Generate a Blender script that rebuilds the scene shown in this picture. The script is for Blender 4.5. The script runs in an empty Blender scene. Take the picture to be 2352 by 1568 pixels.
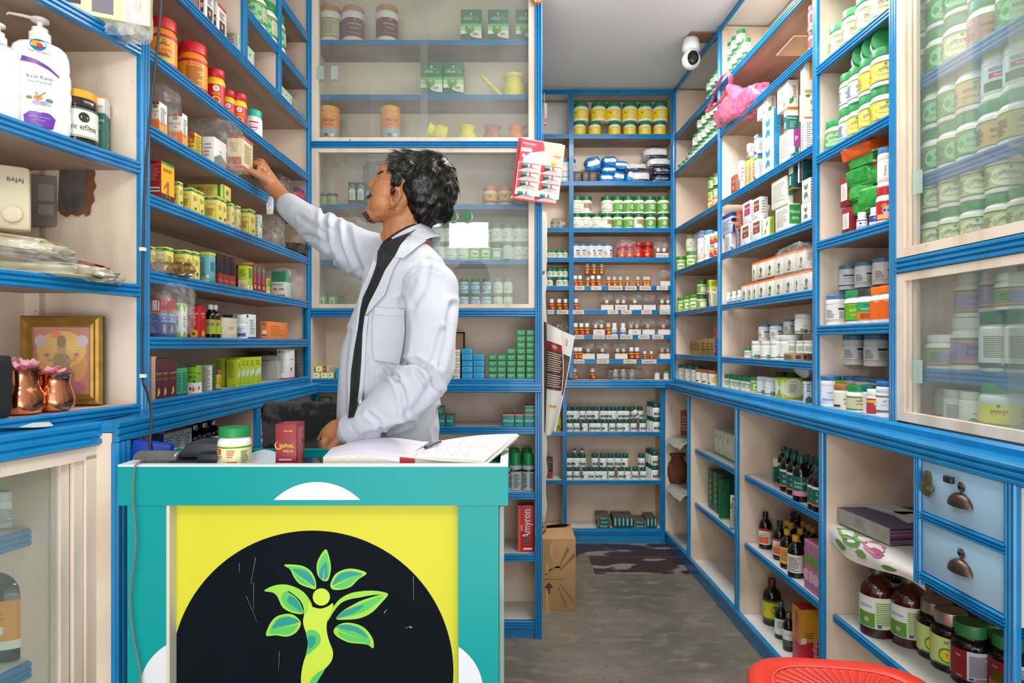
import bpy, bmesh, math, random
from mathutils import Vector, Matrix, noise
from mathutils.bvhtree import BVHTree
PI = math.pi
S = bpy.context.scene
COL = bpy.context.collection
F, CX, HY, CH = 1450.0, 1176.0, 788.0, 1.25      # focal in px of the 2352 frame, centre column, horizon row, eye height

# ------------------------------------------------------------------ camera
cd = bpy.data.cameras.new('camera'); cam = bpy.data.objects.new('camera', cd); COL.objects.link(cam)
cam.location = (0, 0, CH); cam.rotation_euler = (PI/2, 0, 0)
cd.sensor_width = 36; cd.lens = 36*F/2352; cd.shift_y = (HY-784)/2352; cd.clip_start = 0.02
S.camera = cam
# ------------------------------------------------------------------ light: daylight through the open shop front, plus added fill lights out of view
w = bpy.data.worlds.new('daylight'); S.world = w; w.use_nodes = True
bg = w.node_tree.nodes['Background']; bg.inputs[0].default_value = (0.93, 0.96, 1.0, 1); bg.inputs[1].default_value = 0.9
def area(name, loc, rot, sx, sy, power, color=(1, 1, 1)):
 l = bpy.data.lights.new(name, 'AREA'); l.shape = 'RECTANGLE'; l.size = sx; l.size_y = sy; l.energy = power; l.color = color
 o = bpy.data.objects.new(name, l); COL.objects.link(o); o.location = loc; o.rotation_euler = rot; return o
area('shopfront_daylight', (0.2, -3.2, 1.55), (math.radians(96), 0, 0), 3.4, 2.6, 34, (1, 0.985, 0.96))
area('ceiling_fill_light', (0.66, 1.75, 2.82), (0, 0, 0), .7, 1.7, 32, (1, 0.97, 0.93))  # added unseen fill below the ceiling, evens out the room light
area('upward_fill_light', (.2, -1.9, .25), (math.radians(128), 0, 0), 3.0, 1.6, 44, (1, .98, .94))  # unseen fill behind the camera, aimed up, added to lighten ceiling and undersides
area('passage_fill_light', (.6, 2.72, 2.82), (0, 0, 0), .5, .4, 22, (1, .97, .93))  # added overhead fill out of view, brightens the back shelves
area('reflection_panel_light', (-.38, -.15, 2.2), (PI/2, 0, 0), .34, .22, 7, (1, 1, 1))  # small added panel, placed for its reflection in the cabinet glass and some fill
pl = bpy.data.lights.new('point_fill_light', 'POINT'); pl.energy = 8; pl.shadow_soft_size = .12; pl.color = (1, .98, .95); po = bpy.data.objects.new('point_fill_light', pl); COL.objects.link(po); po.location = (-.68, -.2, 2.4)  # unseen point fill, added to raise the ceiling brightness
S.view_settings.view_transform = 'Standard'; S.view_settings.look = 'None'
S.view_settings.exposure = 0.08; S.view_settings.gamma = 1; S.view_settings.use_curve_mapping = False

# ------------------------------------------------------------------ materials
def lin(c):
 c = c.lstrip('#'); v = [int(c[i:i+2], 16)/255 for i in (0, 2, 4)]
 return tuple(((x/12.92) if x <= .04045 else ((x+.055)/1.055)**2.4) for x in v)+(1,)
_M = {}
def mt(name):
 m = bpy.data.materials.new(name); m.use_nodes = True
 return m, m.node_tree.nodes, m.node_tree.links, m.node_tree.nodes['Principled BSDF']
def col(hx, rough=.45, metal=0, alpha=1, trans=0, coat=0, emit=0):
 k = (hx, rough, metal, alpha, trans, coat, emit)
 if k in _M: return _M[k]
 m, N, L, b = mt('paint_'+hx.strip('#'))
 b.inputs['Base Color'].default_value = lin(hx); b.inputs['Roughness'].default_value = rough
 b.inputs['Metallic'].default_value = metal; b.inputs['Alpha'].default_value = alpha
 b.inputs['Transmission Weight'].default_value = trans; b.inputs['Coat Weight'].default_value = coat
 if not metal and alpha == 1:   # slight print / moulding unevenness
  t = N.new('ShaderNodeTexNoise'); t.inputs['Scale'].default_value = 60
  tc = N.new('ShaderNodeTexCoord'); L.new(tc.outputs['Object'], t.inputs['Vector'])
  r = N.new('ShaderNodeMapRange'); r.inputs[3].default_value = max(.05, rough-.06); r.inputs[4].default_value = min(1, rough+.06)
  L.new(t.outputs['Fac'], r.inputs[0]); L.new(r.outputs[0], b.inputs['Roughness'])
 _M[k] = m; return m
def mixcol(N, L, fac, a, b):
 n = N.new('ShaderNodeMix'); n.data_type = 'RGBA'
 if isinstance(fac, float): n.inputs[0].default_value = fac
 else: L.new(fac, n.inputs[0])
 for i, x in ((6, a), (7, b)):
  if isinstance(x, tuple): n.inputs[i].default_value = x
  else: L.new(x, n.inputs[i])
 return n.outputs[2]
def noisetex(N, L, scale, detail=4, coord='Object', stretch=None, dist=0, lo=.4, hi=.6):
 tc = N.new('ShaderNodeTexCoord'); t = N.new('ShaderNodeTexNoise'); t.inputs['Scale'].default_value = scale
 t.inputs['Detail'].default_value = detail; t.inputs['Distortion'].default_value = dist
 src = tc.outputs[coord]
 if stretch:
  mp = N.new('ShaderNodeMapping'); mp.inputs['Scale'].default_value = stretch; L.new(src, mp.inputs[0]); src = mp.outputs[0]
 L.new(src, t.inputs['Vector'])
 r = N.new('ShaderNodeMapRange'); r.inputs[1].default_value = lo; r.inputs[2].default_value = hi; L.new(t.outputs['Fac'], r.inputs[0])
 return r.outputs[0]
def surf(name, base, dark, rough=.5, scale=3, amount=.5, spots=None, stretch=None, bump=0, coat=0, lo=.45, hi=.75):
 m, N, L, b = mt(name)
 f = noisetex(N, L, scale, 6, stretch=stretch, lo=lo, hi=hi)
 mm = N.new('ShaderNodeMath'); mm.operation = 'MULTIPLY'; L.new(f, mm.inputs[0]); mm.inputs[1].default_value = amount
 c = mixcol(N, L, mm.outputs[0], lin(base), lin(dark))
 if spots:
  f2 = noisetex(N, L, spots[1], 3, lo=spots[2], hi=spots[2]+.03); c = mixcol(N, L, f2, c, lin(spots[0]))
 L.new(c, b.inputs['Base Color']); b.inputs['Roughness'].default_value = rough; b.inputs['Coat Weight'].default_value = coat
 if bump:
  bp = N.new('ShaderNodeBump'); bp.inputs['Strength'].default_value = bump; bp.inputs['Distance'].default_value = .004
  f3 = noisetex(N, L, scale*6, 4, stretch=stretch, lo=0, hi=1); L.new(f3, bp.inputs['Height']); L.new(bp.outputs[0], b.inputs['Normal'])
 return m
CREAM = surf('cream_laminate', '#e6d3c0', '#c4a98e', .42, 2.2, .5, ('#8a6b4c', 70, .80), bump=.08)
CREAMD = surf('grimy_cream_laminate', '#e6d2bd', '#ae9070', .45, 2.6, .8, ('#7a5a3c', 70, .78), bump=.08)
CREAMF = surf('cream_painted_frame', '#e8d8c6', '#a98c6c', .45, 9, .6, ('#8a6b4c', 60, .73), stretch=(1, 1, .25), bump=.1)
WHITE_LAM = surf('white_laminate', '#dcdad8', '#b0a698', .22, 4, .5, bump=.02)
UNDERSIDE = surf('brown_underside', '#a08c7c', '#6e5a4c', .6, 3, .7, stretch=(1, 5, 5), bump=.1)  # darker streaked brown for the shelf undersides
BLUE = surf('blue_gloss_paint', '#0b80bc', '#05618f', .27, 14, .45, ('#3a4f5c', 70, .745), bump=.06, coat=.2)
LBLUE = surf('light_blue_laminate', '#9fc9e0', '#7fb0cc', .3, 3, .5, ('#5f7f92', 60, .76))
WALLW = surf('whitewashed_plaster', '#d6d4cc', '#9b9480', .8, 2, .5, ('#6d6450', 14, .66), bump=.3)
CEIL = surf('ceiling_plaster', '#e0e7ea', '#d2d6cc', .8, 1.2, .6, bump=.1)

# ------------------------------------------------------------------ mesh builder
_T = {}
def textpolys(s):
 if s not in _T:
  c = bpy.data.curves.new('t', 'FONT'); c.body = s; c.size = 1; c.resolution_u = 2; c.align_x = 'CENTER'; c.align_y = 'CENTER'
  o = bpy.data.objects.new('t', c); me = bpy.data.meshes.new_from_object(o)
  _T[s] = ([v.co.copy() for v in me.vertices], [tuple(p.vertices) for p in me.polygons])
  bpy.data.meshes.remove(me); bpy.data.objects.remove(o); bpy.data.curves.remove(c)
 return _T[s]
class MB:
 def __init__(s): s.v = []; s.f = []; s.mi = []; s.sm = []; s.mats = []
 def m(s, mat):
  if mat not in s.mats: s.mats.append(mat)
  return s.mats.index(mat)
 def face(s, idx, mat, smooth=False): s.f.append(tuple(idx)); s.mi.append(s.m(mat)); s.sm.append(smooth)
 def pts(s, ps):
  n = len(s.v); s.v += [Vector(p) for p in ps]; return n
 def poly(s, ps, mat): n = s.pts(ps); s.face(range(n, n+len(ps)), mat)
 def box(s, a, b, mat, mats=None, M=None):
  x0, y0, z0 = [min(a[i], b[i]) for i in range(3)]; x1, y1, z1 = [max(a[i], b[i]) for i in range(3)]
  c = [(x0,y0,z0),(x1,y0,z0),(x1,y1,z0),(x0,y1,z0),(x0,y0,z1),(x1,y0,z1),(x1,y1,z1),(x0,y1,z1)]
  if M: c = [M @ Vector(p) for p in c]
  n = s.pts(c)
  for k, q in (('bottom',(3,2,1,0)),('top',(4,5,6,7)),('F',(0,1,5,4)),('R',(1,2,6,5)),('B',(2,3,7,6)),('L',(3,0,4,7))):
   s.face([n+i for i in q], (mats or {}).get(k, mat))
  return s
 def extrude(s, prof, p0, p1, u, v, mat, smooth=False, cap=True):
  p0, p1, u, v = Vector(p0), Vector(p1), Vector(u), Vector(v); k = len(prof)
  n = s.pts([p0+u*a+v*b for a, b in prof]+[p1+u*a+v*b for a, b in prof])
  flip = (p1-p0).dot(u.cross(v)) < 0
  for i in range(k):
   j = (i+1) % k; q = [n+i, n+j, n+k+j, n+k+i]; s.face(q[::-1] if flip else q, mat, smooth)
  if cap:
   a = list(range(n+k-1, n-1, -1)); b = list(range(n+k, n+2*k))
   if flip: a.reverse(); b.reverse()
   s.face(a, mat); s.face(b, mat)
  return s
 def lathe(s, prof, mat, seg=28, c=(0,0,0), sx=1, sy=1, M=None, rib=0, closed=True):
  rings = []; c = Vector(c)
  for r, z in prof:
   ps = []
   for i in range(seg):
    a = 2*PI*i/seg; rr = r*(1-rib*(i % 2)); p = Vector((rr*math.cos(a)*sx, rr*math.sin(a)*sy, z)) + c
    ps.append(M @ p if M else p)
   rings.append(s.pts(ps))
  for k in range(len(prof)-1):
   for i in range(seg):
    j = (i+1) % seg; s.face((rings[k]+i, rings[k]+j, rings[k+1]+j, rings[k+1]+i), mat, True)
  if closed:
   if prof[0][0] > 1e-6: s.face([rings[0]+i for i in range(seg-1, -1, -1)], mat)
   if prof[-1][0] > 1e-6: s.face([rings[-1]+i for i in range(seg)], mat)
  return s
 def tube(s, path, rad, mat, seg=8, caps=True, flat=1):
  path = [Vector(p) for p in path]; n = len(path); rings = []; up = None
  for i, p in enumerate(path):
   d = (path[min(i+1, n-1)]-path[max(i-1, 0)]).normalized()
   if up is None:
    up = Vector((0,0,1)) if abs(d.z) < .9 else Vector((1,0,0))
   sd = d.cross(up).normalized(); up = sd.cross(d).normalized()
   r = rad(i/(n-1)) if callable(rad) else rad
   rings.append(s.pts([p+sd*math.cos(2*PI*k/seg)*r+up*math.sin(2*PI*k/seg)*r*flat for k in range(seg)]))
  for i in range(n-1):
   for k in range(seg):
    j = (k+1) % seg; s.face((rings[i]+k, rings[i]+j, rings[i+1]+j, rings[i+1]+k), mat, True)
  if caps:
   s.face([rings[0]+k for k in range(seg-1, -1, -1)], mat, True); s.face([rings[-1]+k for k in range(seg)], mat, True)
  return s
 def grid(s, rows, mat, smooth=True):
  k = len(rows[0]); n = s.pts([p for r in rows for p in r])
  for i in range(len(rows)-1):
   for j in range(k-1): s.face((n+i*k+j, n+i*k+j+1, n+(i+1)*k+j+1, n+(i+1)*k+j), mat, smooth)
  return s
 def text(s, string, fn, size, mat, maxw=None, rot=0):
  vs, fs = textpolys(string)
  if not vs: return s
  xs = [v.x for v in vs]; wd = (max(xs)-min(xs))*size; k = size*min(1, maxw/wd) if maxw and wd > maxw else size; size = min(size, k*1.5)
  c, sn = math.cos(rot), math.sin(rot); cx = (max(xs)+min(xs))/2
  n = s.pts([fn((v.x-cx)*k*c-v.y*size*sn, (v.x-cx)*k*sn+v.y*size*c) for v in vs])
  for f in fs: s.face([n+i for i in f], mat)
  return s
 def build(s, name, parent=None, loc=(0,0,0), angle=35, **kw):
  me = bpy.data.meshes.new(name); me.from_pydata([tuple(v) for v in s.v], [], s.f)
  for m in s.mats: me.materials.append(m)
  me.polygons.foreach_set('material_index', s.mi); me.polygons.foreach_set('use_smooth', s.sm)
  me.validate(); me.update()
  if any(s.sm) and hasattr(me, 'set_sharp_from_angle'): me.set_sharp_from_angle(angle=math.radians(angle))
  o = bpy.data.objects.new(name, me); COL.objects.link(o); o.location = loc
  if parent: o.parent = parent
  for k, x in kw.items(): o[k] = x
  return o
def thing(name, label, cat, loc=(0,0,0), rotz=0, group=None):
 o = bpy.data.objects.new(name, None); o.empty_display_size = .05; COL.objects.link(o)
 o.location = loc; o.rotation_euler = (0, 0, rotz); tag(o, label, cat, group); return o
def tag(o, label, cat, group=None):
 o['label'] = label; o['category'] = cat
 if group: o['group'] = group
 return o

# ribbed moulding profile: u = outwards, v = up, height h, grooves
def ribprof(h, d=.010, n=3):
 p = [(-.002, -h/2), (d*.6, -h/2)]
 for i in range(n):
  a = -h/2+h*(i+.06)/n; b = -h/2+h*(i+.94)/n; m = (a+b)/2
  p += [(d*.62, a), (d, a+(b-a)*.25), (d, b-(b-a)*.25), (d*.62, b)]
 return p+[(d*.6, h/2), (-.002, h/2)]
def bevbox(mb, a, b, mat, bev=.002, M=None):
 """box with chamfered vertical and horizontal edges"""
 x0, y0, z0 = a; x1, y1, z1 = b
 bm = bmesh.new(); bmesh.ops.create_cube(bm, size=1)
 for v in bm.verts: v.co = Vector(((x0+x1)/2+v.co.x*(x1-x0), (y0+y1)/2+v.co.y*(y1-y0), (z0+z1)/2+v.co.z*(z1-z0)))
 bmesh.ops.bevel(bm, geom=list(bm.edges), offset=bev, segments=2, affect='EDGES', profile=.5)
 n = mb.pts([(M @ v.co) if M else v.co for v in bm.verts])
 for f in bm.faces: mb.face([n+v.index for v in f.verts], mat, True)
 bm.free(); return mb

# ------------------------------------------------------------------ shelving frames
class Unit:
 """a run of shelving: local x runs to the right as seen from the aisle, local y goes into the shelf"""
 def __init__(s, name, label, O, along, cat='shelving unit'):
  s.O = Vector((O[0], O[1])); s.a = Vector(along).normalized(); s.n = Vector((-s.a.y, s.a.x)); s.ang = math.atan2(s.a.y, s.a.x)
  s.root = thing(name, label, cat, (O[0], O[1], 0), s.ang)
 def s_at(s, px, inset=0):
  t = (px-CX)/F; o, a, n = s.O, s.a, s.n
  return (t*(o.y+n.y*inset)-o.x-n.x*inset)/(a.x-t*a.y)
 def world(s, sx, inset): p = s.O+s.a*sx+s.n*inset; return p
 def at(s, px, inset=0): return s.world(s.s_at(px, inset), inset)
 def shelf(s, x0, x1, z, depth, th=.02, top=None, trim=.032, inset=0, trimd=.010, label=None, name='shelf'):
  mb = MB(); mb.box((x0, inset+.001, z-th), (x1, depth-.002, z), CREAM, {'top': top or CREAM, 'bottom': UNDERSIDE})
  o = mb.build(name, s.root)
  t = MB(); t.extrude(ribprof(trim, trimd), (x0, inset, z-trim/2+.002), (x1, inset, z-trim/2+.002), (0, -1, 0), (0, 0, 1), BLUE)
  t.build('edge_trim', o); return o
 def post(s, x, z0, z1, wd=.03, d=.012, name='post', inset=0):
  t = MB(); t.extrude(ribprof(wd, d), (x, inset, z0), (x, inset, z1), (0, -1, 0), (1, 0, 0), BLUE); return t.build(name, s.root)
 def panel(s, x0, x1, y0, y1, z0, z1, name='side_panel', mat=None):
  return MB().box((x0, y0, z0), (x1, y1, z1), mat or CREAM).build(name, s.root)

# ================================================================== the room
def structure(name, mb): return mb.build(name, kind='structure')
H = 2.85
fl, N_, L_, b_ = mt('worn_concrete_floor')
f1 = noisetex(N_, L_, 2.4, 8, lo=.35, hi=.68, dist=.6); f2 = noisetex(N_, L_, 9, 6, lo=.5, hi=.8, stretch=(1, 2.2, 1)); f3 = noisetex(N_, L_, 46, 4, lo=.62, hi=.72)
c_ = mixcol(N_, L_, f1, lin('#605c52'), lin('#7a7365')); c_ = mixcol(N_, L_, f2, c_, lin('#8a826f')); c_ = mixcol(N_, L_, f3, c_, lin('#4c4b44'))
L_.new(c_, b_.inputs['Base Color']); b_.inputs['Roughness'].default_value = .42
FLOOR = fl
mb = MB(); mb.box((-1.3, -.6, -.05), (1.62, 4.25, 0), FLOOR); structure('floor', mb)
mb = MB(); mb.box((-1.3, -.6, H), (1.62, 4.25, H+.05), CEIL); structure('ceiling', mb)
mb = MB(); mb.box((-1.33, -.6, 0), (-1.28, 4.25, H), WALLW); structure('wall_left', mb)
mb = MB(); mb.box((1.60, -.6, 0), (1.65, 4.25, H), WALLW); structure('wall_right', mb)
mb = MB(); mb.box((-1.3, 4.20, 0), (1.62, 4.25, H), WALLW); structure('wall_back', mb)
mb = MB()
rr = random.Random(3); pr = [(.125, 2.9)]
pts = [(.178+rr.uniform(-.008, .004), z*.06) for z in range(0, 33)]
mb.extrude([(.124, 0)]+pts+[(.124, 1.92)], (0, 3.22, 0), (0, 3.3, 0), (1, 0, 0), (0, 0, 1), WALLW)
structure('wall_partition', mb)
# worn maroon paint on the floor by the back shelves
mp_, N_, L_, b_ = mt('worn_maroon_floor_paint')
ff = noisetex(N_, L_, 5, 6, lo=.54, hi=.60, stretch=(.8, 1.8, 1), dist=.3)
c_ = mixcol(N_, L_, ff, lin('#3d2a28'), lin('#8d857c')); L_.new(c_, b_.inputs['Base Color']); b_.inputs['Roughness'].default_value = .4
mb = MB()
for (x0, x1, y0, y1) in ((.30, .97, 3.70, 3.93), (.45, .97, 3.42, 3.685)): mb.box((x0, y0, .0005), (x1, y1, .003), mp_)
tag(mb.build('floor_paint_patch'), 'worn maroon paint patch on the concrete floor in front of the back shelves', 'floor paint')

# ================================================================== L: left wall shelving
Lu = Unit('wall_shelving', 'blue edged open shelving on the left wall, from floor to ceiling', (-.884, 1.507), (.015, 1))
LZ = [1.109, 1.264, 1.426, 1.611, 1.778, 1.963, 2.18, 2.35, 2.55]; LEN = 1.18; LD = .22
Lu.panel(-.016, LEN+.018, LD, LD+.015, 0, 2.84, 'back_panel', CREAM)
Lu.panel(-.016, 0, -.002, LD+.1, 0, 2.84, 'side_panel', CREAMF)
Lu.panel(LEN, LEN+.016, 0, LD, 0, 2.84, 'side_panel', CREAM)
xd1, xd2 = Lu.s_at(558), Lu.s_at(638)
for z in LZ[:7]: Lu.shelf(0, LEN, z, LD, top=WHITE_LAM if z < 1.2 else CREAM)
Lu.shelf(xd1, LEN, LZ[7], LD); Lu.shelf(xd2, LEN, LZ[8], LD)
Lu.shelf(0, xd1, 2.42, LD)
for xd, z0 in ((xd1, LZ[6]), (xd2, LZ[6])):
 Lu.panel(xd-.008, xd+.008, .004, LD, z0, 2.84, 'divider', CREAM); Lu.post(xd, z0, 2.84, .022)
Lu.post(0, 1.085, 2.84, .034); Lu.post(LEN-.008, 1.10, 2.84, .030)
# ledge and lower part
xc = Lu.s_at(262, -.045)
mb = MB(); mb.box((xc, -.045, 1.062), (LEN, -.002, 1.085), BLUE)
mb.extrude(ribprof(.045, .012), (xc, -.045, 1.062), (LEN, -.045, 1.062), (0, -1, 0), (0, 0, 1), BLUE); mb.build('counter_ledge', Lu.root)
xm = Lu.s_at(588, -.045)
Lu.panel(xm-.009, xm+.009, -.04, LD, 0, 1.06, 'divider', CREAMD)
Lu.post(xm, 0, 1.04, .026, inset=-.045); Lu.post(xc+.018, 0, 1.04, .05, inset=-.045)
Lu.panel(xc, xc+.03, -.04, LD, 0, 1.06, 'side_panel', CREAMD)
for a, b in ((xc+.03, xm-.01), (xm+.01, LEN)):
 for z in (.12, .5, .915): Lu.shelf(a, b, z, LD, top=WHITE_LAM, inset=-.03)
MB().box((xc, -.04, 0), (LEN, -.02, .1), BLUE).build('kick_board', Lu.root)

# ================================================================== N: near-left angled display with glass cupboard below
Nu = Unit('angled_shelving', 'blue edged shelf bay nearest the camera on the left, holding the shampoo and picture', (-1.0964, .6324), (.243, 1))
NL = .9; ND = .26
def nshelf(z, top=None, trim=.032, y0=0):
 e = NL-.018; mb = MB(); mb.extrude([(0, y0), (e, y0), (e-.243*(ND-y0), ND), (0, ND)], (0, 0, z-.02), (0, 0, z), (1, 0, 0), (0, 1, 0), top or CREAM)
 mb.mi[-2] = mb.m(UNDERSIDE)
 o = mb.build('shelf', Nu.root)
 MB().extrude(ribprof(trim, .012), (0, y0, z-trim/2+.002), (NL-.01, y0, z-trim/2+.002), (0, -1, 0), (0, 0, 1), BLUE).build('edge_trim', o)
for z in (1.106, 1.388, 1.678, 1.958, 2.30): nshelf(z)
Nu.panel(0, NL-.045, ND, ND+.012, 0, 2.84, 'back_panel', CREAM)
Nu.panel(-.018, 0, 0, ND, 0, 2.84, 'side_panel', CREAM)
s1 = Nu.s_at(262, -.045)
mb = MB(); mb.extrude([(0, -.045), (s1, -.045), (NL-.01, -.002), (0, -.002)], (0, 0, 1.062), (0, 0, 1.085), (1, 0, 0), (0, 1, 0), BLUE)
mb.extrude(ribprof(.05, .012), (0, -.045, 1.060), (s1, -.045, 1.060), (0, -1, 0), (0, 0, 1), BLUE); mb.build('counter_ledge', Nu.root)
Nu.post(s1-.016, 0, 1.035, .036, inset=-.045, d=.014)
zt = 1.035
fr = MB()     # cream frame with sliding track
fr.box((0, -.045, zt-.028), (s1-.035, -.02, zt), CREAMF)
fr.box((s1-.068, -.045, 0), (s1-.035, -.02, zt-.02), CREAMF)
fr.build('door_frame', Nu.root)
tr = MB(); tr.box((s1-.090, -.038, .0), (s1-.070, -.012, zt-.03), CREAMF); tr.box((s1-.112, -.030, .0), (s1-.094, -.004, zt-.03), CREAMF); tr.build('sliding_track', Nu.root)
GLASS, N_, L_, b_ = mt('dusty_pane_glass')
N_.remove(b_); out = N_['Material Output']; tp = N_.new('ShaderNodeBsdfTransparent'); tp.inputs[0].default_value = (.93, .96, .94, 1)
gl = N_.new('ShaderNodeBsdfGlossy'); gl.inputs['Roughness'].default_value = .02; df = N_.new('ShaderNodeBsdfDiffuse'); df.inputs[0].default_value = (.75, .77, .76, 1)
lw = N_.new('ShaderNodeLayerWeight'); lw.inputs[0].default_value = .5; pw = N_.new('ShaderNodeMath'); pw.operation = 'POWER'; L_.new(lw.outputs['Facing'], pw.inputs[0]); pw.inputs[1].default_value = 4
fz = N_.new('ShaderNodeMapRange'); L_.new(pw.outputs[0], fz.inputs[0]); fz.inputs[3].default_value = .035; fz.inputs[4].default_value = .55
mx1 = N_.new('ShaderNodeMixShader'); mx2 = N_.new('ShaderNodeMixShader')
dust = noisetex(N_, L_, 3, 5, lo=.35, hi=.8); dm = N_.new('ShaderNodeMapRange'); L_.new(dust, dm.inputs[0]); dm.inputs[3].default_value = .05; dm.inputs[4].default_value = .16
L_.new(dm.outputs[0], mx1.inputs[0]); L_.new(tp.outputs[0], mx1.inputs[1]); L_.new(df.outputs[0], mx1.inputs[2])
L_.new(fz.outputs[0], mx2.inputs[0]); L_.new(mx1.outputs[0], mx2.inputs[1]); L_.new(gl.outputs[0], mx2.inputs[2]); L_.new(mx2.outputs[0], out.inputs[0])
CGLASS = col('#b9d4c9', .08, 0, .55, 0)
def pane(u, x0, x1, y, z0, z1, name='glass_pane'): return MB().box((x0, y, z0), (x1, y+.004, z1), GLASS).build(name, u.root)
pane(Nu, .02, s1-.09, -.024, .02, zt-.028)
for z in (.87, .60, .3):
 mb = MB(); mb.box((0, .05, z-.02), (NL-.12, ND, z), CREAM, {'top': WHITE_LAM}); o = mb.build('shelf', Nu.root)
 MB().extrude(ribprof(.034, .01), (0, .05, z-.015), (NL-.16, .05, z-.015), (0, -1, 0), (0, 0, 1), BLUE).build('edge_trim', o)
Nu.panel(s1-.115, s1-.108, .0, .26, 0, 1.06, 'inner_panel', CREAMD)

# ================================================================== M: middle cabinet
Mu = Unit('glazed_cabinet', 'tall blue framed cabinet with two sliding glass sections, behind the man', (-.867, 2.685), (1, 0), 'cabinet')
MW = .989; MD = .20
Mu.panel(0, MW, MD, MD+.015, 0, 2.84, 'back_panel', CREAMD)
Mu.panel(MW-.018, MW, 0, MD, 0, 2.84, 'side_panel', CREAM); Mu.panel(0, .018, 0, MD, 0, 2.84, 'side_panel', CREAM)
for z in (1.098, .894, .617, .354, .07): Mu.shelf(.018, MW-.018, z, MD, top=WHITE_LAM if z < 1 else CREAM)
for z in (1.609, 1.846, 2.317, 2.552): Mu.shelf(.018, MW-.018, z, MD-.002, inset=.035, trim=.022)
for z in (1.40, 2.113): MB().box((.018, .0, z-.02), (MW-.018, MD, z), CREAM).build('cabinet_floor', Mu.root)
mb = MB(); mb.extrude(ribprof(.03, .016), (0, 0, 2.092), (MW, 0, 2.092), (0, -1, 0), (0, 0, 1), BLUE); mb.build('rail', Mu.root)
mb = MB(); mb.extrude(ribprof(.034, .014), (-.02, 0, 1.378), (MW, 0, 1.378), (0, -1, 0), (0, 0, 1), BLUE); mb.build('rail', Mu.root)
mb = MB(); mb.box((-.02, -.03, 1.055), (MW, 0, 1.08), BLUE); mb.extrude(ribprof(.034, .012), (-.02, -.03, 1.06), (MW, -.03, 1.06), (0, -1, 0), (0, 0, 1), BLUE); mb.build('counter_ledge', Mu.root)
Mu.post(.008, 1.37, 2.84, .020); Mu.post(-.005, 1.08, 1.40, .032); Mu.post(MW-.010, 0, 2.84, .032, d=.018); Mu.post(.03, 0, 1.05, .03)
MB().box((.018, -.001, 0), (MW-.02, .012, .07), BLUE).build('kick_board', Mu.root)
for z0, z1 in ((1.40, 2.077), (2.107, 2.84)):
 f = MB(); f.box((.018, -.008, z0), (.046, .02, z1), CREAMF); f.box((MW-.052, -.008, z0), (MW-.026, .02, z1), CREAMF)
 f.box((.046, -.008, z0), (MW-.052, .02, z0+.016), CREAMF); f.box((.046, -.008, z1-.018), (MW-.052, .02, z1), CREAMF); f.build('glazing_frame', Mu.root)
 a, b = (Mu.s_at(965), Mu.s_at(982)); k = 0 if z0 > 2 else .05
 pane(Mu, .046, b+k, .002, z0+.016, z1-.018); pane(Mu, a+k, MW-.052, .010, z0+.016, z1-.018)
for px, z in ((737, 2.395), (769, 2.395), (1166, 1.635)):   # cut glass finger pulls
 x = Mu.s_at(px); MB().box((x-.014, -.010, z-.027), (x+.014, -.001, z+.03), CGLASS).build('finger_pull', Mu.root)

# ================================================================== B: back shelving
Bu = Unit('back_shelving', 'blue edged shelving on the far wall at the end of the passage', (.165, 3.966), (1, 0))
BW = 1.02-.165; BD = .2
def bz(y): return CH-(y-HY)*3.966/F
Bu.panel(0, BW, BD, BD+.015, 0, 2.84, 'back_panel', CREAMD); Bu.panel(BW, BW+.015, 0, BD, 0, 2.84, 'side_panel', CREAM); Bu.panel(-.015, 0, 0, BD, 0, 2.84, 'side_panel', CREAM)
xb = Bu.s_at(1312); BZ = [bz(y-3) for y in (312, 420, 527, 595, 660, 715, 772, 828)]
for z in BZ: Bu.shelf(0, BW, z, BD, trim=.03)
Bu.panel(xb-.008, xb+.008, .003, BD, 1.03, 2.84, 'divider', CREAM); Bu.post(xb, 1.03, 2.84, .03)
Bu.post(BW-.01, 1.0, 2.84, .03); mb = MB().extrude(ribprof(.03), (0, 0, 2.825), (BW, 0, 2.825), (0, -1, 0), (0, 0, 1), BLUE).build('rail', Bu.root)
mb = MB(); mb.box((0, -.03, 1.0), (BW, BD-.001, 1.02), BLUE, {'top': CREAM}); mb.extrude(ribprof(.05, .012), (0, -.03, .995), (BW, -.03, .995), (0, -1, 0), (0, 0, 1), BLUE); mb.build('counter_ledge', Bu.root)
xb2, xb3 = Bu.s_at(1297), Bu.s_at(1522)
Bu.panel(xb2-.008, xb2+.008, .003, BD, 0, 1.0, 'divider', CREAMD); Bu.post(xb2, 0, .98, .026); Bu.post(xb3, 0, .98, .03)
BLZ = [bz(992), bz(1103), bz(1218)]
for z in BLZ: Bu.shelf(0, xb3, z, BD, top=WHITE_LAM, trim=.026)
MB().box((0, -.004, 0), (xb3, .012, .085), BLUE).build('kick_board', Bu.root)
Bu.panel(xb3, xb3+.012, 0, BD, 0, 1.0, 'side_panel', CREAMD)

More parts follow.
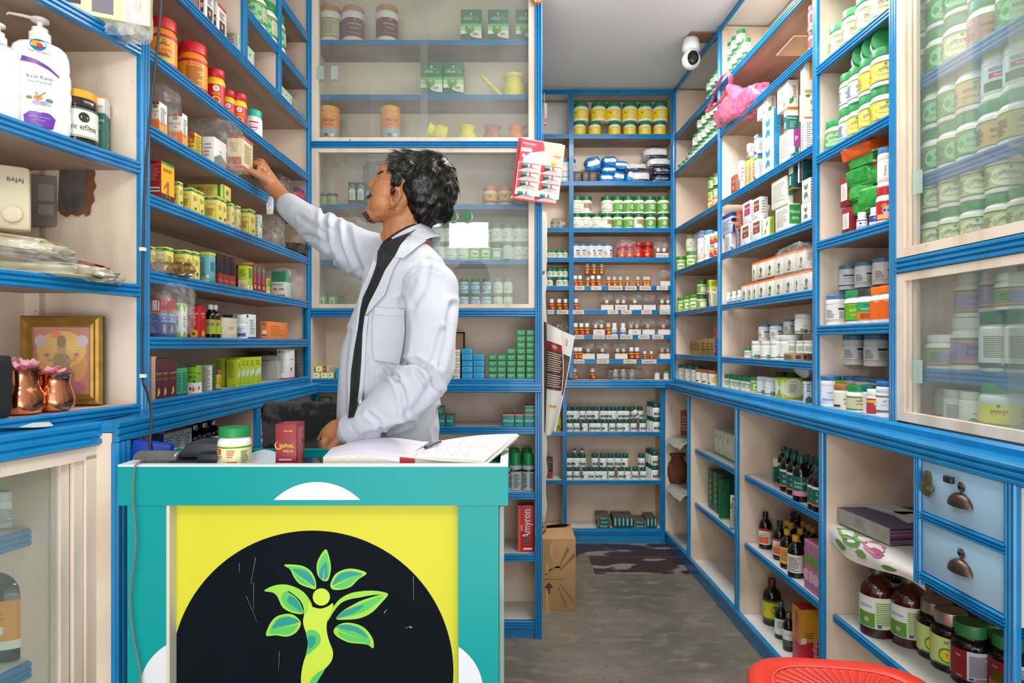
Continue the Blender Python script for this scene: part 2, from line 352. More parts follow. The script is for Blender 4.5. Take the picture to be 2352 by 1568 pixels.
# ================================================================== R: right wall shelving, upper
Ru = Unit('wall_shelving', 'blue edged shelving on the right wall above the counter, with a glazed near bay', (1.02, 3.966), (.0366, -1))
RL_ = 3.1; RD = .24
RX = [0, Ru.s_at(1655), Ru.s_at(1877), Ru.s_at(2058)]
Ru.panel(0, RL_, RD, RD+.015, 1.0, 2.84, 'back_panel', CREAM)
Ru.panel(-.014, 0, 0, RD+.01, 1.0, 2.84, 'side_panel', CREAM)
RZ = [1.182, 1.441, 1.695, 1.96, 2.312, 2.545]; RZ3 = [1.31, 1.607, 1.912, 2.225, 2.53]
for z in RZ: Ru.shelf(0, RX[1], z, RD, trim=.028)
for z in RZ[:4]: Ru.shelf(RX[1]+.03, RX[2], z, RD, trim=.032)
for z in RZ[4:]: Ru.shelf(RX[1], RX[2], z, RD, trim=.032)
for z in RZ3: Ru.shelf(RX[2], RX[3], z, RD, trim=.034)
Ru.shelf(0, RX[3], 1.028, RD, top=WHITE_LAM, trim=.02)
for x in RX[1:3]: Ru.panel(x-.008, x+.008, .003, RD, 1.03, 2.84, 'divider', CREAMF); Ru.post(x, 1.02, 2.84, .026)
Ru.post(RX[3], 1.02, 2.84, .034); Ru.panel(RX[3]-.009, RX[3]+.009, .003, RD, 1.03, 2.84, 'divider', CREAM)
Ru.post(.012, 1.02, 2.84, .024)
MB().extrude(ribprof(.026), (0, 0, 2.825), (RL_, 0, 2.825), (0, -1, 0), (0, 0, 1), BLUE).build('rail', Ru.root)
# glazed bay
g0 = RX[3]+.017
MB().extrude(ribprof(.042, .014), (g0, 0, 1.467), (RL_, 0, 1.467), (0, -1, 0), (0, 0, 1), BLUE).build('rail', Ru.root)
for z0, z1, zz in ((1.033, 1.445, (1.18,)), (1.49, 2.84, (1.712, 1.984, 2.26, 2.54))):
 f = MB(); f.box((g0, -.010, z0), (g0+.032, .012, z1), CREAMF); f.box((g0+.032, -.010, z0), (RL_, .012, z0+.026), CREAMF); f.box((g0+.032, -.010, z1-.022), (RL_, .012, z1), CREAMF); f.build('glazing_frame', Ru.root)
 f = MB(); f.box((g0+.034, -.002, z0+.026), (g0+.046, .010, z1-.022), CREAMF); f.box((g0+.050, .004, z0+.026), (g0+.062, .016, z1-.022), CREAMF); f.build('sliding_track', Ru.root)
 pane(Ru, g0+.04, g0+.50, .003, z0+.026, z1-.022); pane(Ru, g0+.36, RL_, .012, z0+.026, z1-.022)
 MB().box((g0+.01, .014, z0-.02), (RL_, RD, z0+.006), CREAM).build('cabinet_floor', Ru.root)
 for z in zz: Ru.shelf(g0, RL_, z, RD, inset=.035, trim=.036)
for z in (1.683, 1.173):
 MB().box((g0+.072, -.012, z-.03), (g0+.098, -.003, z+.032), CGLASS).build('finger_pull', Ru.root)

# lower right base cabinets
Du = Unit('base_cabinet', 'blue edged low cabinets with white shelves and two drawers along the right wall', (.9635, 3.966), (.0218, -1), 'cabinet')
DX = [Du.s_at(p) for p in (1580, 1690, 1885, 2115, 2330)]; DD = .36
Du.panel(0, RL_, DD, DD+.015, 0, .985, 'back_panel', CREAMD)
mb = MB(); mb.box((0, 0, .985), (RL_, .16, 1.005), BLUE); mb.extrude(ribprof(.045, .014), (0, 0, .985), (RL_, 0, .985), (0, -1, 0), (0, 0, 1), BLUE); mb.build('counter_ledge', Du.root)
mb = MB(); mb.extrude([(0, 0), (-.012, .0), (-.012, .02), (-.004, .028), (0, .028)], (0, .055, 1.0), (RL_, .085, 1.0), (0, 1, 0), (0, 0, 1), BLUE); mb.build('counter_moulding', Du.root)
for i, x in enumerate(DX[:3]): Du.panel(x-.008, x+.008, .012, DD, .05, .985, 'divider', CREAMD); Du.post(x, .05, .965, .024, inset=.01)
Du.panel(-.014, 0, 0, DD, 0, .985, 'side_panel', CREAMD)
xs = [0]+DX
for i in range(4):
 a, b = xs[i]+.01, xs[i+1]-.01
 if i == 3: b = RL_
 Du.shelf(a, b, .668 if i != 3 else .655, DD, top=WHITE_LAM, inset=.045, trim=.026); Du.shelf(a, b, .370, DD, top=WHITE_LAM, inset=.045, trim=.026)
MB().box((0, .004, .03), (RL_, DD, .055), WHITE_LAM).build('cabinet_floor', Du.root)
mb = MB(); mb.extrude([(0, 0), (-.012, .0), (-.012, .055), (-.02, .062), (-.02, .075), (0, .075)], (0, .012, 0), (RL_, .012, 0), (0, 1, 0), (0, 0, 1), BLUE); mb.build('kick_board', Du.root)
# drawers
a, b = DX[3], DX[4]
Du.post(a, .655, .965, .026, inset=.0); Du.post(b, .05, .965, .03, inset=.0)
Du.panel(a+.002, b-.002, .012, DD, .67, .968, 'drawer_carcass', CREAM)
for z0, z1 in ((.838, .965), (.690, .815)):
 d = MB(); bevbox(d, (a+.014, -.006, z0), (b-.016, .013, z1), LBLUE, .002); do = d.build('drawer', Du.root)
 k = MB(); xc_ = (a+b)/2+.004; zc_ = (z0+z1)/2-.005
 METAL = col('#5b4a44', .38, .85)
 rows = []       # cup pull: quarter shell
 for i in range(9):
  t = PI*i/8; rows.append([Vector((xc_-math.cos(t)*.036, -.007-math.sin(t)*math.sin(q)*.020, zc_-.013+math.sin(t)*math.cos(q)*.030)) for q in [j*PI/2/6 for j in range(7)]])
 k.grid(rows, METAL); k.grid([[p+Vector((0, .0015, -.001)) for p in r][::-1] for r in rows], METAL)
 k.lathe([(.036, 0), (.037, .003), (.03, .004)], METAL, 20, M=Matrix.Translation((xc_, -.005, zc_-.013)) @ Matrix.Scale(.55, 4, (0, 0, 1)) @ Matrix.Rotation(PI/2, 4, 'X')) if False else None
 k.build('cup_handle', do)
 l = MB(); l.lathe([(.011, 0), (.012, .002), (.009, .004), (.0, .0045)], col('#b9b4ae', .2, 1), 20, M=Matrix.Translation((xc_+.002, -.0065, zc_+.030)) @ Matrix.Rotation(PI/2, 4, 'X'))
 l.lathe([(.0045, .004), (.0045, .007), (0, .007)], col('#4a4a4a', .3, 1), 12, M=Matrix.Translation((xc_+.002, -.0065, zc_+.030)) @ Matrix.Rotation(PI/2, 4, 'X')); l.build('lock', do)
for z in (.826, .677): MB().extrude(ribprof(.022, .012), (a, 0, z), (b, 0, z), (0, -1, 0), (0, 0, 1), BLUE).build('drawer_rail', Du.root)
mb = MB(); mb.box((a+.01, -.005, .966), (b, .02, .972), CREAM); mb.build('drawer_gap', Du.root)

# ================================================================== products
BP = {
'jar':  ([(.90,0),(.985,.015),(1,.04),(1,.66),(.985,.70),(.93,.74),(.86,.765),(.84,.80)],[(.90,.79),(.93,.80),(.935,.98),(.915,1.0),(0,1.0)],(.10,.62)),
'tub':  ([(.90,0),(.985,.015),(1,.04),(1,.70),(.98,.735),(.93,.75),(.90,.78)],[(.965,.775),(.975,.785),(.975,.985),(.95,1.0),(0,1.0)],(.09,.66)),
'pill': ([(.88,0),(.98,.02),(1,.05),(1,.60),(.97,.645),(.84,.68),(.72,.695)],[(.86,.69),(.88,.70),(.86,.985),(.82,1.0),(0,1.0)],(.10,.58)),
'hdpe': ([(.90,0),(1,.03),(1,.56),(.94,.61),(.74,.645),(.7,.66)],[(.78,.655),(.80,.665),(.80,.97),(.75,1.0),(0,1.0)],(.07,.54)),
'syrup':([(.90,0),(.99,.012),(1,.03),(1,.60),(.96,.67),(.78,.74),(.50,.795),(.36,.83),(.33,.86)],[(.42,.855),(.44,.86),(.44,.975),(.40,1),(0,1)],(.13,.56)),
'pet':  ([(.92,0),(1,.02),(1,.09),(.965,.105),(.965,.12),(1,.135),(1,.66),(.965,.675),(.965,.69),(1,.705),(1,.80),(.96,.84),(.90,.86)],[(.93,.855),(.955,.865),(.955,.985),(.92,1),(0,1)],(.15,.64)),
'chya': ([(.86,0),(.97,.02),(.98,.10),(.92,.13),(.92,.68),(.98,.72),(1,.80),(.95,.84),(.90,.855)],[(.90,.85),(.93,.86),(.93,.98),(.90,1),(0,1)],(.15,.66)),
'deo':  ([(.94,0),(1,.01),(1,.60),(.97,.64),(.90,.66)],[(.88,.655),(.88,.70),(.86,.90),(.80,.96),(.60,.99),(0,1)],(.02,.56)),
'tonic': ([(.90,0),(.985,.015),(1,.04),(1,.64),(.97,.69),(.88,.735),(.74,.765),(.70,.80)],[(.76,.79),(.80,.80),(.80,.97),(.78,1.0),(0,1.0)],(.12,.60)),
'cone': ([(.80,0),(.92,.02),(.94,.06),(1,.60),(1,.72),(.9,.76),(.86,.80)],[(.93,.79),(.96,.80),(.96,.985),(.93,1),(0,1)],(.08,.66)),
}
K = {}
def arcgrid(mb,R,a0,a1,z0,z1,mat,off=0):
 n = max(1,int(abs(a1-a0)/9)); a0,a1 = math.radians(a0),math.radians(a1)
 r = R+off; cols = [(r*math.sin(a0+(a1-a0)*i/n),-r*math.cos(a0+(a1-a0)*i/n)) for i in range(n+1)]
 k = mb.pts([(x,y,z0) for x,y in cols]+[(x,y,z1) for x,y in cols])
 for i in range(n): mb.face((k+i,k+i+1,k+n+1+i+1,k+n+1+i),mat,True)
def labelops(mb,R,Ht,ops):
 off = .0004
 for o in ops:
  off += .00016
  if o[0] == 'rect': arcgrid(mb,R,o[1],o[2],o[3]*Ht,o[4]*Ht,col(o[5]),off)
  elif o[0] == 'band': arcgrid(mb,R,-180,180,o[1]*Ht,o[2]*Ht,col(o[3]),off)
  elif o[0] == 'lines':
   _,a0,a1,z0,z1,n,hx = o; rr = random.Random(len(mb.v))
   for i in range(n):
    z = z1-(z1-z0)*(i+.5)/n; t = (z1-z0)/n*.22; e = a0+(a1-a0)*rr.uniform(.6,1)
    arcgrid(mb,R,a0,e,(z-t)*Ht,(z+t)*Ht,col(hx),off)
  elif o[0] == 'disc':
   _,a,z,rd,hx = o; a = math.radians(a); rd *= Ht; z *= Ht
   ps = []
   for i in range(18):
    t = 2*PI*i/18; aa = a+rd*math.cos(t)/R; ps.append(((R+off)*math.sin(aa),-(R+off)*math.cos(aa),z+rd*math.sin(t)))
   c = mb.pts([((R+off)*math.sin(a),-(R+off)*math.cos(a),z)]); k = mb.pts(ps)
   for i in range(18): mb.face((c,k+i,k+(i+1) % 18),col(hx))
  elif o[0] == 'txt':
   _,a,z,sz,st,hx = o[:6]; mw = math.radians(o[6])*R if len(o) > 6 else None; a = math.radians(a); z *= Ht
   rot = math.radians(o[7]) if len(o) > 7 else 0
   def fn(x,y,a=a,z=z,r=R+off): return Vector((r*math.sin(a+x/R),-r*math.cos(a+x/R),z+y))
   mb.text(st,fn,sz*Ht,col(hx,.5),mw,rot)
def vessel(k,oname,cat,shape,Ht,R,bodyc,capc,lab,ops,seg=24,caprib=0,rough=.35,glass=0,labname='label',caprough=.4,capmetal=0,lz=None):
 bp,cp,(z0,z1) = BP[shape]
 if lz: z0,z1 = lz
 bm = col(bodyc,.12,0,1,0,.4) if glass else col(bodyc,rough)
 b = MB().lathe([(r*R,z*Ht) for r,z in bp],bm,seg)
 c = MB().lathe([(r*R,z*Ht) for r,z in cp],col(capc,caprough,capmetal),seg*2 if caprib else seg,rib=caprib)
 parts = [('bottle' if shape in ('syrup','deo','hdpe','pill') else 'body',b),('cap' if shape in ('syrup','deo','hdpe','pill') else 'lid',c)]
 if lab:
  rl = R*(.92 if shape == 'chya' else 1); l = MB(); arcgrid(l,rl,-180,180,z0*Ht,z1*Ht,col(lab,.4),.0003); labelops(l,rl,Ht,ops); parts.append((labname,l))
 K[k] = [oname,cat,Ht,parts,None]
def inst(k,loc,rot,label,group=None,sc=1.0,tilt=None):
 kk = K[k]
 if kk[4] is None:
  kk[4] = [];
  for nm,mb in kk[3]:
   o = mb.build(nm); kk[4].append((nm,o.data)); bpy.data.objects.remove(o)
 if len(kk[4]) == 1:
  o = bpy.data.objects.new(kk[0],kk[4][0][1]); COL.objects.link(o); tag(o,label,kk[1],group)
  o.location = loc; o.rotation_euler = (0,0,rot)
 else:
  o = thing(kk[0],label,kk[1],loc,rot,group)
  for nm,me in kk[4]: c = bpy.data.objects.new(nm,me); COL.objects.link(c); c.parent = o
 o.scale = (sc,)*3 if not isinstance(sc,tuple) else sc
 if tilt: o.rotation_euler = tilt
 return o
# ------------------------------------------------------------- cartons
def faceops(mb,W,D,Hh,face,ops):
 off = .0003
 w = D if face in 'LR' else W; h = D if face == 'T' else Hh
 def fn(x,y,o):
  x -= w/2
  if face == 'F': return Vector((x,-D/2-o,y))
  if face == 'R': return Vector((W/2+o,x,y))
  if face == 'L': return Vector((-W/2-o,-x,y))
  if face == 'T': return Vector((x,y-D/2,Hh+o))
 for o in ops:
  off += .00016; t = o[0]
  if t == 'r': mb.poly([fn(a*w,b*h,off) for a,b in ((o[1],o[2]),(o[3],o[2]),(o[3],o[4]),(o[1],o[4]))],col(o[5]))
  elif t == 'p': mb.poly([fn(a*w,b*h,off) for a,b in o[1]],col(o[2]))
  elif t == 'c': mb.poly([fn(o[1]*w+o[3]*h*math.cos(2*PI*i/20)*(o[5] if len(o) > 5 else 1),o[2]*h+o[3]*h*math.sin(2*PI*i/20),off) for i in range(20)],col(o[4]))
  elif t == 'l':
   _,a0,b0,a1,b1,n,hx = o; rr = random.Random(n*7+len(mb.v))
   for i in range(n):
    y = b1-(b1-b0)*(i+.5)/n; q = (b1-b0)/n*.2; e = a0+(a1-a0)*rr.uniform(.62,1)
    mb.poly([fn(a*w,b*h,off) for a,b in ((a0,y-q),(e,y-q),(e,y+q),(a0,y+q))],col(hx))
  elif t == 't':
   _,a,b,sz,st,hx = o[:6]; rot = math.radians(o[6]) if len(o) > 6 else 0; mw = (o[7] if len(o) > 7 else .9)*(h if rot else w)
   mb.text(st,lambda x,y,a=a,b=b,q=off: fn(a*w+x,b*h+y,q),sz*h,col(hx,.5),mw,rot)
  elif t == 'leaf':
   _,a,b,s_,ang,hx = o; ps = []
   for i in range(13):
    q = i/12; x = q*s_*h; y = math.sin(PI*q)**.8*s_*h*.26; ps.append((x,y))
   ps += [(x,-y) for x,y in ps[-2:0:-1]]; ca,sa = math.cos(math.radians(ang)),math.sin(math.radians(ang))
   mb.poly([fn(a*w+x*ca-y*sa,b*h+x*sa+y*ca,off) for x,y in ps],col(hx))
def carton_mb(W,D,Hh,base,ops,rough=.42):
 mb = MB(); bevbox(mb,(-W/2,-D/2,0),(W/2,D/2,Hh),col(base,rough),min(.0012,W*.03))
 for f,oo in ops.items(): faceops(mb,W,D,Hh,f,oo)
 mb.poly([(-W/2+.001,-D/2+.003,Hh+.0002),(W/2-.001,-D/2+.003,Hh+.0002),(W/2-.001,-D/2+.0036,Hh+.0002),(-W/2+.001,-D/2+.0036,Hh+.0002)],col('#5d564e'))
 return mb
_C = {}
def carton(style,W,D,Hh,loc,rot,label,group=None,name='carton',cat='medicine box'):
 """style = (base colour, ops per face); equal boxes share their mesh"""
 key = (style,round(W,3),round(D,3),round(Hh,3))
 base,ops = STY[style]
 if key not in _C: o = carton_mb(W,D,Hh,base,ops).build(name); _C[key] = o.data
 else: o = bpy.data.objects.new(name,_C[key]); COL.objects.link(o)
 o.location = loc; o.rotation_euler = (0,0,rot); return tag(o,label,cat,group)
ORD = 'first second third fourth fifth sixth seventh eighth ninth tenth eleventh twelfth thirteenth fourteenth'.split()
USED = set()
def mklabel(desc,i,n,where):
 s = desc+(', '+ORD[i]+' from left' if n > 1 else '')+', '+where
 return s
def facing(x,y,f=.6): return math.atan2(x,y)*-f      # turn the front towards the aisle
def row(k,u,pxs,z,hpx,inset,desc,where,group=None,refpx=None,rots=None,kinds=None,zs=None,face=1.0,wide=1):
 Y = u.at(refpx or pxs[0],inset).y; h = hpx*Y/F; rr = random.Random(hash((k,len(pxs),int(z*1000))) & 0xffff) if False else random.Random(int(z*1000)+len(pxs))
 pxs = list(pxs); order = sorted(range(len(pxs)),key=lambda i: pxs[i])
 for i,px in enumerate(pxs):
  kk = kinds[i] if kinds else k; p = u.at(px,inset+rr.uniform(-.002,.002)); sc = h/K[kk][2]
  rot = (rots[i] if rots else rr.uniform(-.35,.35))+facing(p.x,p.y,face)
  inst(kk,(p.x,p.y,(zs[i] if zs else z)+.0005),rot,mklabel(desc,order.index(i),len(pxs),where),group,(sc*wide,sc*wide,sc))
 return h
def boxesF(style,u,spans,z,hpx,dep,desc,where,group=None,inset=.012,rot=0):
 """frontal boxes on a shelf seen face on: spans of px"""
 for i,(a,b) in enumerate(spans):
  Y = u.at((a+b)/2,inset).y; W = (b-a)*Y/F; p = u.at((a+b)/2,inset+dep/2*Y/Y); x = ((a+b)/2-CX)/F*Y
  carton(style,W,dep,hpx*Y/F,(x,Y+dep/2,z+.0005),rot,mklabel(desc,i,len(spans),where),group)
def boxesL(style,u,edges,z,hpx,desc,where,group=None,inset=.006,dep=None,front=None):
 """boxes side by side on a side-wall shelf. edges = px of successive corners along the aisle edge; dep = width into the shelf"""
 n = len(edges)-1
 y0 = u.at(edges[0],inset); left = u is Lu or u is Nu; h = hpx*u.at(front or edges[0],inset).y/F
 for i in range(n):
  a,b = u.at(edges[i],inset),u.at(edges[i+1],inset); L = (b-a).length-.0012; c = (a+b)/2; c = c+u.n*(dep/2)
  carton(style,dep,L,h,(c.x,c.y,z+.0005),u.ang+(-PI/2 if left else PI/2),mklabel(desc,i,n,where),group)
 return h
# ------------------------------------------------------------- clear film and crumpled bags
def film(name,hx,alpha,rough=.12):
 m,N,L,b = mt(name); b.inputs['Base Color'].default_value = lin(hx); b.inputs['Roughness'].default_value = rough; b.inputs['Specular IOR Level'].default_value = .9
 f = noisetex(N,L,45,3,lo=.45,hi=.62); r = N.new('ShaderNodeMapRange'); L.new(f,r.inputs[0]); r.inputs[3].default_value = alpha*.55; r.inputs[4].default_value = min(1,alpha*1.5); L.new(r.outputs[0],b.inputs['Alpha'])
 bp = N.new('ShaderNodeBump'); bp.inputs['Strength'].default_value = .7; bp.inputs['Distance'].default_value = .004
 t = N.new('ShaderNodeTexVoronoi'); t.inputs['Scale'].default_value = 55; tc = N.new('ShaderNodeTexCoord'); L.new(tc.outputs['Object'],t.inputs['Vector']); L.new(t.outputs['Distance'],bp.inputs['Height']); t.inputs['Scale'].default_value = 34; L.new(bp.outputs[0],b.inputs['Normal'])
 return m
FILM = film('clear_plastic_film','#e8e8e6',.16); SMOKE = film('grey_plastic_bag','#8b877f',.36); DARKBAG = film('dark_plastic_bag','#3a3835',.85)
PINKBAG = film('pink_plastic_bag','#ea6a90',1.05,.25); GOLDF = film('gold_foil_pouch','#8a6a35',1.0,.3); ORNG = film('orange_packet','#f0641c',3,.3); BLUEP = film('blue_packet','#1583cf',3,.3)
NAVYP = film('navy_packet','#1b2747',3,.3); WHITEP = film('white_packet','#dfe2e4',3,.3); GREENP = film('green_packet','#1e9a35',3,.35)
def crumple(mb,sx,sy,sz,mat,seed=0,amp=.18,c=(0,0,0),M=None,box=.5,sub=3,freq=3.2,flatbase=True):
 bm = bmesh.new(); bmesh.ops.create_icosphere(bm,subdivisions=sub,radius=1)
 for v in bm.verts:
  p = v.co.copy(); q = Vector([math.copysign(abs(t)**box,t) for t in p]); o = Vector((seed*3.1,seed*1.7,seed*.9))
  d = 1+amp*(noise.noise(p*freq+o)+.6*abs(noise.noise(p*freq*2.3+o)))
  p = q*d; p = Vector((p.x*sx/2,p.y*sy/2,p.z*sz/2+sz/2));
  if flatbase and p.z < 0.0: p.z = 0.0
  v.co = p
 n = mb.pts([((M @ v.co) if M else v.co)+Vector(c) for v in bm.verts])
 for f in bm.faces: mb.face([n+v.index for v in f.verts],mat,True)
 bm.free(); return mb
def bag(name,cat,label,loc,size,mat,seed=0,amp=.18,rot=0,group=None,box=.5,extra=None,angle=25):
 mb = MB(); crumple(mb,*size,mat,seed,amp,box=box)
 if extra: extra(mb)
 o = mb.build(name,angle=angle); o.location = loc; o.rotation_euler = (0,0,rot); return tag(o,label,cat,group)

# ================================================================== kinds of jar and bottle
G1 = '#1f8a4c'
def churna(k,lab,word,eng='CHURNA',lidc='#1d8f4a',oval=None,seg=28,ink='#3a2f22',stripes=('#1b6b3c','#d8c93c'),r=.36):
 ops = [('band',.10,.125,stripes[0]),('band',.595,.62,stripes[0]),('band',.575,.590,stripes[1])]
 if oval: ops += [('rect',-28,28,.15,.55,oval),('disc',-28,.35,.2,oval),('disc',28,.35,.2,oval)]
 ops += [('txt',0,.40,.12,word,ink,70),('txt',0,.27,.065,eng,'#b8322c' if oval else ink,66),('disc',0,.53,.035,'#2f9a4d'),('rect',55,95,.18,.52,'#e9e6c4'),('lines',58,92,.2,.5,7,'#6a6a50'),('lines',-95,-55,.18,.5,7,'#6a6a50')]
 vessel(k,'churna_jar','jar','jar',.125,.125*r,'#eef0ef',lidc,lab,ops,seg,.012)
churna('ch_grn','#3fa353','शतावरी','SHATAVARI GRANULES',oval='#8fcf9a')
churna('ch_pale','#bccb8e','हिंग्वाष्टक','HINGWASTAK POWDER',oval='#dfe8c8')
churna('ch_yel','#f2bf28','त्रिफला','TRIPHALA POWDER',oval='#f6dd7a')
churna('ch_tan','#cdb079','शतावरी चूर्ण','SHATAVARI (Granules)',stripes=('#2d7a40','#cfd84a'))
churna('ch_kar','#c8cfa0','पुष्टिकर चूर्ण','PUSHTIKAR CHURNA',stripes=('#2d7a40','#e6e13c'))
churna('ch_blu','#b9c9dd','तालीसादि चूर्ण','TALISADI CHURNA',stripes=('#2d7a40','#cfd84a'))
churna('ch_brn','#b9805c','आमलकी चूर्ण','AMALAKI CHURNA',stripes=('#2d7a40','#cfd84a'))
churna('ch_nim','#c4b565','निम्बादि','NIMBADI CHURNA',stripes=('#2d7a40','#f0d524'))
churna('ch_lime','#5fae2c','वातिकर चूर्ण','VATIKAR CHURNA',stripes=('#1d5b2c','#f0d524'),ink='#f3ee5a')
vessel('ch_shat','churna_jar','jar','pet',.15,.046,'#e9edf0','#8fc63c','#c7dcea',[('rect',-60,60,.18,.36,'#3c6b3a'),('rect',-40,40,.42,.52,'#c3364a'),('txt',0,.47,.07,'Shatavari','#ffffff',66),('lines',-40,40,.55,.62,3,'#4a5a7a')],28)
vessel('ch_pink','churna_jar','jar','tub',.13,.045,'#e8e3dc','#3f6ea8','#efe3d6',[('band',.56,.62,'#d3707c'),('band',.09,.14,'#d3707c'),('txt',0,.40,.09,'चोपचिन्यादि चूर्ण','#5a4a4a',80),('lines',-40,30,.22,.32,3,'#9a8a8a')],28)
vessel('yellowjar','cream_jar','jar','jar',.10,.042,'#eceeee','#158044','#f1d51c',[('disc',12,.36,.15,'#f7e9c6'),('disc',12,.36,.11,'#e6c79c'),('disc',-38,.44,.045,'#1e8c6c'),('txt',12,.52,.05,'AYUSH','#7a4a20',40)],22)
vessel('greenjar','powder_jar','jar','jar',.11,.04,'#e9efe9','#12703c','#6aa84f',[('disc',20,.38,.13,'#e9f2e2'),('txt',20,.38,.05,'CHURNA','#2a5a2a',34),('band',.58,.60,'#d9e23c')],22)
vessel('whitejar','powder_jar','jar','jar',.11,.04,'#eceeea','#12703c','#eef0e4',[('band',.56,.60,'#c7d633'),('band',.10,.125,'#7aa02f'),('txt',0,.38,.06,'CHURNA','#3a3a3a',60),('lines',-40,40,.2,.3,2,'#8a8a8a')],22)
vessel('whitejar_brown','powder_jar','jar','jar',.11,.04,'#eceeea','#12703c','#eef0e4',[('rect',-10,70,.16,.6,'#a98a6c'),('rect',-10,40,.14,.3,'#e9e4d8'),('band',.58,.61,'#c7d633')],22)
vessel('bilagyl','powder_jar','jar','cone',.16,.042,'#f08c1e','#c41420','#f39a14',[('band',.60,.66,'#c8202a'),('band',.08,.13,'#c8202a'),('rect',-40,40,.135,.22,'#f6c21e'),('txt',0,.36,.085,'BILAGYL','#c21e22',66),('disc',0,.52,.045,'#3f8a3a'),('txt',0,.53,.04,'SANDU','#f5e13c',40),('rect',-22,22,.46,.48,'#c8202a'),('lines',-30,30,.24,.31,3,'#5a2a1a'),('rect',-92,-70,.18,.36,'#f5efe0'),('lines',-90,-72,.19,.35,8,'#222222')],30)
vessel('bilagyl_back','powder_jar','jar','cone',.16,.042,'#f08c1e','#c41420','#f39a14',[('band',.60,.66,'#c8202a'),('band',.08,.13,'#c8202a'),('txt',0,.56,.07,'BILAGYL','#c21e22',60),('lines',-34,38,.16,.52,15,'#7a3a14')],30)
vessel('vanari','powder_jar','jar','cone',.15,.034,'#f2c41e','#c21620','#c9161f',[('band',.61,.66,'#f2c41e'),('band',.08,.12,'#f2c41e'),('disc',0,.51,.075,'#efe8e0'),('disc',0,.515,.045,'#b7c7b0'),('txt',0,.49,.03,'SANDU','#b01a20',40),('txt',0,.375,.085,'VANARI','#f6c81e',70),('disc',0,.23,.095,'#f6c81e'),('disc',0,.23,.065,'#c9161f')],28)
vessel('vanari_h','powder_jar','jar','cone',.15,.034,'#f2c41e','#c21620','#c9161f',[('band',.61,.66,'#f2c41e'),('band',.08,.12,'#f2c41e'),('disc',0,.51,.075,'#efe8e0'),('disc',0,.515,.045,'#b7c7b0'),('txt',0,.375,.085,'वानरी','#f6c81e',70),('disc',0,.23,.095,'#f6c81e'),('disc',0,.23,.065,'#c9161f')],28)
vessel('madhu','powder_jar','jar','cone',.13,.038,'#eef0f0','#28b59b','#f2f4f4',[('rect',-30,30,.55,.60,'#c8303c'),('txt',0,.47,.06,'MADHUMEHARI','#2f8a78',66),('rect',-26,26,.375,.42,'#c8303c'),('txt',0,.31,.06,'मधुमेहारी','#2f8a4a',60),('disc',8,.15,.055,'#c6d22e'),('disc',22,.17,.04,'#b9c926'),('rect',-30,34,.10,.135,'#4a8a34')],28)
vessel('chyawan','chyawanprash_jar','jar','chya',.15,.048,'#e6e1d8','#c9803a','#7b2436',[('band',.34,.41,'#3f4a2c'),('txt',0,.49,.085,'CHYAWANPRASH','#ead9b0',78),('txt',0,.375,.06,'च्यवनप्राश','#d8d66a',60),('disc',0,.60,.04,'#58a06a'),('txt',0,.25,.05,'Immunity Power','#e0a04a',70),('rect',95,150,.2,.6,'#cfc69a')],30)
vessel('chyawan_b','chyawanprash_jar','jar','chya',.15,.048,'#e6e1d8','#c9803a','#7b2436',[('rect',-75,40,.17,.64,'#cfc69a'),('lines',-65,30,.2,.6,16,'#8a8458')],30)
vessel('honey','health_drink_jar','jar','chya',.155,.045,'#f09a2c','#f2a31c','#ee8c22',[('rect',-60,60,.17,.38,'#8fb6c8'),('disc',-14,.27,.035,'#c99a7a'),('rect',-26,-4,.16,.24,'#2c4a8a'),('disc',18,.28,.035,'#b98a6a'),('rect',8,30,.16,.25,'#e4dcc6'),('rect',-34,34,.57,.63,'#b53a22'),('txt',0,.60,.04,'Kamdhenu','#f7e6c8',56),('txt',0,.48,.07,'KESARI JIVAN','#9a5a1a',60)],30)
vessel('himpill','pill_bottle','bottle','pill',.075,.0205,'#eceeee','#0f5a50','#eff0ee',[('rect',-48,62,.16,.34,'#11665c'),('txt',8,.25,.10,'Liv.52','#e8f0ee',70),('lines',-30,40,.42,.47,1,'#d77c4a'),('band',.10,.115,'#d98252')],14)
vessel('himpill2','pill_bottle','bottle','pill',.075,.0205,'#eceeee','#0f5a50','#eff0ee',[('rect',-70,-10,.16,.34,'#11665c'),('lines',10,70,.2,.5,5,'#c9c9c9'),('band',.10,.115,'#d98252')],14)
vessel('redpill','pill_bottle','bottle','hdpe',.07,.0165,'#8a2418','#eef0ee','#b3241c',[('band',.44,.52,'#e9b41c'),('band',.36,.40,'#2a5a2a'),('rect',5,60,.10,.33,'#f08c1e'),('txt',-10,.26,.09,'JAN','#f6d93c',50)],14)
vessel('clearpill','pill_bottle','bottle','hdpe',.07,.0165,'#8a4a30','#d8c8b8','#b3341c',[('band',.44,.52,'#e9b41c'),('rect',-20,40,.10,.33,'#e9a41e')],14)
vessel('whitepill','pill_bottle','bottle','hdpe',.07,.0165,'#eceeee','#eef0ee','#dfe6ee',[('rect',-60,60,.10,.24,'#2f62a8'),('lines',-40,40,.3,.46,3,'#8a94a4')],14)
vessel('silverjar','powder_jar','jar','pet',.115,.040,'#dfe2e3','#4a7ba6','#e4e5e6',[('lines',-60,-8,.24,.52,6,'#555a66'),('rect',10,60,.50,.57,'#3b3540'),('rect',-70,70,.16,.21,'#dcb898'),('lines',14,60,.22,.46,9,'#7a7a80')],26)
vessel('silverjar_h','powder_jar','jar','pet',.115,.040,'#dfe2e3','#4a7ba6','#e8e9ea',[('rect',-40,40,.55,.61,'#3b3540'),('txt',0,.46,.08,'पुष्टिकर चूर्ण','#2c2c34',80),('txt',0,.34,.06,'Pushtikar Churna','#3c3c44',80),('band',.16,.20,'#3b3540')],26)
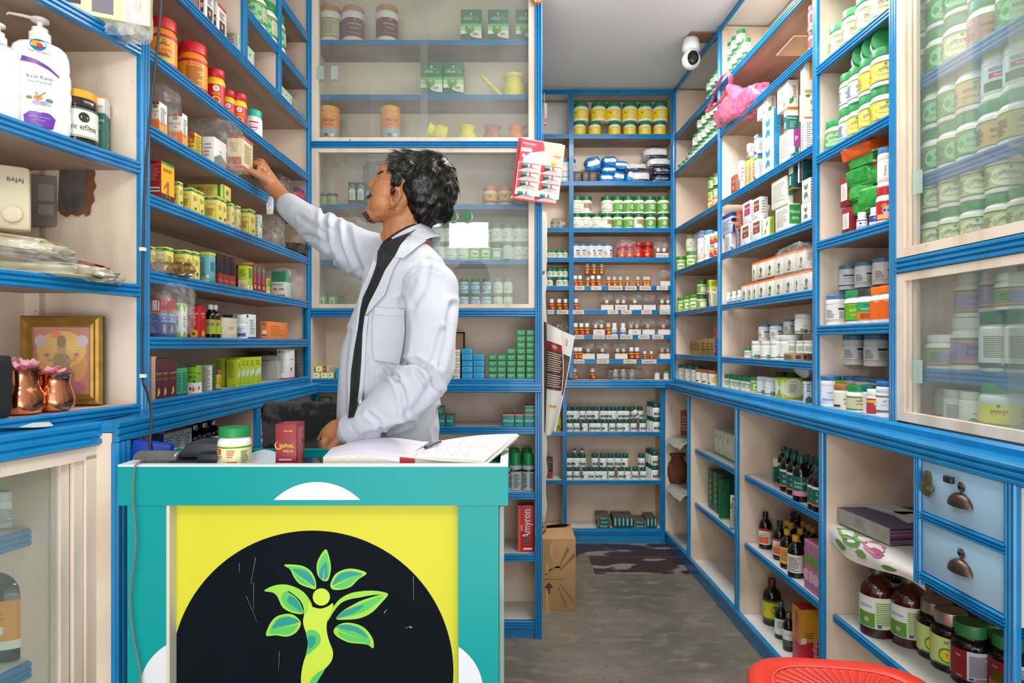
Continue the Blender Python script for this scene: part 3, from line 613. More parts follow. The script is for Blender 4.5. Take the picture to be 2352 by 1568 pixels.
vessel('bluecap','powder_jar','jar','pet',.115,.037,'#e6eaee','#2f74b4','#eef2f6',[('txt',0,.46,.075,'अर्जुन चूर्ण','#2c3c54',80),('txt',0,.35,.05,'Arjuna Churna','#3c4c64',70),('rect',-60,60,.2,.28,'#8ac0e0')],26)
vessel('greenblack','powder_jar','jar','jar',.115,.038,'#eeeeea','#3a3c3e','#2fa36a',[('rect',-180,0,.10,.34,'#f07a22'),('rect',0,180,.10,.34,'#f07a22'),('txt',0,.52,.06,'वातिकर चूर्ण','#1c3a24',80),('txt',0,.42,.065,'VATIKAR CHURNA','#eef6ee',80),('lines',-40,40,.15,.3,4,'#5a3a1a')],26)
vessel('orangejar','powder_jar','jar','jar',.125,.040,'#eeeeea','#f07418','#ee6a1a',[('disc',0,.38,.16,'#f3efe6'),('txt',0,.42,.10,'च्यवन','#23201c',60),('txt',5,.30,.09,'मधु','#23201c',44),('lines',-50,50,.56,.60,1,'#f7e7c0')],26)
vessel('goldcap','tablet_jar','jar','tub',.085,.033,'#f2f1ec','#a8723c','#f3ead0',[('rect',10,100,.12,.6,'#f0d020'),('txt',0,.42,.13,'तरंग','#221c18',70,8),('txt',6,.26,.12,'अनंत','#221c18',60,6),('rect',-80,-30,.12,.2,'#5a2a1c')],26)
vessel('greencap','tablet_jar','jar','jar',.085,.036,'#f2f2ee','#128a44','#dcd3a4',[('band',.56,.60,'#2a7a3c'),('band',.10,.14,'#2a7a3c'),('txt',0,.44,.10,'अस्थीरीन','#3a2a1c',76),('txt',0,.32,.08,'ASTHIRIN','#2a221c',66),('disc',20,.2,.07,'#e0a86a'),('disc',0,.53,.04,'#b9c92e')],28)
vessel('tealtab','tablet_jar','jar','tub',.09,.03,'#f0f0ec','#167a72','#ece9df',[('txt',0,.5,.08,'अर्जुन','#2a7a6a',60),('rect',-30,30,.14,.22,'#2c3a6a'),('disc',0,.34,.1,'#c8d3b8')],22)
vessel('redmed','tablet_jar','jar','tub',.09,.028,'#f0f0ec','#eef0ee','#c9241e',[('rect',-80,80,.42,.6,'#e9c22a'),('disc',10,.3,.09,'#f0c03a'),('rect',-90,-20,.12,.5,'#c8404a')],22)
vessel('longjar','powder_jar','jar','pet',.14,.036,'#edf0f4','#2f74b4','#f4f4f2',[('band',.56,.6,'#7a6a3c'),('band',.15,.2,'#7a6a3c'),('txt',0,.45,.07,'शुंठी चूर्ण','#2a6a4a',74),('txt',0,.34,.055,'Shunthi Churna','#2a4a6a',70)],26)
vessel('whitered','powder_jar','jar','pet',.16,.034,'#f0f0f0','#5a8fc4','#f2f1ee',[('txt',-12,.40,.08,'Wheatone','#2c2c34',70,90),('lines',8,60,.24,.6,12,'#777788'),('band',.16,.22,'#f0d0b8')],26)
vessel('redonion','powder_jar','jar','jar',.15,.036,'#efefef','#c02028','#c2222a',[('txt',0,.48,.10,'दिमाग्य','#f4dc2a',70),('disc',0,.36,.11,'#a9cbe0'),('txt',0,.36,.06,'ब्राह्मी','#3a3a8a',50),('rect',-60,60,.13,.26,'#f1b07a'),('band',.10,.13,'#c2222a')],26)
vessel('lqt','pill_bottle','bottle','hdpe',.075,.021,'#f2f2f0','#f0f2ee','#f1f2f4',[('band',.48,.54,'#2c4a9a'),('disc',-20,.34,.06,'#3c3c6a'),('txt',5,.34,.10,'Q LYCO','#3c3c5a',80),('rect',-60,60,.10,.2,'#8fb0d8')],20)
vessel('bluel','pill_bottle','bottle','hdpe',.075,.021,'#f2f2f0','#f0f2ee','#2c4aa0',[('txt',0,.4,.10,'LIVER','#e8eef8',70),('band',.07,.2,'#dfe6f0')],20)
vessel('rechjar','laxative_jar','jar','jar',.15,.055,'#e4e4dc','#dadcd2','#8a80ac',[('band',.57,.62,'#3c7a44'),('band',.53,.57,'#d98a3c'),('band',.10,.14,'#3c7a44'),('band',.14,.18,'#d98a3c'),('txt',0,.42,.12,'रेचक','#2c2a44',60),('txt',4,.30,.09,'Rechak','#2c2a44',56)],30)
vessel('rechwide','laxative_jar','jar','jar',.115,.062,'#e4e4dc','#dadcd2','#7480b4',[('band',.57,.62,'#3c7a44'),('band',.53,.57,'#d98a3c'),('band',.10,.14,'#3c7a44'),('band',.14,.18,'#d98a3c'),('rect',-90,-20,.18,.53,'#5f8f5a'),('txt',-34,.42,.11,'चूर्ण','#2a3a2a',40),('txt',-30,.29,.09,'Churna','#24302a',44),('rect',52,84,.18,.36,'#e8e8e8'),('disc',20,.24,.06,'#d85a34')],32)
vessel('tallwhite','powder_canister','canister','cone',.165,.05,'#d8dad8','#156a44','#d5d9d6',[('lines',-50,40,.24,.6,12,'#5a645e'),('rect',-180,0,.08,.16,'#4c5260'),('rect',0,180,.08,.12,'#4c5260'),('rect',60,110,.3,.5,'#8fae5a')],30)
vessel('rechi','tablet_jar','jar','tub',.10,.042,'#e9ece8','#d6dad6','#e4e9e4',[('disc',-10,.14,.12,'#3f9a6c'),('disc',12,.12,.10,'#6a4a3c'),('txt',5,.38,.10,'Rechi','#2f8a62',60),('txt',12,.28,.05,'tablets','#4a5a52',40),('band',.09,.13,'#6a4a3c')],28)
vessel('rechi_b','tablet_jar','jar','tub',.10,.042,'#e9ece8','#d6dad6','#e4e9e4',[('lines',-50,50,.16,.56,10,'#5a645e')],28)
vessel('pushy','powder_jar','jar','jar',.125,.058,'#dfe6ea','#1c8a4e','#ece23a',[('band',.10,.18,'#2c9a54'),('band',.56,.62,'#cfe0d8'),('txt',-16,.42,.10,'पुष्यानुग','#3a4a3a',56),('disc',-16,.54,.035,'#3f9a4a'),('rect',30,74,.16,.5,'#e9e7d0'),('lines',33,72,.18,.48,6,'#6a6a5a'),('rect',30,74,.19,.23,'#3c4a8a')],32)
vessel('smallgreen','tablet_jar','jar','pill',.06,.022,'#eef0ec','#2c8a54','#e6ece0',[('lines',-40,40,.2,.5,4,'#6a7a6a'),('band',.48,.54,'#8fc06a')],12)
vessel('medgreen','tablet_jar','jar','pill',.075,.026,'#dfe8d8','#3a7a34','#86b03c',[('rect',-30,40,.16,.5,'#e8efdc')],16)
vessel('medblue','tablet_jar','jar','tub',.085,.027,'#dfe8ee','#1f7a48','#8fc0de',[('rect',-60,60,.3,.5,'#e8f2f6'),('lines',-30,30,.34,.46,2,'#4a7a8a')],20)
vessel('medpale','tablet_jar','jar','tub',.085,.027,'#e8e9e0','#7c9a5c','#eceadc',[('disc',0,.5,.05,'#b9b04a'),('txt',0,.4,.06,'TABLETS','#7a3a3a',66),('lines',-40,40,.2,.32,2,'#9a9a8a')],20)
vessel('limebot','tablet_jar','jar','tub',.08,.027,'#f0f2ec','#4a9a2c','#8cc63c',[('rect',-40,40,.2,.54,'#eef4e0'),('rect',-24,24,.28,.40,'#6fae2c')],18)
vessel('redjar2','powder_jar','jar','jar',.09,.031,'#7a1c16','#c01c20','#c4261c',[('disc',10,.24,.1,'#f0b41c'),('txt',0,.46,.07,'DABUR','#f4e8d8',60)],20)
vessel('orlid','balm_jar','jar','jar',.09,.036,'#e6dfd8','#ee7c44','#e9b848',[('disc',0,.46,.09,'#d8503c'),('txt',0,.46,.05,'Sona','#f7e8e0',40),('rect',-80,80,.10,.24,'#b0544a'),('rect',-95,-50,.16,.5,'#5a84b0')],24)
vessel('blackgreen','balm_jar','jar','tub',.05,.021,'#e8a040','#35353a','#82b84c',[('band',.09,.28,'#e2963c')],18)
vessel('deo','body_spray','spray can','deo',.16,.0265,'#9fa6a8','#138044','#aeb4b4',[('band',.50,.56,'#1c2430'),('txt',0,.53,.035,'Alwin','#e6ecec',60),('lines',-60,-6,.06,.46,14,'#2c343c'),('lines',6,60,.06,.46,14,'#2c343c')],26)
def syr(k,lab,ops,cap='#1c1c1e',H_=.17,R_=.030,capm=0,body='#150a08',nm='syrup_bottle',lz=None,seg=26): vessel(k,nm,'bottle','syrup',H_,R_,body,cap,lab,ops,seg,glass=1,capmetal=capm,caprough=.3,lz=lz)
syr('liv','#0f6a60',[('band',.50,.56,'#e8ece8'),('txt',0,.40,.10,'Liv.52','#f0f4f2',80),('band',.13,.17,'#ec7a2c'),('lines',-40,40,.22,.3,2,'#bcd8d0')],'#0f5a50')
syr('evec','#0f6a60',[('band',.13,.24,'#e889b0'),('txt',0,.42,.075,'Evecocid','#f0f4f2',80),('lines',-40,40,.3,.36,2,'#bcd8d0'),('rect',50,90,.2,.52,'#dfe8e4')],'#0f5a50')
syr('orlab','#e9e4dc',[('band',.50,.56,'#c4342c'),('rect',-60,30,.16,.34,'#ea6a2c'),('txt',0,.43,.06,'KUFF','#7a2a2a',60),('lines',-40,40,.36,.4,2,'#555555')])
syr('amber','#e8a22c',[('rect',-70,10,.16,.52,'#f0c060'),('lines',-60,60,.2,.5,7,'#8a4a1a')],'#d99a2c')
syr('amberw','#e6e3dc',[('lines',-60,20,.16,.5,9,'#5a5a5a'),('txt',-10,.48,.05,'RAKTASODHAK','#9a2a2a',70)],'#d99a2c',H_=.175,R_=.033)
syr('ygreen','#c7c22c',[('rect',-50,40,.17,.5,'#e8c81e'),('band',.13,.17,'#2a8a3c'),('disc',14,.36,.09,'#3f9a3c'),('band',.52,.56,'#2a6a34')],'#5e2222',H_=.20,R_=.040)
syr('smallw','#e4e6e0',[('lines',-40,40,.3,.5,5,'#7a7a7a')],'#8a8d90',H_=.14,R_=.024,capm=1)
syr('smallg','#e4e6e0',[('rect',-180,180,.13,.3,'#3f5a4a'),('txt',0,.44,.06,'Livomin','#3a3a3a',60)],'#a9acb0',H_=.14,R_=.022,capm=1)
syr('silcap','#e6eceb',[('disc',-14,.30,.12,'#168a80'),('disc',14,.30,.12,'#12766e'),('lines',-20,20,.5,.55,1,'#555555')],'#a9abac',H_=.15,R_=.031,capm=1)
syr('vironil','#1c3a24',[('rect',-50,10,.16,.52,'#cfd2cc'),('lines',-46,6,.2,.5,8,'#6a6a6a'),('txt',32,.36,.08,'Viron','#7fc65a',50)],'#8d8f90',H_=.16,R_=.029,capm=1)
syr('bhring','#a6b82e',[('rect',-45,45,.38,.46,'#5a2c6a'),('txt',0,.42,.06,'महाभृंगराज','#e9e4f0',70),('band',.52,.56,'#e08a2c')],'#e6eaee',H_=.16,R_=.026)
syr('resto','#dfe7dc',[('rect',-75,-8,.14,.52,'#e6ebe6'),('rect',-75,-8,.14,.34,'#5f9a34'),('txt',-42,.43,.07,'restolive','#4a5a5a',46),('rect',-8,80,.14,.54,'#dbe6b4'),('lines',-4,76,.18,.5,12,'#6a7a5a'),('disc',-36,.24,.035,'#c8b09a'),('rect',0,14,.15,.19,'#2c5aa8')],'#2c5a34',H_=.21,R_=.045,body='#3d1611',seg=34)
vessel('zandu','tonic_jar','jar','tonic',.145,.045,'#1a0f0d','#b0aaa6','#cfe08a',[('txt',-8,.53,.12,'ana','#2a6a34',60),('disc',-14,.30,.13,'#4a9a3c'),('disc',-14,.30,.10,'#f2d42a'),('txt',-14,.30,.10,'Y','#a0401c',20),('rect',-50,10,.12,.15,'#2a7a4a'),('lines',34,70,.2,.5,8,'#8a7a4a')],34,rough=.12,caprough=.35,capmetal=.8)
vessel('live','tonic_jar','jar','tonic',.145,.042,'#120b0b','#1f7a3c','#e6e4ea',[('rect',-75,-14,.12,.6,'#8a1824'),('txt',-40,.5,.055,'Vita','#e8d8d8',40),('txt',-36,.17,.05,'Live','#f0f0f0',30),('lines',-8,64,.2,.54,14,'#5a5a66'),('rect',-8,4,.14,.18,'#2c5aa8'),('lines',8,64,.13,.18,3,'#5a5a66')],34,rough=.12)
vessel('goldlid','tonic_jar','jar','jar',.10,.038,'#241512','#a8884a',None,[],30,rough=.12,caprough=.3,capmetal=.7)
vessel('bigsyrup','tonic_bottle','bottle','syrup',.30,.082,'#131c16','#2a2a2a','#d98a20',[('rect',-70,14,.14,.50,'#df9426'),('lines',-60,0,.36,.48,6,'#9a5a1a'),('rect',-58,-8,.26,.33,'#e8e2d0'),('lines',-56,-10,.265,.325,2,'#333333'),('rect',20,70,.24,.42,'#7a2a4a'),('txt',46,.46,.05,'Shilajit','#8a2a2a',46),('rect',-20,22,.12,.2,'#dfe0d4')],36,glass=1)
vessel('kalonji','spice_jar','jar','pet',.105,.034,'#2a2320','#e9a41c','#eceadf',[('disc',8,.50,.09,'#2a2622'),('band',.635,.655,'#2c5a34'),('band',.15,.17,'#8fae5a'),('txt',6,.30,.12,'वन सिलाम','#262420',84),('lines',-80,-46,.24,.56,5,'#8a8a80')],34,rough=.15,lz=(.14,.66))
vessel('deskjar','tablet_jar','jar','jar',.092,.0325,'#f3f4f2','#1d8a48','#e6e4a8',[('band',.57,.60,'#2a8a44'),('band',.60,.62,'#f0e23c'),('rect',-64,-34,.42,.55,'#cc3a24'),('lines',-62,-36,.44,.53,3,'#f2d0a0'),('lines',-66,-28,.32,.4,2,'#55552a'),('rect',-70,-22,.02,.28,'#f4f3ec'),('txt',-44,.17,.08,'JAN 2025','#4a4a55',42),('txt',-44,.08,.08,'DEC 2027','#4a4a55',42),('rect',-8,24,.24,.28,'#d2452c'),('lines',-10,18,.36,.54,4,'#c45a3c'),('lines',36,66,.06,.52,13,'#6a7a5a')],44,.01,lz=(.02,.62))
K['deskjar'][0] = 'tablet_jar'
vessel('pot_y','neti_pot','pot','jar',.09,.04,'#f0d838','#f0d838',None,[])
def pot(k,hx):
 b = MB().lathe([(.030,0),(.040,.004),(.043,.02),(.043,.042),(.038,.052),(.031,.060),(.031,.066),(.037,.080),(.040,.084),(.037,.086),(.028,.066),(.0,.064)],col(hx,.45),28,closed=False)
 b.lathe([(0,0),(.030,0)],col(hx,.45),28,closed=False); K[k] = ['neti_pot','pot',.086,[('pot',b)],None]
pot('pot_y','#f0dc3c'); pot('pot_m','#b9686c'); pot('pot_o','#ee8a34')
# ================================================================== printed styles of cartons
def two(base,front,side): return (base,{'F': front,'R': side,'L': side})
YB = [('r',0,.86,1,.95,'#1f8a3c'),('t',.5,.905,.06,'वैद्यनाथ','#e8f2d8'),('r',.14,.1,.16,.68,'#7a7a3a'),('r',.84,.1,.86,.68,'#7a7a3a'),('c',.5,.68,.0,'#7a7a3a'),('l',.2,.28,.8,.56,8,'#8a8548'),('t',.5,.7,.05,'महानारायण तैल','#6a6a2c')]
YB2 = [('r',0,.86,1,.95,'#1f8a3c'),('t',.5,.905,.06,'वैद्यनाथ','#e8f2d8'),('l',.2,.5,.8,.7,4,'#8a8548'),('c',.5,.22,.05,'#3a4a6a'),('leaf',.5,.14,.14,60,'#3a6a34'),('r',.1,.1,.13,.72,'#7a7a3a')]
HM = lambda txt,top='#f0843c': [('r',0,.94,1,1,top),('r',0,0,1,.62,'#0f6a62'),('t',.5,.45,.16,txt,'#eef2f0')]
STY = {
'yellow': two('#ead76c',YB,YB2),
'almond': two('#d8b62c',[('r',0,.5,1,1,'#a4552c'),('c',.3,.75,.12,'#c4733c'),('c',.7,.8,.12,'#8f4622'),('c',.5,.62,.1,'#c98048'),('r',0,.0,1,.18,'#6a2c1c'),('t',.5,.35,.18,'बादाम','#3a2a14')],[('l',.1,.1,.9,.9,8,'#7a6a2a')]),
'pilonil': ('#f3eee4',{f: [('r',0,0,1,.42,'#f08434'),('p',[(0,.42),(.1,.5),(.2,.42),(.3,.5),(.4,.42),(.5,.5),(.6,.42),(.7,.5),(.8,.42),(.9,.5),(1,.42)],'#f3a04c'),('r',0,.9,1,1,'#b0343a'),('c',.5,.84,.05,'#3f9a3c',1.6),('t',.5,.68,.10,'PILONIL','#c8303c'),('t',.5,.58,.08,'OIL','#c8303c')] for f in 'F'} | {f: [('r',0,0,1,.4,'#f3a04c'),('l',.15,.3,.85,.85,9,'#5a6a7a')] for f in 'RL'}),
'creamred': two('#ecd9a4',[('r',0,.92,1,1,'#c8343c'),('r',0,0,1,.08,'#c8343c'),('r',.1,.1,.9,.34,'#b4603c'),('l',.2,.5,.8,.8,7,'#a08a5a')],[('r',0,.9,1,1,'#d0626c'),('r',0,0,1,.08,'#c8505c'),('l',.12,.2,.88,.8,12,'#9a9280')]),
'rhuet': two('#a01c24',[('l',.1,.5,.9,.92,9,'#c98a84'),('r',.2,.22,.9,.34,'#e4ddd2'),('l',.22,.23,.88,.33,1,'#333333'),('c',.22,.12,.035,'#d8d0c0'),('c',.5,.12,.035,'#3f8a3c')],[('r',0,0,1,1,'#f2b41c'),('r',0,0,1,.2,'#5a1c1c'),('r',0,.94,1,1,'#2f9a44'),('t',.5,.80,.12,'RHUET','#2c1c1c'),('c',.5,.52,.03,'#b06a4a'),('p',[(.4,.5),(.6,.5),(.56,.3),(.66,.1),(.58,.1),(.5,.28),(.4,.1),(.34,.12),(.44,.32)],'#b4694a'),('p',[(.2,.36),(.42,.5),(.42,.45),(.22,.31)],'#a85c40')]),
'flatyellow': two('#e3cf5e',[('t',.2,.55,.5,'महा','#3a2c1c',0,.7),('c',.62,.5,.3,'#c9b648'),('r',.84,0,.92,1,'#1f8a3c'),('leaf',.1,.3,.5,40,'#5a7a34'),('l',.3,.2,.5,.8,5,'#8a7a34')],[('c',.5,.5,.2,'#4a7a8a'),('r',0,0,.1,1,'#1f8a3c')]),
'threeplus': two('#b9a9c4',[('r',0,.66,1,.86,'#c8383c'),('t',.5,.76,.12,'THREE PLUS','#f2e8e8'),('r',0,.86,1,1,'#5a4a6a'),('l',.15,.2,.8,.6,8,'#8a7a94')],[('r',0,.0,1,1,'#4a3c6a'),('r',.0,.66,1,.86,'#c8383c')]),
'teal': two('#6fb0b4',[('r',0,.92,1,1,'#c8d02c'),('r',0,0,1,.1,'#c8d02c'),('l',.12,.2,.6,.84,11,'#2c5a6a'),('r',.7,.16,.95,.26,'#e8eeee')],[('r',0,.92,1,1,'#c8d02c'),('r',0,0,1,.1,'#2f9a44'),('r',.2,.4,.8,.7,'#3c7aa0'),('c',.5,.82,.05,'#b9c92e')]),
'darkred': two('#2c1c20',[('r',0,0,1,.34,'#8a2c24'),('t',.5,.8,.08,'VIGOREX','#b8a8a8',0),('l',.1,.4,.9,.7,5,'#7a5a5a')],[('r',0,0,1,.38,'#a8382c'),('t',.5,.16,.1,'Shilajit','#e4b0a0'),('p',[(.2,.9),(.8,.99),(.8,.8)],'#7a2030')]),
'limecream': two('#b9cc34',[('r',0,0,1,.42,'#e8d8a8'),('l',.15,.55,.85,.85,4,'#6a7a2a'),('l',.2,.1,.8,.3,3,'#9a8a5a')],[('r',0,.0,1,.2,'#e8ecc4'),('c',.5,.12,.06,'#4a9a3c'),('r',.2,.5,.8,.9,'#5a9a2c')]),
'maroon': two('#8a2440',[('l',.15,.3,.85,.8,7,'#c98a9a'),('r',0,.92,1,1,'#c8a03c')],[('p',[(.5,.95),(.85,.8),(.5,.62),(.15,.8)],'#3f9a4c'),('t',.5,.5,.1,'BRAHMI','#e8c4d0',90,.5),('c',.5,.18,.08,'#d8a03c')]),
'bagbox': two('#c9d8cc',[('r',0,.6,1,1,'#2f7a54'),('r',0,0,1,.12,'#d05a50'),('r',.1,.28,.4,.36,'#c04a44'),('r',.55,.28,.9,.36,'#c04a44'),('t',.4,.5,.12,'Himkasyl','#3a3a3a')],[('r',0,.6,1,1,'#3c8a5c')]),
'ortho': two('#1f4a8a',[('r',0,.62,1,1,'#a82830'),('r',.35,.68,.95,.92,'#eceae4'),('t',.64,.85,.07,'JAN 2023','#2c2c2c',0,.5),('t',.64,.75,.07,'DEC 2047','#2c2c2c',0,.5),('l',.1,.1,.9,.56,8,'#7a98c4'),('r',0,.60,1,.62,'#d8a03c'),('r',0,.66,1,.67,'#d8a03c')],[('r',0,.66,1,1,'#a82830'),('r',0,.64,1,.655,'#d8a03c'),('r',0,.69,1,.70,'#d8a03c'),('t',.5,.58,.07,'ORTHOSONIC','#eef2f6'),('t',.5,.49,.07,'OIL','#eef2f6'),('t',.5,.41,.07,'ओर्थोसोनिक','#dfe6f0'),('r',.2,.1,.8,.34,'#1c7a9a'),('c',.5,.2,.06,'#e8784c'),('p',[(.4,.32),(.6,.32),(.55,.12),(.45,.12)],'#e08a6a')]),
'whitegreen': two('#f0f2e6',[('p',[(0,1),(.5,.95),(1,1),(.7,.72),(.5,.84),(.3,.72)],'#8fc63c'),('p',[(0,0),(1,0),(.7,.2),(.5,.08),(.3,.2)],'#8fc63c'),('t',.5,.5,.07,'हर्बल तेल','#5a6aa0',90,.4)],[('p',[(0,1),(1,1),(.5,.72)],'#8fc63c'),('p',[(0,0),(1,0),(.5,.2)],'#8fc63c'),('l',.3,.3,.7,.64,5,'#7a8aa0')]),
'jatyadi': two('#c41c20',[('r',0,.92,1,1,'#5a3a2c'),('c',.5,.86,.055,'#a81c22',1.9),('t',.5,.86,.06,'Dabur','#f4e8e4',0,.5),('t',.5,.70,.075,'JATYADI','#f4ecec'),('t',.5,.61,.075,'TAIL','#f4ecec'),('c',.55,.13,.13,'#f0941c'),('c',.55,.13,.09,'#d8c83c'),('c',.55,.13,.05,'#5a6a2c')],[('r',0,.92,1,1,'#5a3a2c'),('c',.5,.86,.045,'#a81c22',1.4),('t',.5,.70,.07,'जात्यादि','#f4ecec'),('t',.5,.61,.07,'तेल','#f4ecec'),('c',.5,.13,.10,'#f0941c'),('c',.5,.13,.05,'#d8c83c')]),
'soap': two('#d8d0bc',[('r',.2,.2,.8,.72,'#e9dcb8'),('t',.5,.5,.2,'VEDIC','#4a4438',0,.5),('l',.3,.28,.7,.38,1,'#6a6454')],[('r',.15,.2,.85,.72,'#e9dcb8'),('t',.5,.5,.2,'VEDIC','#4a4438',0,.6)]),
'whiteblue': two('#eef0ee',[('r',0,0,1,.08,'#24408a'),('r',.0,.86,1,.97,'#2c7a3c'),('t',.5,.62,.08,'LIV PRASH','#3a5a7a'),('c',.5,.32,.09,'#9ac03c'),('l',.2,.46,.8,.56,2,'#6a8aa0')],[('l',.15,.2,.85,.8,9,'#7a8a9a'),('r',0,0,1,.08,'#24408a')]),
'tooth': two('#e8843c',[('r',.3,.2,.7,.55,'#2c3444'),('c',.5,.4,.14,'#e6e0dc'),('l',.2,.75,.8,.92,2,'#8a4a1c')],[('l',.1,.2,.8,.8,5,'#c46a2c')]),
'cardred': two('#c9a886',[('t',.5,.5,.30,'XNX','#b42c34',90,.9),('r',0,0,.1,1,'#bb3440')],[('r',.45,0,.55,1,'#d8bc9a')]),
'wine': two('#5a2c34',[('l',.2,.4,.8,.7,3,'#a88a5a'),('c',.5,.14,.06,'#b88a6a')],[('t',.5,.62,.07,'द्राक्षारिष्ट','#d8b44c'),('t',.5,.48,.05,'DRAKSHA','#b8944c'),('leaf',.5,.08,.2,90,'#c89a7a'),('c',.5,.16,.05,'#e0b04a'),('c',.35,.1,.03,'#d89a7a')]),
'greenslim': two('#3fae7c',[('l',.15,.2,.85,.85,9,'#1c5a3c')],[('l',.1,.15,.9,.85,9,'#1c5a3c'),('r',0,0,1,.07,'#2c3a7a')]),
'amla': two('#86b42c',[('r',0,0,1,.38,'#f0eee4'),('c',.3,.16,.06,'#a8642c'),('p',[(.5,.08),(.62,.3),(.7,.14),(.84,.26),(.74,.06)],'#c43c54'),('t',.5,.74,.09,'AMLA TAIL','#2c3a14'),('t',.5,.58,.10,'अमृत तेल','#2c3a14'),('c',.72,.42,.045,'#1c4a3c'),('r',0,.95,1,1,'#3a4a1c')],[('r',0,0,1,.38,'#f0eee4'),('c',.4,.18,.07,'#b8743c'),('t',.5,.7,.08,'AMLA','#2c3a14')]),
'leaflet': two('#e8e8d8',[('l',.1,.06,.9,.92,17,'#5a5a54'),('r',0,.96,1,1,'#5a8a2c'),('r',0,0,1,.03,'#7ab03c')],[('r',.0,0,1,1,'#3a5a2c')]),
'yblue': two('#e8b82c',[('r',0,.8,1,1,'#2c4aa0'),('r',0,0,1,.07,'#2c4aa0'),('l',.1,.2,.9,.7,6,'#8a6a1c')],[('r',0,.8,1,1,'#c4483c'),('r',0,0,1,.07,'#2c4aa0'),('l',.1,.2,.9,.7,6,'#8a6a1c')]),
'lime': two('#b4c41c',[('l',.12,.3,.8,.9,10,'#6a7a1c'),('c',.7,.08,.03,'#3f9a6c')],[('p',[(.1,.3),(.9,.42),(.9,.62),(.1,.5)],'#c8d8c8'),('l',.2,.7,.8,.9,3,'#6a7a1c'),('c',.5,.1,.03,'#3f9a6c')]),
'whitered': two('#f0eee8',[('r',0,0,1,.05,'#c8343c'),('leaf',.1,.88,.12,20,'#3f9a3c'),('l',.12,.2,.8,.74,14,'#9a9488')],[('r',0,0,1,.05,'#c8343c'),('leaf',.1,.88,.12,20,'#3f9a3c'),('t',.6,.66,.07,'Orthomol','#c03a34'),('c',.55,.32,.07,'#e8843c'),('c',.55,.32,.035,'#6a4a3c')]),
'brownbox': two('#4a3c34',[('l',.2,.2,.8,.8,4,'#7a6a5a')],[('l',.2,.2,.8,.8,4,'#7a6a5a')]),
'picture': two('#e9e4dc',[('r',0,.0,.12,1,'#a83034'),('r',.3,.25,.75,.6,'#4a3a34'),('c',.52,.46,.07,'#c89a7c')],[('r',0,.9,1,1,'#c03a30'),('r',.2,.12,.8,.5,'#3c302c'),('c',.5,.34,.07,'#c89a7c'),('l',.2,.56,.8,.8,4,'#5a5a5a')]),
'stripe': two('#a8a48c',[('l',.1,.05,.9,.95,7,'#7a7664')],[('l',.1,.05,.9,.95,7,'#7a7664')]),
'palegreen': two('#d3d8cc',[('l',.1,.1,.9,.9,6,'#9aa48c')],[('p',[(0,1),(1,1),(1,.8),(0,.55)],'#b8d8b0'),('leaf',.4,.5,.3,40,'#6aa86c'),('l',.1,.1,.7,.3,3,'#9aa48c')]),
'greentea': ('#3c7a5c',{'F': [('r',0,.0,1,.52,'#e8efe4'),('r',0,.38,1,.52,'#b9d8a8'),('r',0,.5,1,.58,'#7ab86c'),('p',[(0,0),(1,0),(1,.14),(.7,.17),(.35,.29),(0,.27)],'#3a5f4c'),('leaf',.4,.26,.28,108,'#6a9a4a'),('leaf',.42,.26,.28,62,'#7aa84c'),('leaf',.41,.26,.18,88,'#5a8a3c'),('c',.7,.25,.07,'#e6e2dc',2.1),('c',.7,.27,.04,'#d8906c',2.1),('t',.5,.88,.16,'e','#eef4ee'),('t',.5,.79,.05,'PURE ORGANIC','#d8d83c'),('t',.36,.72,.09,'GREEN','#f2f6f2',0,.5),('t',.78,.72,.085,'tea','#d8d83c',0,.3)]}),
'darkgreen': two('#1f4a34',[('r',.12,.26,.88,.62,'#dfe6de'),('c',.5,.62,.14,'#dfe6de',1.0),('t',.5,.9,.08,'सांडू','#dfe6de'),('t',.5,.8,.09,'मधु जीवन','#dfe6de'),('l',.2,.3,.8,.56,5,'#8a9a8a'),('r',0,0,1,.1,'#44504a')],[('l',.3,.3,.7,.8,5,'#8aa894')]),
'limebox': two('#6fae3c',[('r',.25,.2,.75,.85,'#e4ecda'),('r',.4,.3,.6,.7,'#8aa88a')],[('l',.15,.2,.85,.8,5,'#2c5a2c'),('r',0,.9,1,1,'#3c7a3c')]),
'greenpack': ('#2f8a54',{'F': [('r',.06,.08,.94,.92,'#38935c'),('t',.5,.58,.3,'Pilocare','#dff0e2'),('l',.3,.2,.7,.34,1,'#b8dcc4')]}),
'bluepack': ('#2aa4d4',{'F': [('t',.5,.62,.26,'PYLODEX','#14507c'),('l',.3,.2,.9,.34,1,'#0f6ca0')]}),
'plexr': ('#dcd8cc',{'F': [('t',.5,.45,.45,'plexr','#3c4434'),('c',.5,.85,.08,'#c8403c')]}),
'yellowgreen': two('#cfd84c',[('r',.1,.1,.9,.9,'#eef0dc'),('leaf',.3,.3,.5,50,'#8ab43c')],[('l',.1,.1,.9,.9,3,'#8a9a3c')]),
'orangelab': two('#dcd6c8',[('r',0,0,1,1,'#d85a2c'),('t',.5,.5,.4,'Onper','#f4e4dc')],[('l',.1,.1,.9,.9,3,'#a89a8a')]),
'sanadg': ('#2c8a3c',{'F': [('t',.5,.55,.34,'Sanadi','#f0e03c'),('l',.2,.15,.8,.25,1,'#9ac87c')]}),
'sanadr': ('#c8242c',{'F': [('t',.5,.55,.34,'Sanadi','#f0e03c'),('l',.2,.15,.8,.25,1,'#f0a080')]}),
'hiora': ('#0f8a84',{'F': [('r',0,.88,1,1,'#e8784c'),('r',.03,.06,.97,.1,'#5ac4bc'),('t',.5,.45,.3,'HiOra-K','#eef6f4')],'L': [('r',0,0,1,1,'#8a8884')]}),
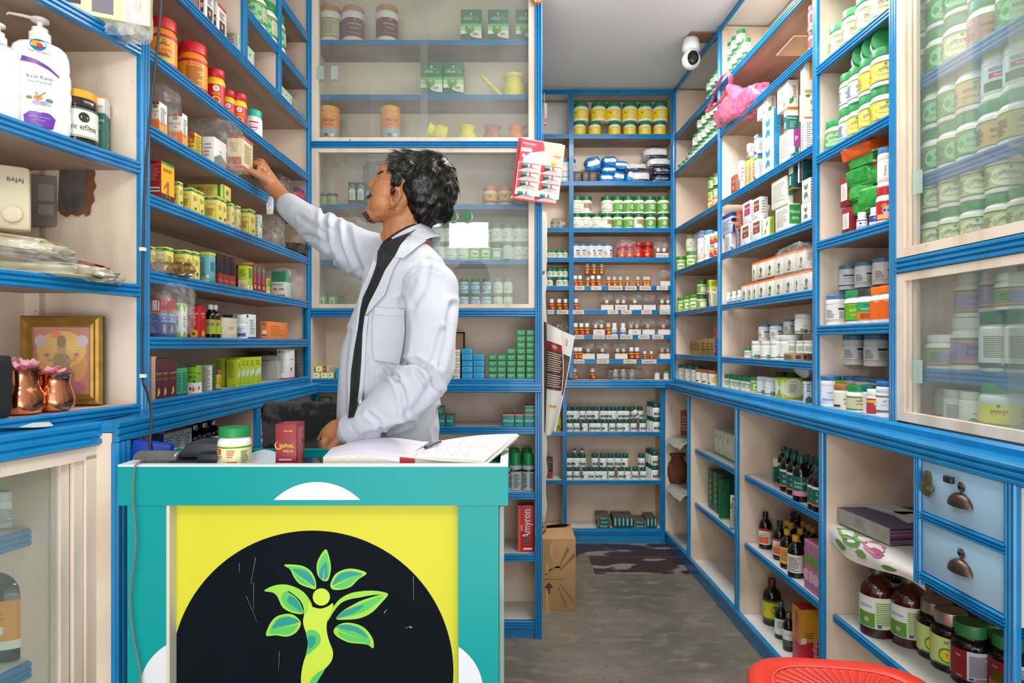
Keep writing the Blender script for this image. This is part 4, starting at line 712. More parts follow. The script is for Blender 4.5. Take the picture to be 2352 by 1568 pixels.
'flex': ('#167a78',{'F': [('t',.5,.5,.3,'Flex','#e4f0ee')],'R': [('r',0,0,1,1,'#8f8a80')],'T': [('r',0,0,1,1,'#8f8a80')]}),
'amyron': ('#c8262c',{'F': [('r',0,0,.16,1,'#e05a2c'),('t',.56,.60,.24,'Amyron','#f6eeec',90,.62),('t',.24,.52,.06,'AIMIL','#f6eeec',90,.2),('c',.55,.26,.08,'#8a2a2a',1),('c',.55,.26,.05,'#4a5a5a',1),('r',.34,.05,.9,.09,'#f0e4e2')]}),
'himflat': ('#14605c',{'F': [('r',.0,0,.05,1,'#e8743c'),('r',.95,0,1,1,'#e8743c'),('t',.5,.5,.5,'Himcolin','#dfeae8')],'T': [('r',0,0,1,1,'#5c5248')],'L': [('r',0,0,1,1,'#4a4640')]}),
'himup': ('#14605c',{'F': [('r',.3,.3,.7,.9,'#9ab8b4'),('r',0,0,1,.05,'#e8743c')],'T': [('r',0,0,1,1,'#5c4c44')]}),
'blueleaf': two('#eef0f0',[('r',0,0,1,1,'#2a94cc'),('l',.15,.2,.85,.85,9,'#1c6a9c')],[('leaf',.5,.54,.3,60,'#2a88c4'),('leaf',.5,.54,.3,120,'#2a88c4'),('leaf',.5,.46,.3,-60,'#2a88c4'),('leaf',.5,.46,.3,-120,'#2a88c4'),('t',.5,.5,.06,'CAPSULES','#4a5a6a',0,.5)]),
'greenleaf': two('#ecefe8',[('l',.15,.2,.85,.85,9,'#9aa49a')],[('leaf',.5,.54,.3,60,'#5a8a5c'),('leaf',.5,.54,.3,120,'#5a8a5c'),('leaf',.5,.46,.3,-60,'#5a8a5c'),('leaf',.5,.46,.3,-120,'#5a8a5c')]),
'limeleaf': two('#9cba34',[('l',.15,.2,.85,.85,12,'#5a7a1c')],[('r',0,0,1,1,'#eceede'),('leaf',.5,.54,.34,60,'#7aa838'),('leaf',.5,.46,.34,-120,'#7aa838')]),
'stonil': two('#efece6',[('t',.6,.55,.20,'Stonil','#5a2430',90,.8),('leaf',.15,.1,.3,60,'#3f9a3c')],[('t',.5,.42,.22,'Histonil','#6a3a44',0,.8),('leaf',.6,.1,.2,60,'#3f9a3c'),('l',.3,.65,.7,.75,1,'#8a8a8a')]),
'himtall': two('#f1efec',[('r',0,.90,1,1,'#f0843c'),('r',0,.06,1,.66,'#14706a'),('r',0,0,1,.06,'#f0843c'),('t',.4,.56,.12,'Herbolax','#f0f4f2'),('l',.2,.14,.8,.44,4,'#9ac4bc')],[('r',0,.90,1,1,'#f0843c'),('r',0,.06,1,.66,'#14706a'),('r',0,0,1,.06,'#f0843c'),('r',.3,.15,.6,.4,'#dfe8e4')]),
'purple': two('#efe8e0',[('r',.35,.42,1,1,'#b03a9c'),('t',.66,.7,.22,'P','#f4ecf2')],[('l',.1,.2,.9,.9,11,'#a8a49c'),('leaf',.1,.06,.16,50,'#9ab43c')]),
'dil': two('#f1ebe0',[('r',.36,.4,1,1,'#f2a41c'),('t',.66,.72,.18,'Dil','#f8f2e4'),('t',.7,.52,.12,'ह','#f8f2e4'),('r',0,0,1,.04,'#e8a83c')],[('l',.1,.2,.9,.9,10,'#9aa4b4')]),
'pyr': two('#f0ead8',[('leaf',.06,.86,.2,-10,'#5ab43c'),('leaf',.12,.82,.2,20,'#4aa03c'),('t',.7,.6,.22,'Py','#2c4a34',0,.5),('t',.7,.3,.1,'पाइरो','#4a4a3c',0,.5),('r',0,0,1,.06,'#e0482c')],[('l',.1,.1,.9,.9,14,'#a8a8a4')]),
'whitetext': two('#e9eaec',[('l',.1,.12,.8,.9,12,'#8a8e98'),('t',.5,.1,.1,'SYSTONE','#3a3a4a')],[('l',.1,.12,.9,.9,10,'#8a8e98')]),
'pinkleaf': two('#efeaea',[('l',.1,.2,.9,.9,5,'#b0aab0')],[('leaf',.4,.25,.5,70,'#d02c84')]),
'brownlab': two('#ecebe8',[('l',.15,.2,.85,.85,5,'#a8a8a8')],[('r',.2,.36,.88,.88,'#8f4a2c'),('t',.54,.7,.18,'Diabecon','#f0e4dc',0,.6),('t',.54,.48,.10,'मधुहर','#f0e4dc',0,.4),('c',.5,.1,.04,'#7aa0c0')]),
'pinklab': two('#ecebe8',[('l',.15,.2,.85,.85,5,'#a8a8a8')],[('r',.2,.36,.88,.88,'#b4346c'),('t',.54,.7,.18,'Evanova','#f4e4ec',0,.6),('t',.54,.48,.10,'एवा','#f4e4ec',0,.4)]),
'nirocil': two('#eceae0',[('r',.08,.22,1,.95,'#2c9a44'),('t',.56,.68,.26,'Nirocil','#f2f6ee',0,.8),('t',.56,.42,.16,'निरोसिल','#e4f0e0',0,.6)],[('l',.08,.2,.92,.85,10,'#a8a89c'),('r',0,.96,1,1,'#4aa84c')]),
'greenbox': two('#eceae0',[('r',.3,.3,1,1,'#2c9a44')],[('l',.08,.2,.92,.85,10,'#a8a89c')]),
'tealdark': two('#0d4a4c',[('r',0,0,.03,1,'#e8743c'),('t',.6,.5,.12,'Himalaya','#2c7a78',0,.6)],[('r',0,.0,.4,1,'#eceae4'),('r',0,0,1,.03,'#e8743c')]),
'teal2': two('#11605c',[('r',0,0,1,.05,'#e8743c'),('l',.2,.3,.8,.7,4,'#4a9490')],[('r',0,.7,1,1,'#eceae4'),('r',0,0,1,.05,'#e8743c'),('r',.2,.2,.5,.6,'#c8dcd8')]),
'stripedark': two('#a89aa8',[('l',.0,.0,1,1,15,'#5a3c54')],[('l',0,0,1,1,15,'#5a3c54')]),
'faceblue': two('#b9c4dc',[('r',0,.82,1,1,'#24408f'),('c',.52,.52,.12,'#d8a890',1.2),('c',.52,.62,.10,'#2a2228',1.5),('p',[(.15,0),(.9,0),(.75,.36),(.52,.42),(.3,.36)],'#4a3558')],[('r',0,.82,1,1,'#24408f'),('l',.1,.2,.9,.7,6,'#8a94b0')]),
'flgrey': two('#d8d6dc',[('p',[(0,.3),(1,.1),(1,0),(0,0)],'#6a7a8a'),('l',.1,.4,.9,.9,8,'#a8a4b0')],[('l',.1,.2,.9,.9,8,'#a8a4b0')]),
'bookred': two('#a8503c',[('l',.1,.2,.9,.8,5,'#d8a08c')],[('t',.5,.7,.14,'Cough','#f0dcd4'),('c',.5,.35,.1,'#e0b09c'),('r',0,0,1,.1,'#c4907c')]),
'beige': two('#e0bc84',[('r',0,.85,1,1,'#e8cf6c'),('l',.2,.2,.8,.8,5,'#b08a5c')],[('r',0,.85,1,1,'#e8cf6c'),('l',.2,.2,.8,.8,5,'#b08a5c')]),
'wgb': two('#eaecee',[('r',0,.8,1,.9,'#3f9a4c'),('r',0,.9,1,1,'#3a5ab0'),('l',.1,.2,.9,.7,8,'#a8acb4')],[('r',0,.8,1,.86,'#3f9a4c'),('p',[(0,0),(1,0),(0,.25)],'#4a5ab4'),('l',.1,.3,.9,.7,8,'#a8acb4')]),
'whiteplain': two('#ece8e2',[('l',.2,.3,.8,.8,4,'#b08a94')],[('t',.5,.6,.1,'Lukol','#8a4a54',0,.7),('p',[(0,0),(1,0),(1,.3),(.5,.5),(0,.3)],'#7a8478')]),
'redtop': two('#eae6e0',[('r',0,.93,1,1,'#d8342c'),('r',0,.87,1,.93,'#f0b82c'),('l',.15,.4,.85,.8,6,'#a8a49c'),('c',.5,.2,.06,'#9a9a94')],[('r',0,.93,1,1,'#d8342c'),('r',0,.87,1,.93,'#f0b82c'),('p',[(.35,.1),(.65,.1),(.6,.3),(.7,.5),(.55,.62),(.42,.5),(.5,.35)],'#2f7a3c'),('c',.52,.22,.07,'#e8c42c')]),
'crinol': two('#b9cc2c',[('c',.52,.5,.46,'#eeeccc',1.25),('t',.52,.82,.10,'CRINOL','#6a6a54',0,.6),('l',.3,.3,.74,.7,6,'#8a8a6c')],[('p',[(0,0),(.5,.5),(0,1)],'#eef0d4'),('p',[(1,0),(.5,.5),(1,1)],'#e8ecc4'),('r',0,.94,1,1,'#8fae2c')]),
'bluewhite': two('#dfe6ec',[('l',.2,.5,.8,.9,3,'#6a7a8a'),('p',[(0,0),(1,0),(1,.2),(.5,.34),(0,.2)],'#4a6a5c'),('t',.5,.56,.1,'Eico','#3a4a5a')],[('l',.1,.2,.9,.9,6,'#9aa8b4')]),
'limetea': two('#b9d42c',[('r',0,.8,1,1,'#a8c82c'),('t',.5,.88,.08,'FAB','#2c8ac4',0,.5),('p',[(.3,.1),(.9,.5),(.9,.75),(.3,.7)],'#eef2dc')],[('p',[(.0,.2),(1,.3),(1,.8),(0,.8)],'#eef2dc')]),
'carlab': two('#a88a64',[('r',.12,.25,.4,.75,'#4a3c54'),('c',.62,.5,.3,'#3c3440',.8),('l',.72,.2,.95,.8,4,'#4a3c34')],[('l',.1,.2,.9,.8,3,'#4a3c34')]),
'gold': two('#9a7434',[('l',.1,.3,.9,.8,3,'#5a3c1c')],[('l',.1,.3,.9,.8,3,'#5a3c1c')]),
'jotinder': two('#8a1c28',[('r',0,.8,1,1,'#b03034')],[('r',.1,.2,.9,.8,'#ece4dc'),('l',.2,.25,.8,.75,9,'#b0aaa4')]),
'darkgreenbox': two('#0f5a34',[('r',.06,.1,.94,.9,'#0c6a3c'),('l',.3,.6,.7,.66,1,'#3f9a6c'),('r',0,0,1,.04,'#3fae5c')],[('r',.3,.06,.7,.94,'#2c7a3c'),('l',.35,.2,.65,.8,4,'#9ac48c')]),
'palebox': two('#d8dfc4',[('l',.15,.1,.85,.9,12,'#6a7a5a'),('r',0,0,1,.06,'#4aa04c'),('leaf',.1,.9,.1,20,'#4aa04c')],[('r',.1,.3,.9,.9,'#e9ecd4'),('leaf',.4,.6,.26,60,'#9ab44c'),('r',0,0,1,.06,'#4aa04c')]),
'livbox': two('#e6e2dc',[('r',0,.0,1,.62,'#14605c'),('t',.5,.5,.12,'52','#e8ece8'),('r',0,.94,1,1,'#d8845c'),('r',0,0,1,.04,'#e8743c')],[('r',0,.0,1,.62,'#14605c'),('t',.5,.48,.14,'Liv.52','#e8ece8'),('r',0,.94,1,1,'#d8845c'),('r',0,0,1,.04,'#e8743c')]),
'hempushpa': two('#d0202a',[('r',0,.45,1,1,'#e0a028'),('t',.78,.24,.13,'Hempushpa','#f6ecec',90,.42),('l',.2,.5,.8,.62,3,'#8a5a1c'),('r',.0,.42,.3,.52,'#e8e4dc')],[('r',0,.4,1,1,'#d8983c'),('r',.2,.4,.8,.9,'#c47a4c'),('t',.5,.8,.12,'Dawa','#7a2a1c',90,.3)]),
'pinkplant': two('#c878a0',[('leaf',.3,.55,.3,70,'#6a9a3c'),('leaf',.4,.6,.3,20,'#5a8a3c'),('r',.2,.1,.8,.4,'#d8a0bc'),('t',.6,.3,.1,'MahaSundari','#7a2a5a',90,.3)],[('r',.1,.5,.9,.95,'#a87a94'),('c',.5,.3,.12,'#e0b0c8'),('leaf',.3,.5,.3,60,'#6a9a3c')]),
'madhuri': two('#dfe4e8',[('p',[(0,1),(1,1),(1,.72),(.6,.86),(.25,.5),(0,.62)],'#2c5aa4'),('p',[(0,.62),(.25,.5),(.6,.86),(1,.72),(1,.66),(.6,.8),(.25,.44),(0,.56)],'#9aa0c8'),('t',.5,.34,.09,'Madhuri','#3c9a5c'),('l',.3,.15,.7,.24,2,'#6a6a6a')],[('l',.1,.1,.9,.9,12,'#6a6a6a')]),
'papertext': two('#cfc9bc',[('l',.1,.05,.5,.95,16,'#4a4a48'),('l',.6,.05,.95,.95,16,'#6a6a64')],[('l',.1,.1,.9,.9,10,'#6a6a64')]),
'bluetext': two('#2c7aa8',[('t',.5,.7,.1,'WHEY','#1c2c4a',0,.8),('t',.5,.55,.09,'KASANA','#1c2c4a',0,.8),('r',0,.88,1,1,'#9ac03c'),('l',.1,.05,.9,.14,3,'#1c2c4a')],[('l',.1,.1,.9,.9,6,'#1c3c5a')]),
'jaiphal': ('#8f2430',{'F': [('t',.62,.86,.06,'Pet Oil','#f0d84c',0,.5),('c',.17,.575,.085,'#f0b81e',1.0),('c',.20,.585,.078,'#8f2430',1.0),('t',.55,.56,.115,'JAIPHAL','#f4d83c',0,.72),('t',.62,.46,.075,'MIXED OIL','#f4d83c',0,.5),('r',.18,.27,.8,.31,'#c9787c'),('t',.5,.29,.035,'Relief & Refreshment','#f8ecec',0,.58),('t',.5,.21,.045,'Body Massage Oil','#f4d83c',0,.6),('c',.52,.04,.05,'#8ab06a',1.0),('c',.64,.03,.05,'#e06a54',1.0),('c',.42,.02,.03,'#c8a05a',1.0)],
 'R': [('l',.15,.08,.85,.92,26,'#c98c90')],'T': [('t',.6,.5,.3,'JAIPHAL','#c9a03c',0,.5),('r',.3,.2,.9,.26,'#d8b8b0')]}),
'hairzone': ('#1c6a5c',{'F': [('r',0,.72,1,1,'#ecebe6'),('r',0,.97,1,1,'#f0843c'),('t',.45,.84,.075,'Himalaya','#d8704c'),('t',.5,.60,.11,'Hairzone','#e4f0ec'),('l',.15,.4,.85,.52,3,'#8ac0b4'),('leaf',.1,.05,.22,80,'#dfe8dc'),('leaf',.3,.0,.2,100,'#dfe8dc'),('leaf',.5,.04,.14,90,'#c8dcc8')],'R': [('r',0,.72,1,1,'#e4e2dc'),('l',.2,.1,.8,.6,9,'#7ab0a4')]}),
}

# ================================================================== goods on the left wall shelving
def rowL(*a,**k): return row(*a,**k)
w_ = 'on the left wall'
g = 'tonic jars on the upper left shelf'
for px,k,top,bot,ins,d in ((336,'bilagyl',26,126,.085,'orange jar half hidden behind the post'),(372,'bilagyl',27,146,.045,'tall orange jar with red lid, nearest the hanging cord'),
  (404,'bilagyl',58,166,.10,'orange jar set back between two others'),(443,'bilagyl_back',90,206,.045,'orange jar turned to show its text panel'),
  (472,'vanari',138,212,.11,'red jar set back behind the others'),(494,'vanari_h',149,243,.04,'large red jar with Hindi lettering and round emblem'),
  (522,'vanari',186,262,.055,'middle red jar with yellow ring emblem'),(548,'vanari',202,282,.04,'last red jar beside the white one'),
  (581,'madhu',240,309,.045,'white jar with a teal lid after the red jars')):
 p = Lu.at(px,ins); h = (bot-top)*p.y/F; inst(k,(p.x,p.y,1.9635),facing(p.x,p.y,1.25),d+', upper left shelf',g,h/K[k][2])
def oneL(style,a,b,c,z,hpx,label,group=None,u=Lu,inset=.006,tilt=0,name='carton',cat='medicine box'):
 """a..b = face towards the camera, b..c = face towards the aisle (left wall)"""
 P,Q = u.at(b,inset),u.at(c,inset); dep = max(.02,(b-a)*P.y/F); L = max(.02,(Q-P).length); cc = (P+Q)/2+u.n*(dep/2)
 return carton(style,dep,L,hpx*P.y/F,(cc.x,cc.y,z+.0005),u.ang-PI/2+tilt,label,group,name,cat)
oneL('pilonil',348,366,384,1.778,74,'white and orange oil box under clear film, left one of the pair','oil boxes'); oneL('pilonil',386,419,431,1.778,78,'white and orange oil box, right one of the pair','oil boxes')
bag('plastic_bag','plastic bag','clear plastic bag slumped over the left orange and white oil box',(Lu.at(352,.07).x,Lu.at(352,.07).y,1.779),(.12,.10,.155),FILM,2,.12)
oneL('almond',430,447,463,1.778,50,'yellow oil box printed with brown almonds')
oneL('whiteplain',464,492,520,1.778,66,'pale carton wrapped in crinkled clear plastic, left of the held box')
bag('plastic_bag','plastic bag','clear crinkled plastic bag around the pale carton by the hand',(Lu.at(497,.045).x,Lu.at(497,.045).y,1.779),(.14,.15,.16),FILM,5,.10)
p = Lu.at(630,.08); bag('plastic_bag','plastic bag','grey plastic bag slumped on the shelf behind the reaching wrist',(p.x,p.y,1.779),(.13,.15,.14),SMOKE,8,.22)
oneL('threeplus',661,686,698,1.778,62,'lilac box with a red lettered band at the shelf end');
p = Lu.at(620,-.012)
mb = MB(); crumple(mb,.024,.010,.062,col('#dcd6c0',.3,0),3,.15,c=(0,0,-.06)); mb.box((-.010,-.0062,-.042),(.010,-.0052,-.012),col('#e9ecf2')); mb.text('6 MAG',lambda x,y: Vector((x,-.0066,-.027+y)),.009,col('#2c4a9a'),.018,1.2); mb.tube([(0,0,-.004),(.001,.003,.010),(0,.012,.016)],.0008,col('#cfc8b0'))
o = mb.build('sachet'); o.location = (p.x,p.y,1.768); tag(o,'small labelled sachet hanging from the shelf edge under the wrist','sachet')
# 1.611
p = Lu.at(333,.05); inst('whitepill',(p.x-.01,p.y,1.6115),0,'white plastic bottle at the near end of the yellow box shelf',None,1.5)
oneL('rhuet',337,370,400,1.611,92,'tall dark red and yellow pain oil box',None)
gy = 'yellow oil boxes'
oneL('yellow',400,414,418,1.611,60,'yellow oil box squeezed next to the dark red box',gy);
boxesL('yellow',Lu,[441,456,470],1.611,58,'yellow oil box in a front pair','fourth shelf on the left wall',gy,dep=.034)
oneL('yellow',419,440,443,1.611,60,'yellow oil box with a broad text side, left of the front pair',gy,inset=.02)
boxesL('yellow',Lu,[500,511,521],1.611,62,'taller yellow box in a pair','beneath the box lying flat',gy,dep=.040)
p = Lu.at(470,.06)
carton('flatyellow',.11,.055,.042,(p.x,p.y+.03,1.611+.083),0.02,'yellow box lying flat on top of the upright yellow boxes',gy)
oneL('yellow',523,534,536,1.611,58,'narrow yellow box right of the crumpled bag',gy); oneL('yellow',537,549,551,1.611,58,'yellow box before the last wide one',gy); oneL('yellow',552,575,587,1.611,62,'last wide yellow box on its shelf',gy)
p = Lu.at(520,.03); bag('plastic_bag','plastic bag','small clear bag crumpled in front of the yellow boxes',(p.x+.012,p.y-.01,1.6115),(.05,.07,.07),FILM,12,.25)
oneL('palegreen',588,595,602,1.611,57,'slim pale green box inside a clear bag'); p = Lu.at(618,.06); bag('plastic_bag','plastic bag','upright clear plastic bag beside the last yellow box',(p.x,p.y,1.6115),(.10,.10,.125),FILM,14,.2)
p = Lu.at(675,.06); bag('plastic_bag','plastic bag','dark crumpled plastic bag at the far end of a left shelf',(p.x,p.y,1.6115),(.13,.16,.055),DARKBAG,17,.3)
# 1.426
oneL('yellow',331,352,354,1.426,62,'yellow box behind the clear pouch at the near post',gy,inset=.03); oneL('yellow',355,382,399,1.426,64,'yellow oil box second from the near post, fifth shelf',gy)
oneL('yellow',400,427,443,1.426,66,'yellow oil box above the gold pouch, fifth shelf',gy); oneL('yellow',444,446,459,1.426,66,'slim yellow box beside the teal box',gy)
p = Lu.at(342,.02); bag('plastic_bag','plastic bag','clear crumpled pouch at the near end of the fifth left shelf',(p.x+.01,p.y,1.4265),(.05,.05,.055),FILM,20,.25)
for px,sz,lb in ((372,(.06,.05,.03),'gold foil pouch lying flat, left one of two'),(404,(.075,.06,.038),'gold brown foil pouch bunched up, right one of two')):
 p = Lu.at(px,.012); bag('foil_pouch','pouch',lb+', before the yellow boxes',(p.x,p.y,1.4265),sz,GOLDF,px,.35,group='gold pouches')
oneL('teal',460,481,495,1.426,71,'teal box with lime bands')
boxesL('darkred',Lu,[501,513,526,541],1.426,72,'dark box with red lower half','fifth shelf on the left wall','dark red boxes',dep=.045)
oneL('maroon',542,562,566,1.426,66,'maroon box behind the lime and cream box',None,inset=.045); oneL('limecream',547,569,580,1.426,57,'lime and cream box in front of the maroon boxes')
boxesL('maroon',Lu,[581,590,600,611],1.426,66,'slim maroon box with diamond emblem','fifth left shelf','maroon boxes',dep=.04)
oneL('limecream',612,614,620,1.426,36,'tiny lime box between maroon boxes and bag'); oneL('bagbox',624,655,668,1.426,60,'white and green carton wrapped in film at the shelf end')
p = Lu.at(648,.05); bag('plastic_bag','plastic bag','clear bag around the white and green carton',(p.x,p.y,1.4265),(.13,.17,.12),FILM,23,.12)
# 1.264
oneL('ortho',328,347,350,1.264,98,'blue and red oil box half behind the post','blue oil boxes',inset=.03); boxesL('ortho',Lu,[368,385,403],1.264,92,'blue and red oil box under clear film','sixth left shelf','blue oil boxes',dep=.050)
oneL('ortho',349,366,368,1.264,92,'blue and red oil box with a white date sticker','blue oil boxes',inset=.012)
p = Lu.at(376,.03); bag('plastic_bag','plastic bag','clear plastic film draped over the blue and red boxes',(p.x-.012,p.y,1.2645),(.15,.14,.15),FILM,26,.08)
oneL('whitegreen',404,417,430,1.264,80,'white box with lime pointed corners'); oneL('jatyadi',430,458,473,1.264,80,'bright red oil box with a gold emblem')
row('bhring',Lu,[483,494],1.264,78,.03,'brown bottle with green label','beside the red box','hair oil bottles')
oneL('soap',500,517,545,1.264,48,'cream soap carton pair wrapped in film'); p = Lu.at(554,.03); inst('whitepill',(p.x,p.y,1.2645),0,'white round tub after the cream soap carton',None,(1.35,1.35,1.15))
boxesL('whiteblue',Lu,[535,549,562,574],1.264,58,'white and blue box set at the back','sixth left shelf','white blue boxes',dep=.035,inset=.09)
oneL('whiteblue',562,571,588,1.264,57,'front white box with green cap print and yellow dot','white blue boxes'); oneL('tooth',598,617,660,1.264,41,'orange box with a dark tooth picture, wrapped in film')
# 1.109
oneL('cardred',328,352,356,1.109,100,'open brown cardboard box with red lettering'); boxesL('wine',Lu,[356,372,386,408],1.109,94,'dark wine red box with gold lettering','bottom left shelf','wine red boxes',dep=.07)
boxesL('greenslim',Lu,[405,417,431],1.109,64,'slim green box','next to the wine red boxes','slim green boxes',dep=.02)
oneL('amla',431,452,463,1.109,64,'lime and white amla oil box'); oneL('leaflet',464,489,493,1.109,60,'pale box covered in small print with green edges'); oneL('yblue',488,501,508,1.109,44,'small yellow and blue box')
oneL('lime',494,518,520,1.109,66,'lime box set back behind the small blue one','lime boxes',inset=.05); oneL('lime',520,545,553,1.109,63,'wide front of the first lime box in the row','lime boxes')
boxesL('lime',Lu,[554,564,573,585,601],1.109,66,'lime box seen end on','bottom left shelf','lime boxes',dep=.05)
GJ = col('#cfd0cc',.08,0,.38)
b = MB().lathe([(.030,0),(.040,.005),(.042,.05),(.036,.065),(.028,.07)],GJ,26).lathe([(.030,.07),(.031,.085),(0,.086)],GJ,26); K['glassjar'] = ['glass_jar','jar',.086,[('jar',b)],None]
p = Lu.at(618,.06); inst('glassjar',(p.x,p.y,1.1095),0,'empty clear plastic jar before the white box, bottom left shelf',None,1.1)
boxesL('brownbox',Lu,[600,618,634],1.109,62,'dark box with leaf print set at the back','bottom left shelf','dark boxes',dep=.04,inset=.13)
oneL('whitered',636,658,677,1.109,70,'tall white and red box at the far end'); oneL('brownbox',678,684,690,1.109,62,'brown box edge by the far post')
# top shelf
oneL('picture',455,472,491,2.18,80,'white box with a portrait picture, left one','picture boxes'); oneL('picture',492,500,520,2.18,72,'white box with a portrait picture, right one','picture boxes')
oneL('stripe',522,542,546,2.18,44,'grey striped carton on the top left shelf'); boxesL('palegreen',Lu,[544,563,584],2.18,44,'pale green carton','top left shelf','pale green cartons',dep=.03)
p = Lu.at(598,.08); inst('greencap',(p.x,p.y,2.1805),0,'green lidded jar half hidden on the top left shelf',None,.8)
boxesL('palegreen',Lu,[642,652,661,670],2.18,30,'small white box','right compartment of the top shelf','small white boxes',dep=.03); boxesL('stripe',Lu,[671,677,683,690],2.18,28,'small brown box','right compartment of the top shelf','small brown boxes',dep=.03)
row('ch_grn',Lu,[577,603,623],2.35,92,.045,'white and green churna jar','top left compartment','churna jars top left')
# lower left, behind the desk
gl_ = 'silver capped syrup bottles'
row('silcap',Lu,[446,468,490],.915,84,.02,'dark bottle with silver cap and leaf label','front row behind desk',gl_); row('silcap',Lu,[455,478,506],.915,82,.10,'dark silver capped bottle','back row behind desk',gl_)
boxesL('madhuri',Lu,[376,401,421,441],.915,92,'white box with blue wave','under the left counter','blue wave boxes',dep=.05)
oneL('bluetext',285,303,306,.915,105,'blue box with dark lettering behind the desk corner'); oneL('papertext',308,336,340,.915,105,'grey box covered with small print behind the card reader'); oneL('papertext',341,372,375,.915,100,'grey printed box left of the blue wave boxes',None,inset=.02)
row('vironil',Lu,[597,609,634],.915,84,.03,'dark green labelled bottle','right of the lower post','green label bottles')
mb = MB(); rr = random.Random(4)
for i in range(9): mb.box((-.06+rr.uniform(-.01,.01),-.04+rr.uniform(-.008,.008),i*.002),(.06,.04,i*.002+.0014),col('#b9b0a8'))
p = Lu.at(606,.02); o = mb.build('paper_stack'); o.location = (p.x-.03,p.y-.03,.9155); o.rotation_euler = (0,0,.3); tag(o,'small stack of loose papers on the shelf under the left counter','papers')

# ================================================================== middle cabinet
zM = {1: 2.5525,2: 2.3175,3: 2.1135,4: 1.8465,5: 1.6095,6: 1.4005,7: 1.0985,8: .8945,9: .6175,10: .3545}
row(None,Mu,[759,812,889],zM[1],84,.09,'chyawanprash jar with tan lid','top cabinet shelf','chyawanprash jars',kinds=['chyawan_b','chyawan','chyawan'],rots=[.2,.1,.3])
boxesF('greentea',Mu,[(1058,1106),(1121,1168),(1185,1231)],zM[1],78,.045,'green tea box','top cabinet shelf','green tea boxes',.06)
boxesF('greentea',Mu,[(966,1016),(1018,1065)],zM[2],81,.05,'green tea box','second cabinet shelf','green tea boxes',.06)
YM = col('#f0dc3c',.45)
b = MB().lathe([(.034,0),(.046,.004),(.050,.03),(.049,.062),(.040,.075),(.036,.082),(.037,.088),(.046,.093),(.048,.105),(.044,.108),(.034,.09)],YM,32,closed=False).lathe([(0,0),(.034,0)],YM,32,closed=False).lathe([(0,.088),(.036,.088)],YM,32,closed=False)
s_ = MB().tube([(-.030,0,.008),(-.06,0,.025),(-.10,0,.065),(-.125,0,.088)],lambda t: .011-.004*t,YM,14).tube([(-.118,0,.082),(-.127,0,.090),(-.134,0,.097),(-.142,0,.104)],lambda t: (.0105,.011,.009,.004)[min(3,int(t*3.99))],YM,14)
K['netispout'] = ['neti_pot','pot',.108,[('pot_body',b),('spout',s_)],None]
p = Mu.at(1181,.09); inst('netispout',(p.x,p.y,zM[2]),0,'yellow pot with a long side spout on the second cabinet shelf',None,1.0)
row('honey',Mu,[757,897],zM[3],84,.07,'orange health drink jar','third cabinet shelf','orange jars')
p = Mu.at(1008,.08); inst('pot_y',(p.x+.035,p.y,zM[3]+.038),0,'yellow neti pot lying tipped on its side','neti pots',1.0,tilt=(0,-1.25,.1))
for px,k,lb in ((1073,'pot_y','upright yellow neti pot beside the tipped one'),(1131,'pot_m','mauve pink neti pot between yellow and orange'),(1187,'pot_o','orange neti pot at the right cabinet end')):
 p = Mu.at(px,.08); inst(k,(p.x,p.y,zM[3]),0,lb,'neti pots',.98)
 s_ = MB().tube([(.035,-.01,.02),(.055,-.02,.045),(.06,-.03,.07)],lambda t: .008-.003*t,col({'pot_y': '#f0dc3c','pot_m': '#b9686c','pot_o': '#ee8a34'}[k],.45),10) if False else None
row('blackgreen',Mu,[744,764],zM[4],29,.08,'small balm jar with black lid','fourth cabinet shelf','balm jars'); boxesF('darkgreen',Mu,[(800,818),(819,838)],zM[4],54,.05,'dark green box with white panel','before the face','dark green boxes',.06)
boxesF('darkgreen',Mu,[(840,851)],zM[4],50,.03,'dark green box half hidden by the face','fourth cabinet shelf','dark green boxes',.09)
p = Mu.at(872,.12); bag('plastic_bag','plastic bag','dark grey plastic bag in the cabinet behind the forehead',(p.x,p.y,zM[4]),(.14,.09,.20),SMOKE,31,.25)
row('orlid',Mu,[1126,1161],zM[4],43,.07,'white balm jar with orange lid','fourth cabinet shelf','orange lid jars')
gm = 'tablet jars behind the glass'
pxs = [1010,1036,1063,1089,1114,1141,1166,1191,1213]
h = row(None,Mu,pxs,zM[5],41,.07,'tablet jar, lower tier','fifth cabinet shelf',gm,kinds=['medpale','whitejar','whitejar','limebot','limebot','medgreen','medpale','medpale','medpale'])
h2 = row(None,Mu,pxs,zM[5]+h+.001,41,.07,'tablet jar, upper tier','fifth cabinet shelf',gm,kinds=['medpale','whitejar','whitejar','whitejar','medgreen','medpale','medpale','medpale','medpale'])
for i,px in enumerate((1014,1041,1074)):
 p = Mu.at(px,.04); inst('whitejar',(p.x,p.y,zM[5]+h+h2+.024),0,'jar lying with its green lid forward, '+ORD[i]+' from left, behind the glass',gm,.58,tilt=(PI/2,0,0))
h = row(None,Mu,[1066,1092,1118,1144,1167],zM[6],34,.06,'blue and white jar, lower tier','cabinet floor behind the elbow','jars on cabinet floor',kinds=['medblue']*3+['medpale']*2)
row(None,Mu,[1066,1092,1118,1144,1167],zM[6]+h,34,.06,'blue and white jar, upper tier','cabinet floor behind the elbow','jars on cabinet floor',kinds=['medblue']*3+['medpale']*2)
boxesF('limebox',Mu,[(728,750),(752,774)],zM[6],29,.09,'lime green box','cabinet floor by the left frame','lime cartons',.04)
row('medpale',Mu,[730,745],zM[5],20,.06,'small green lidded jar','behind the sleeve','small jars')
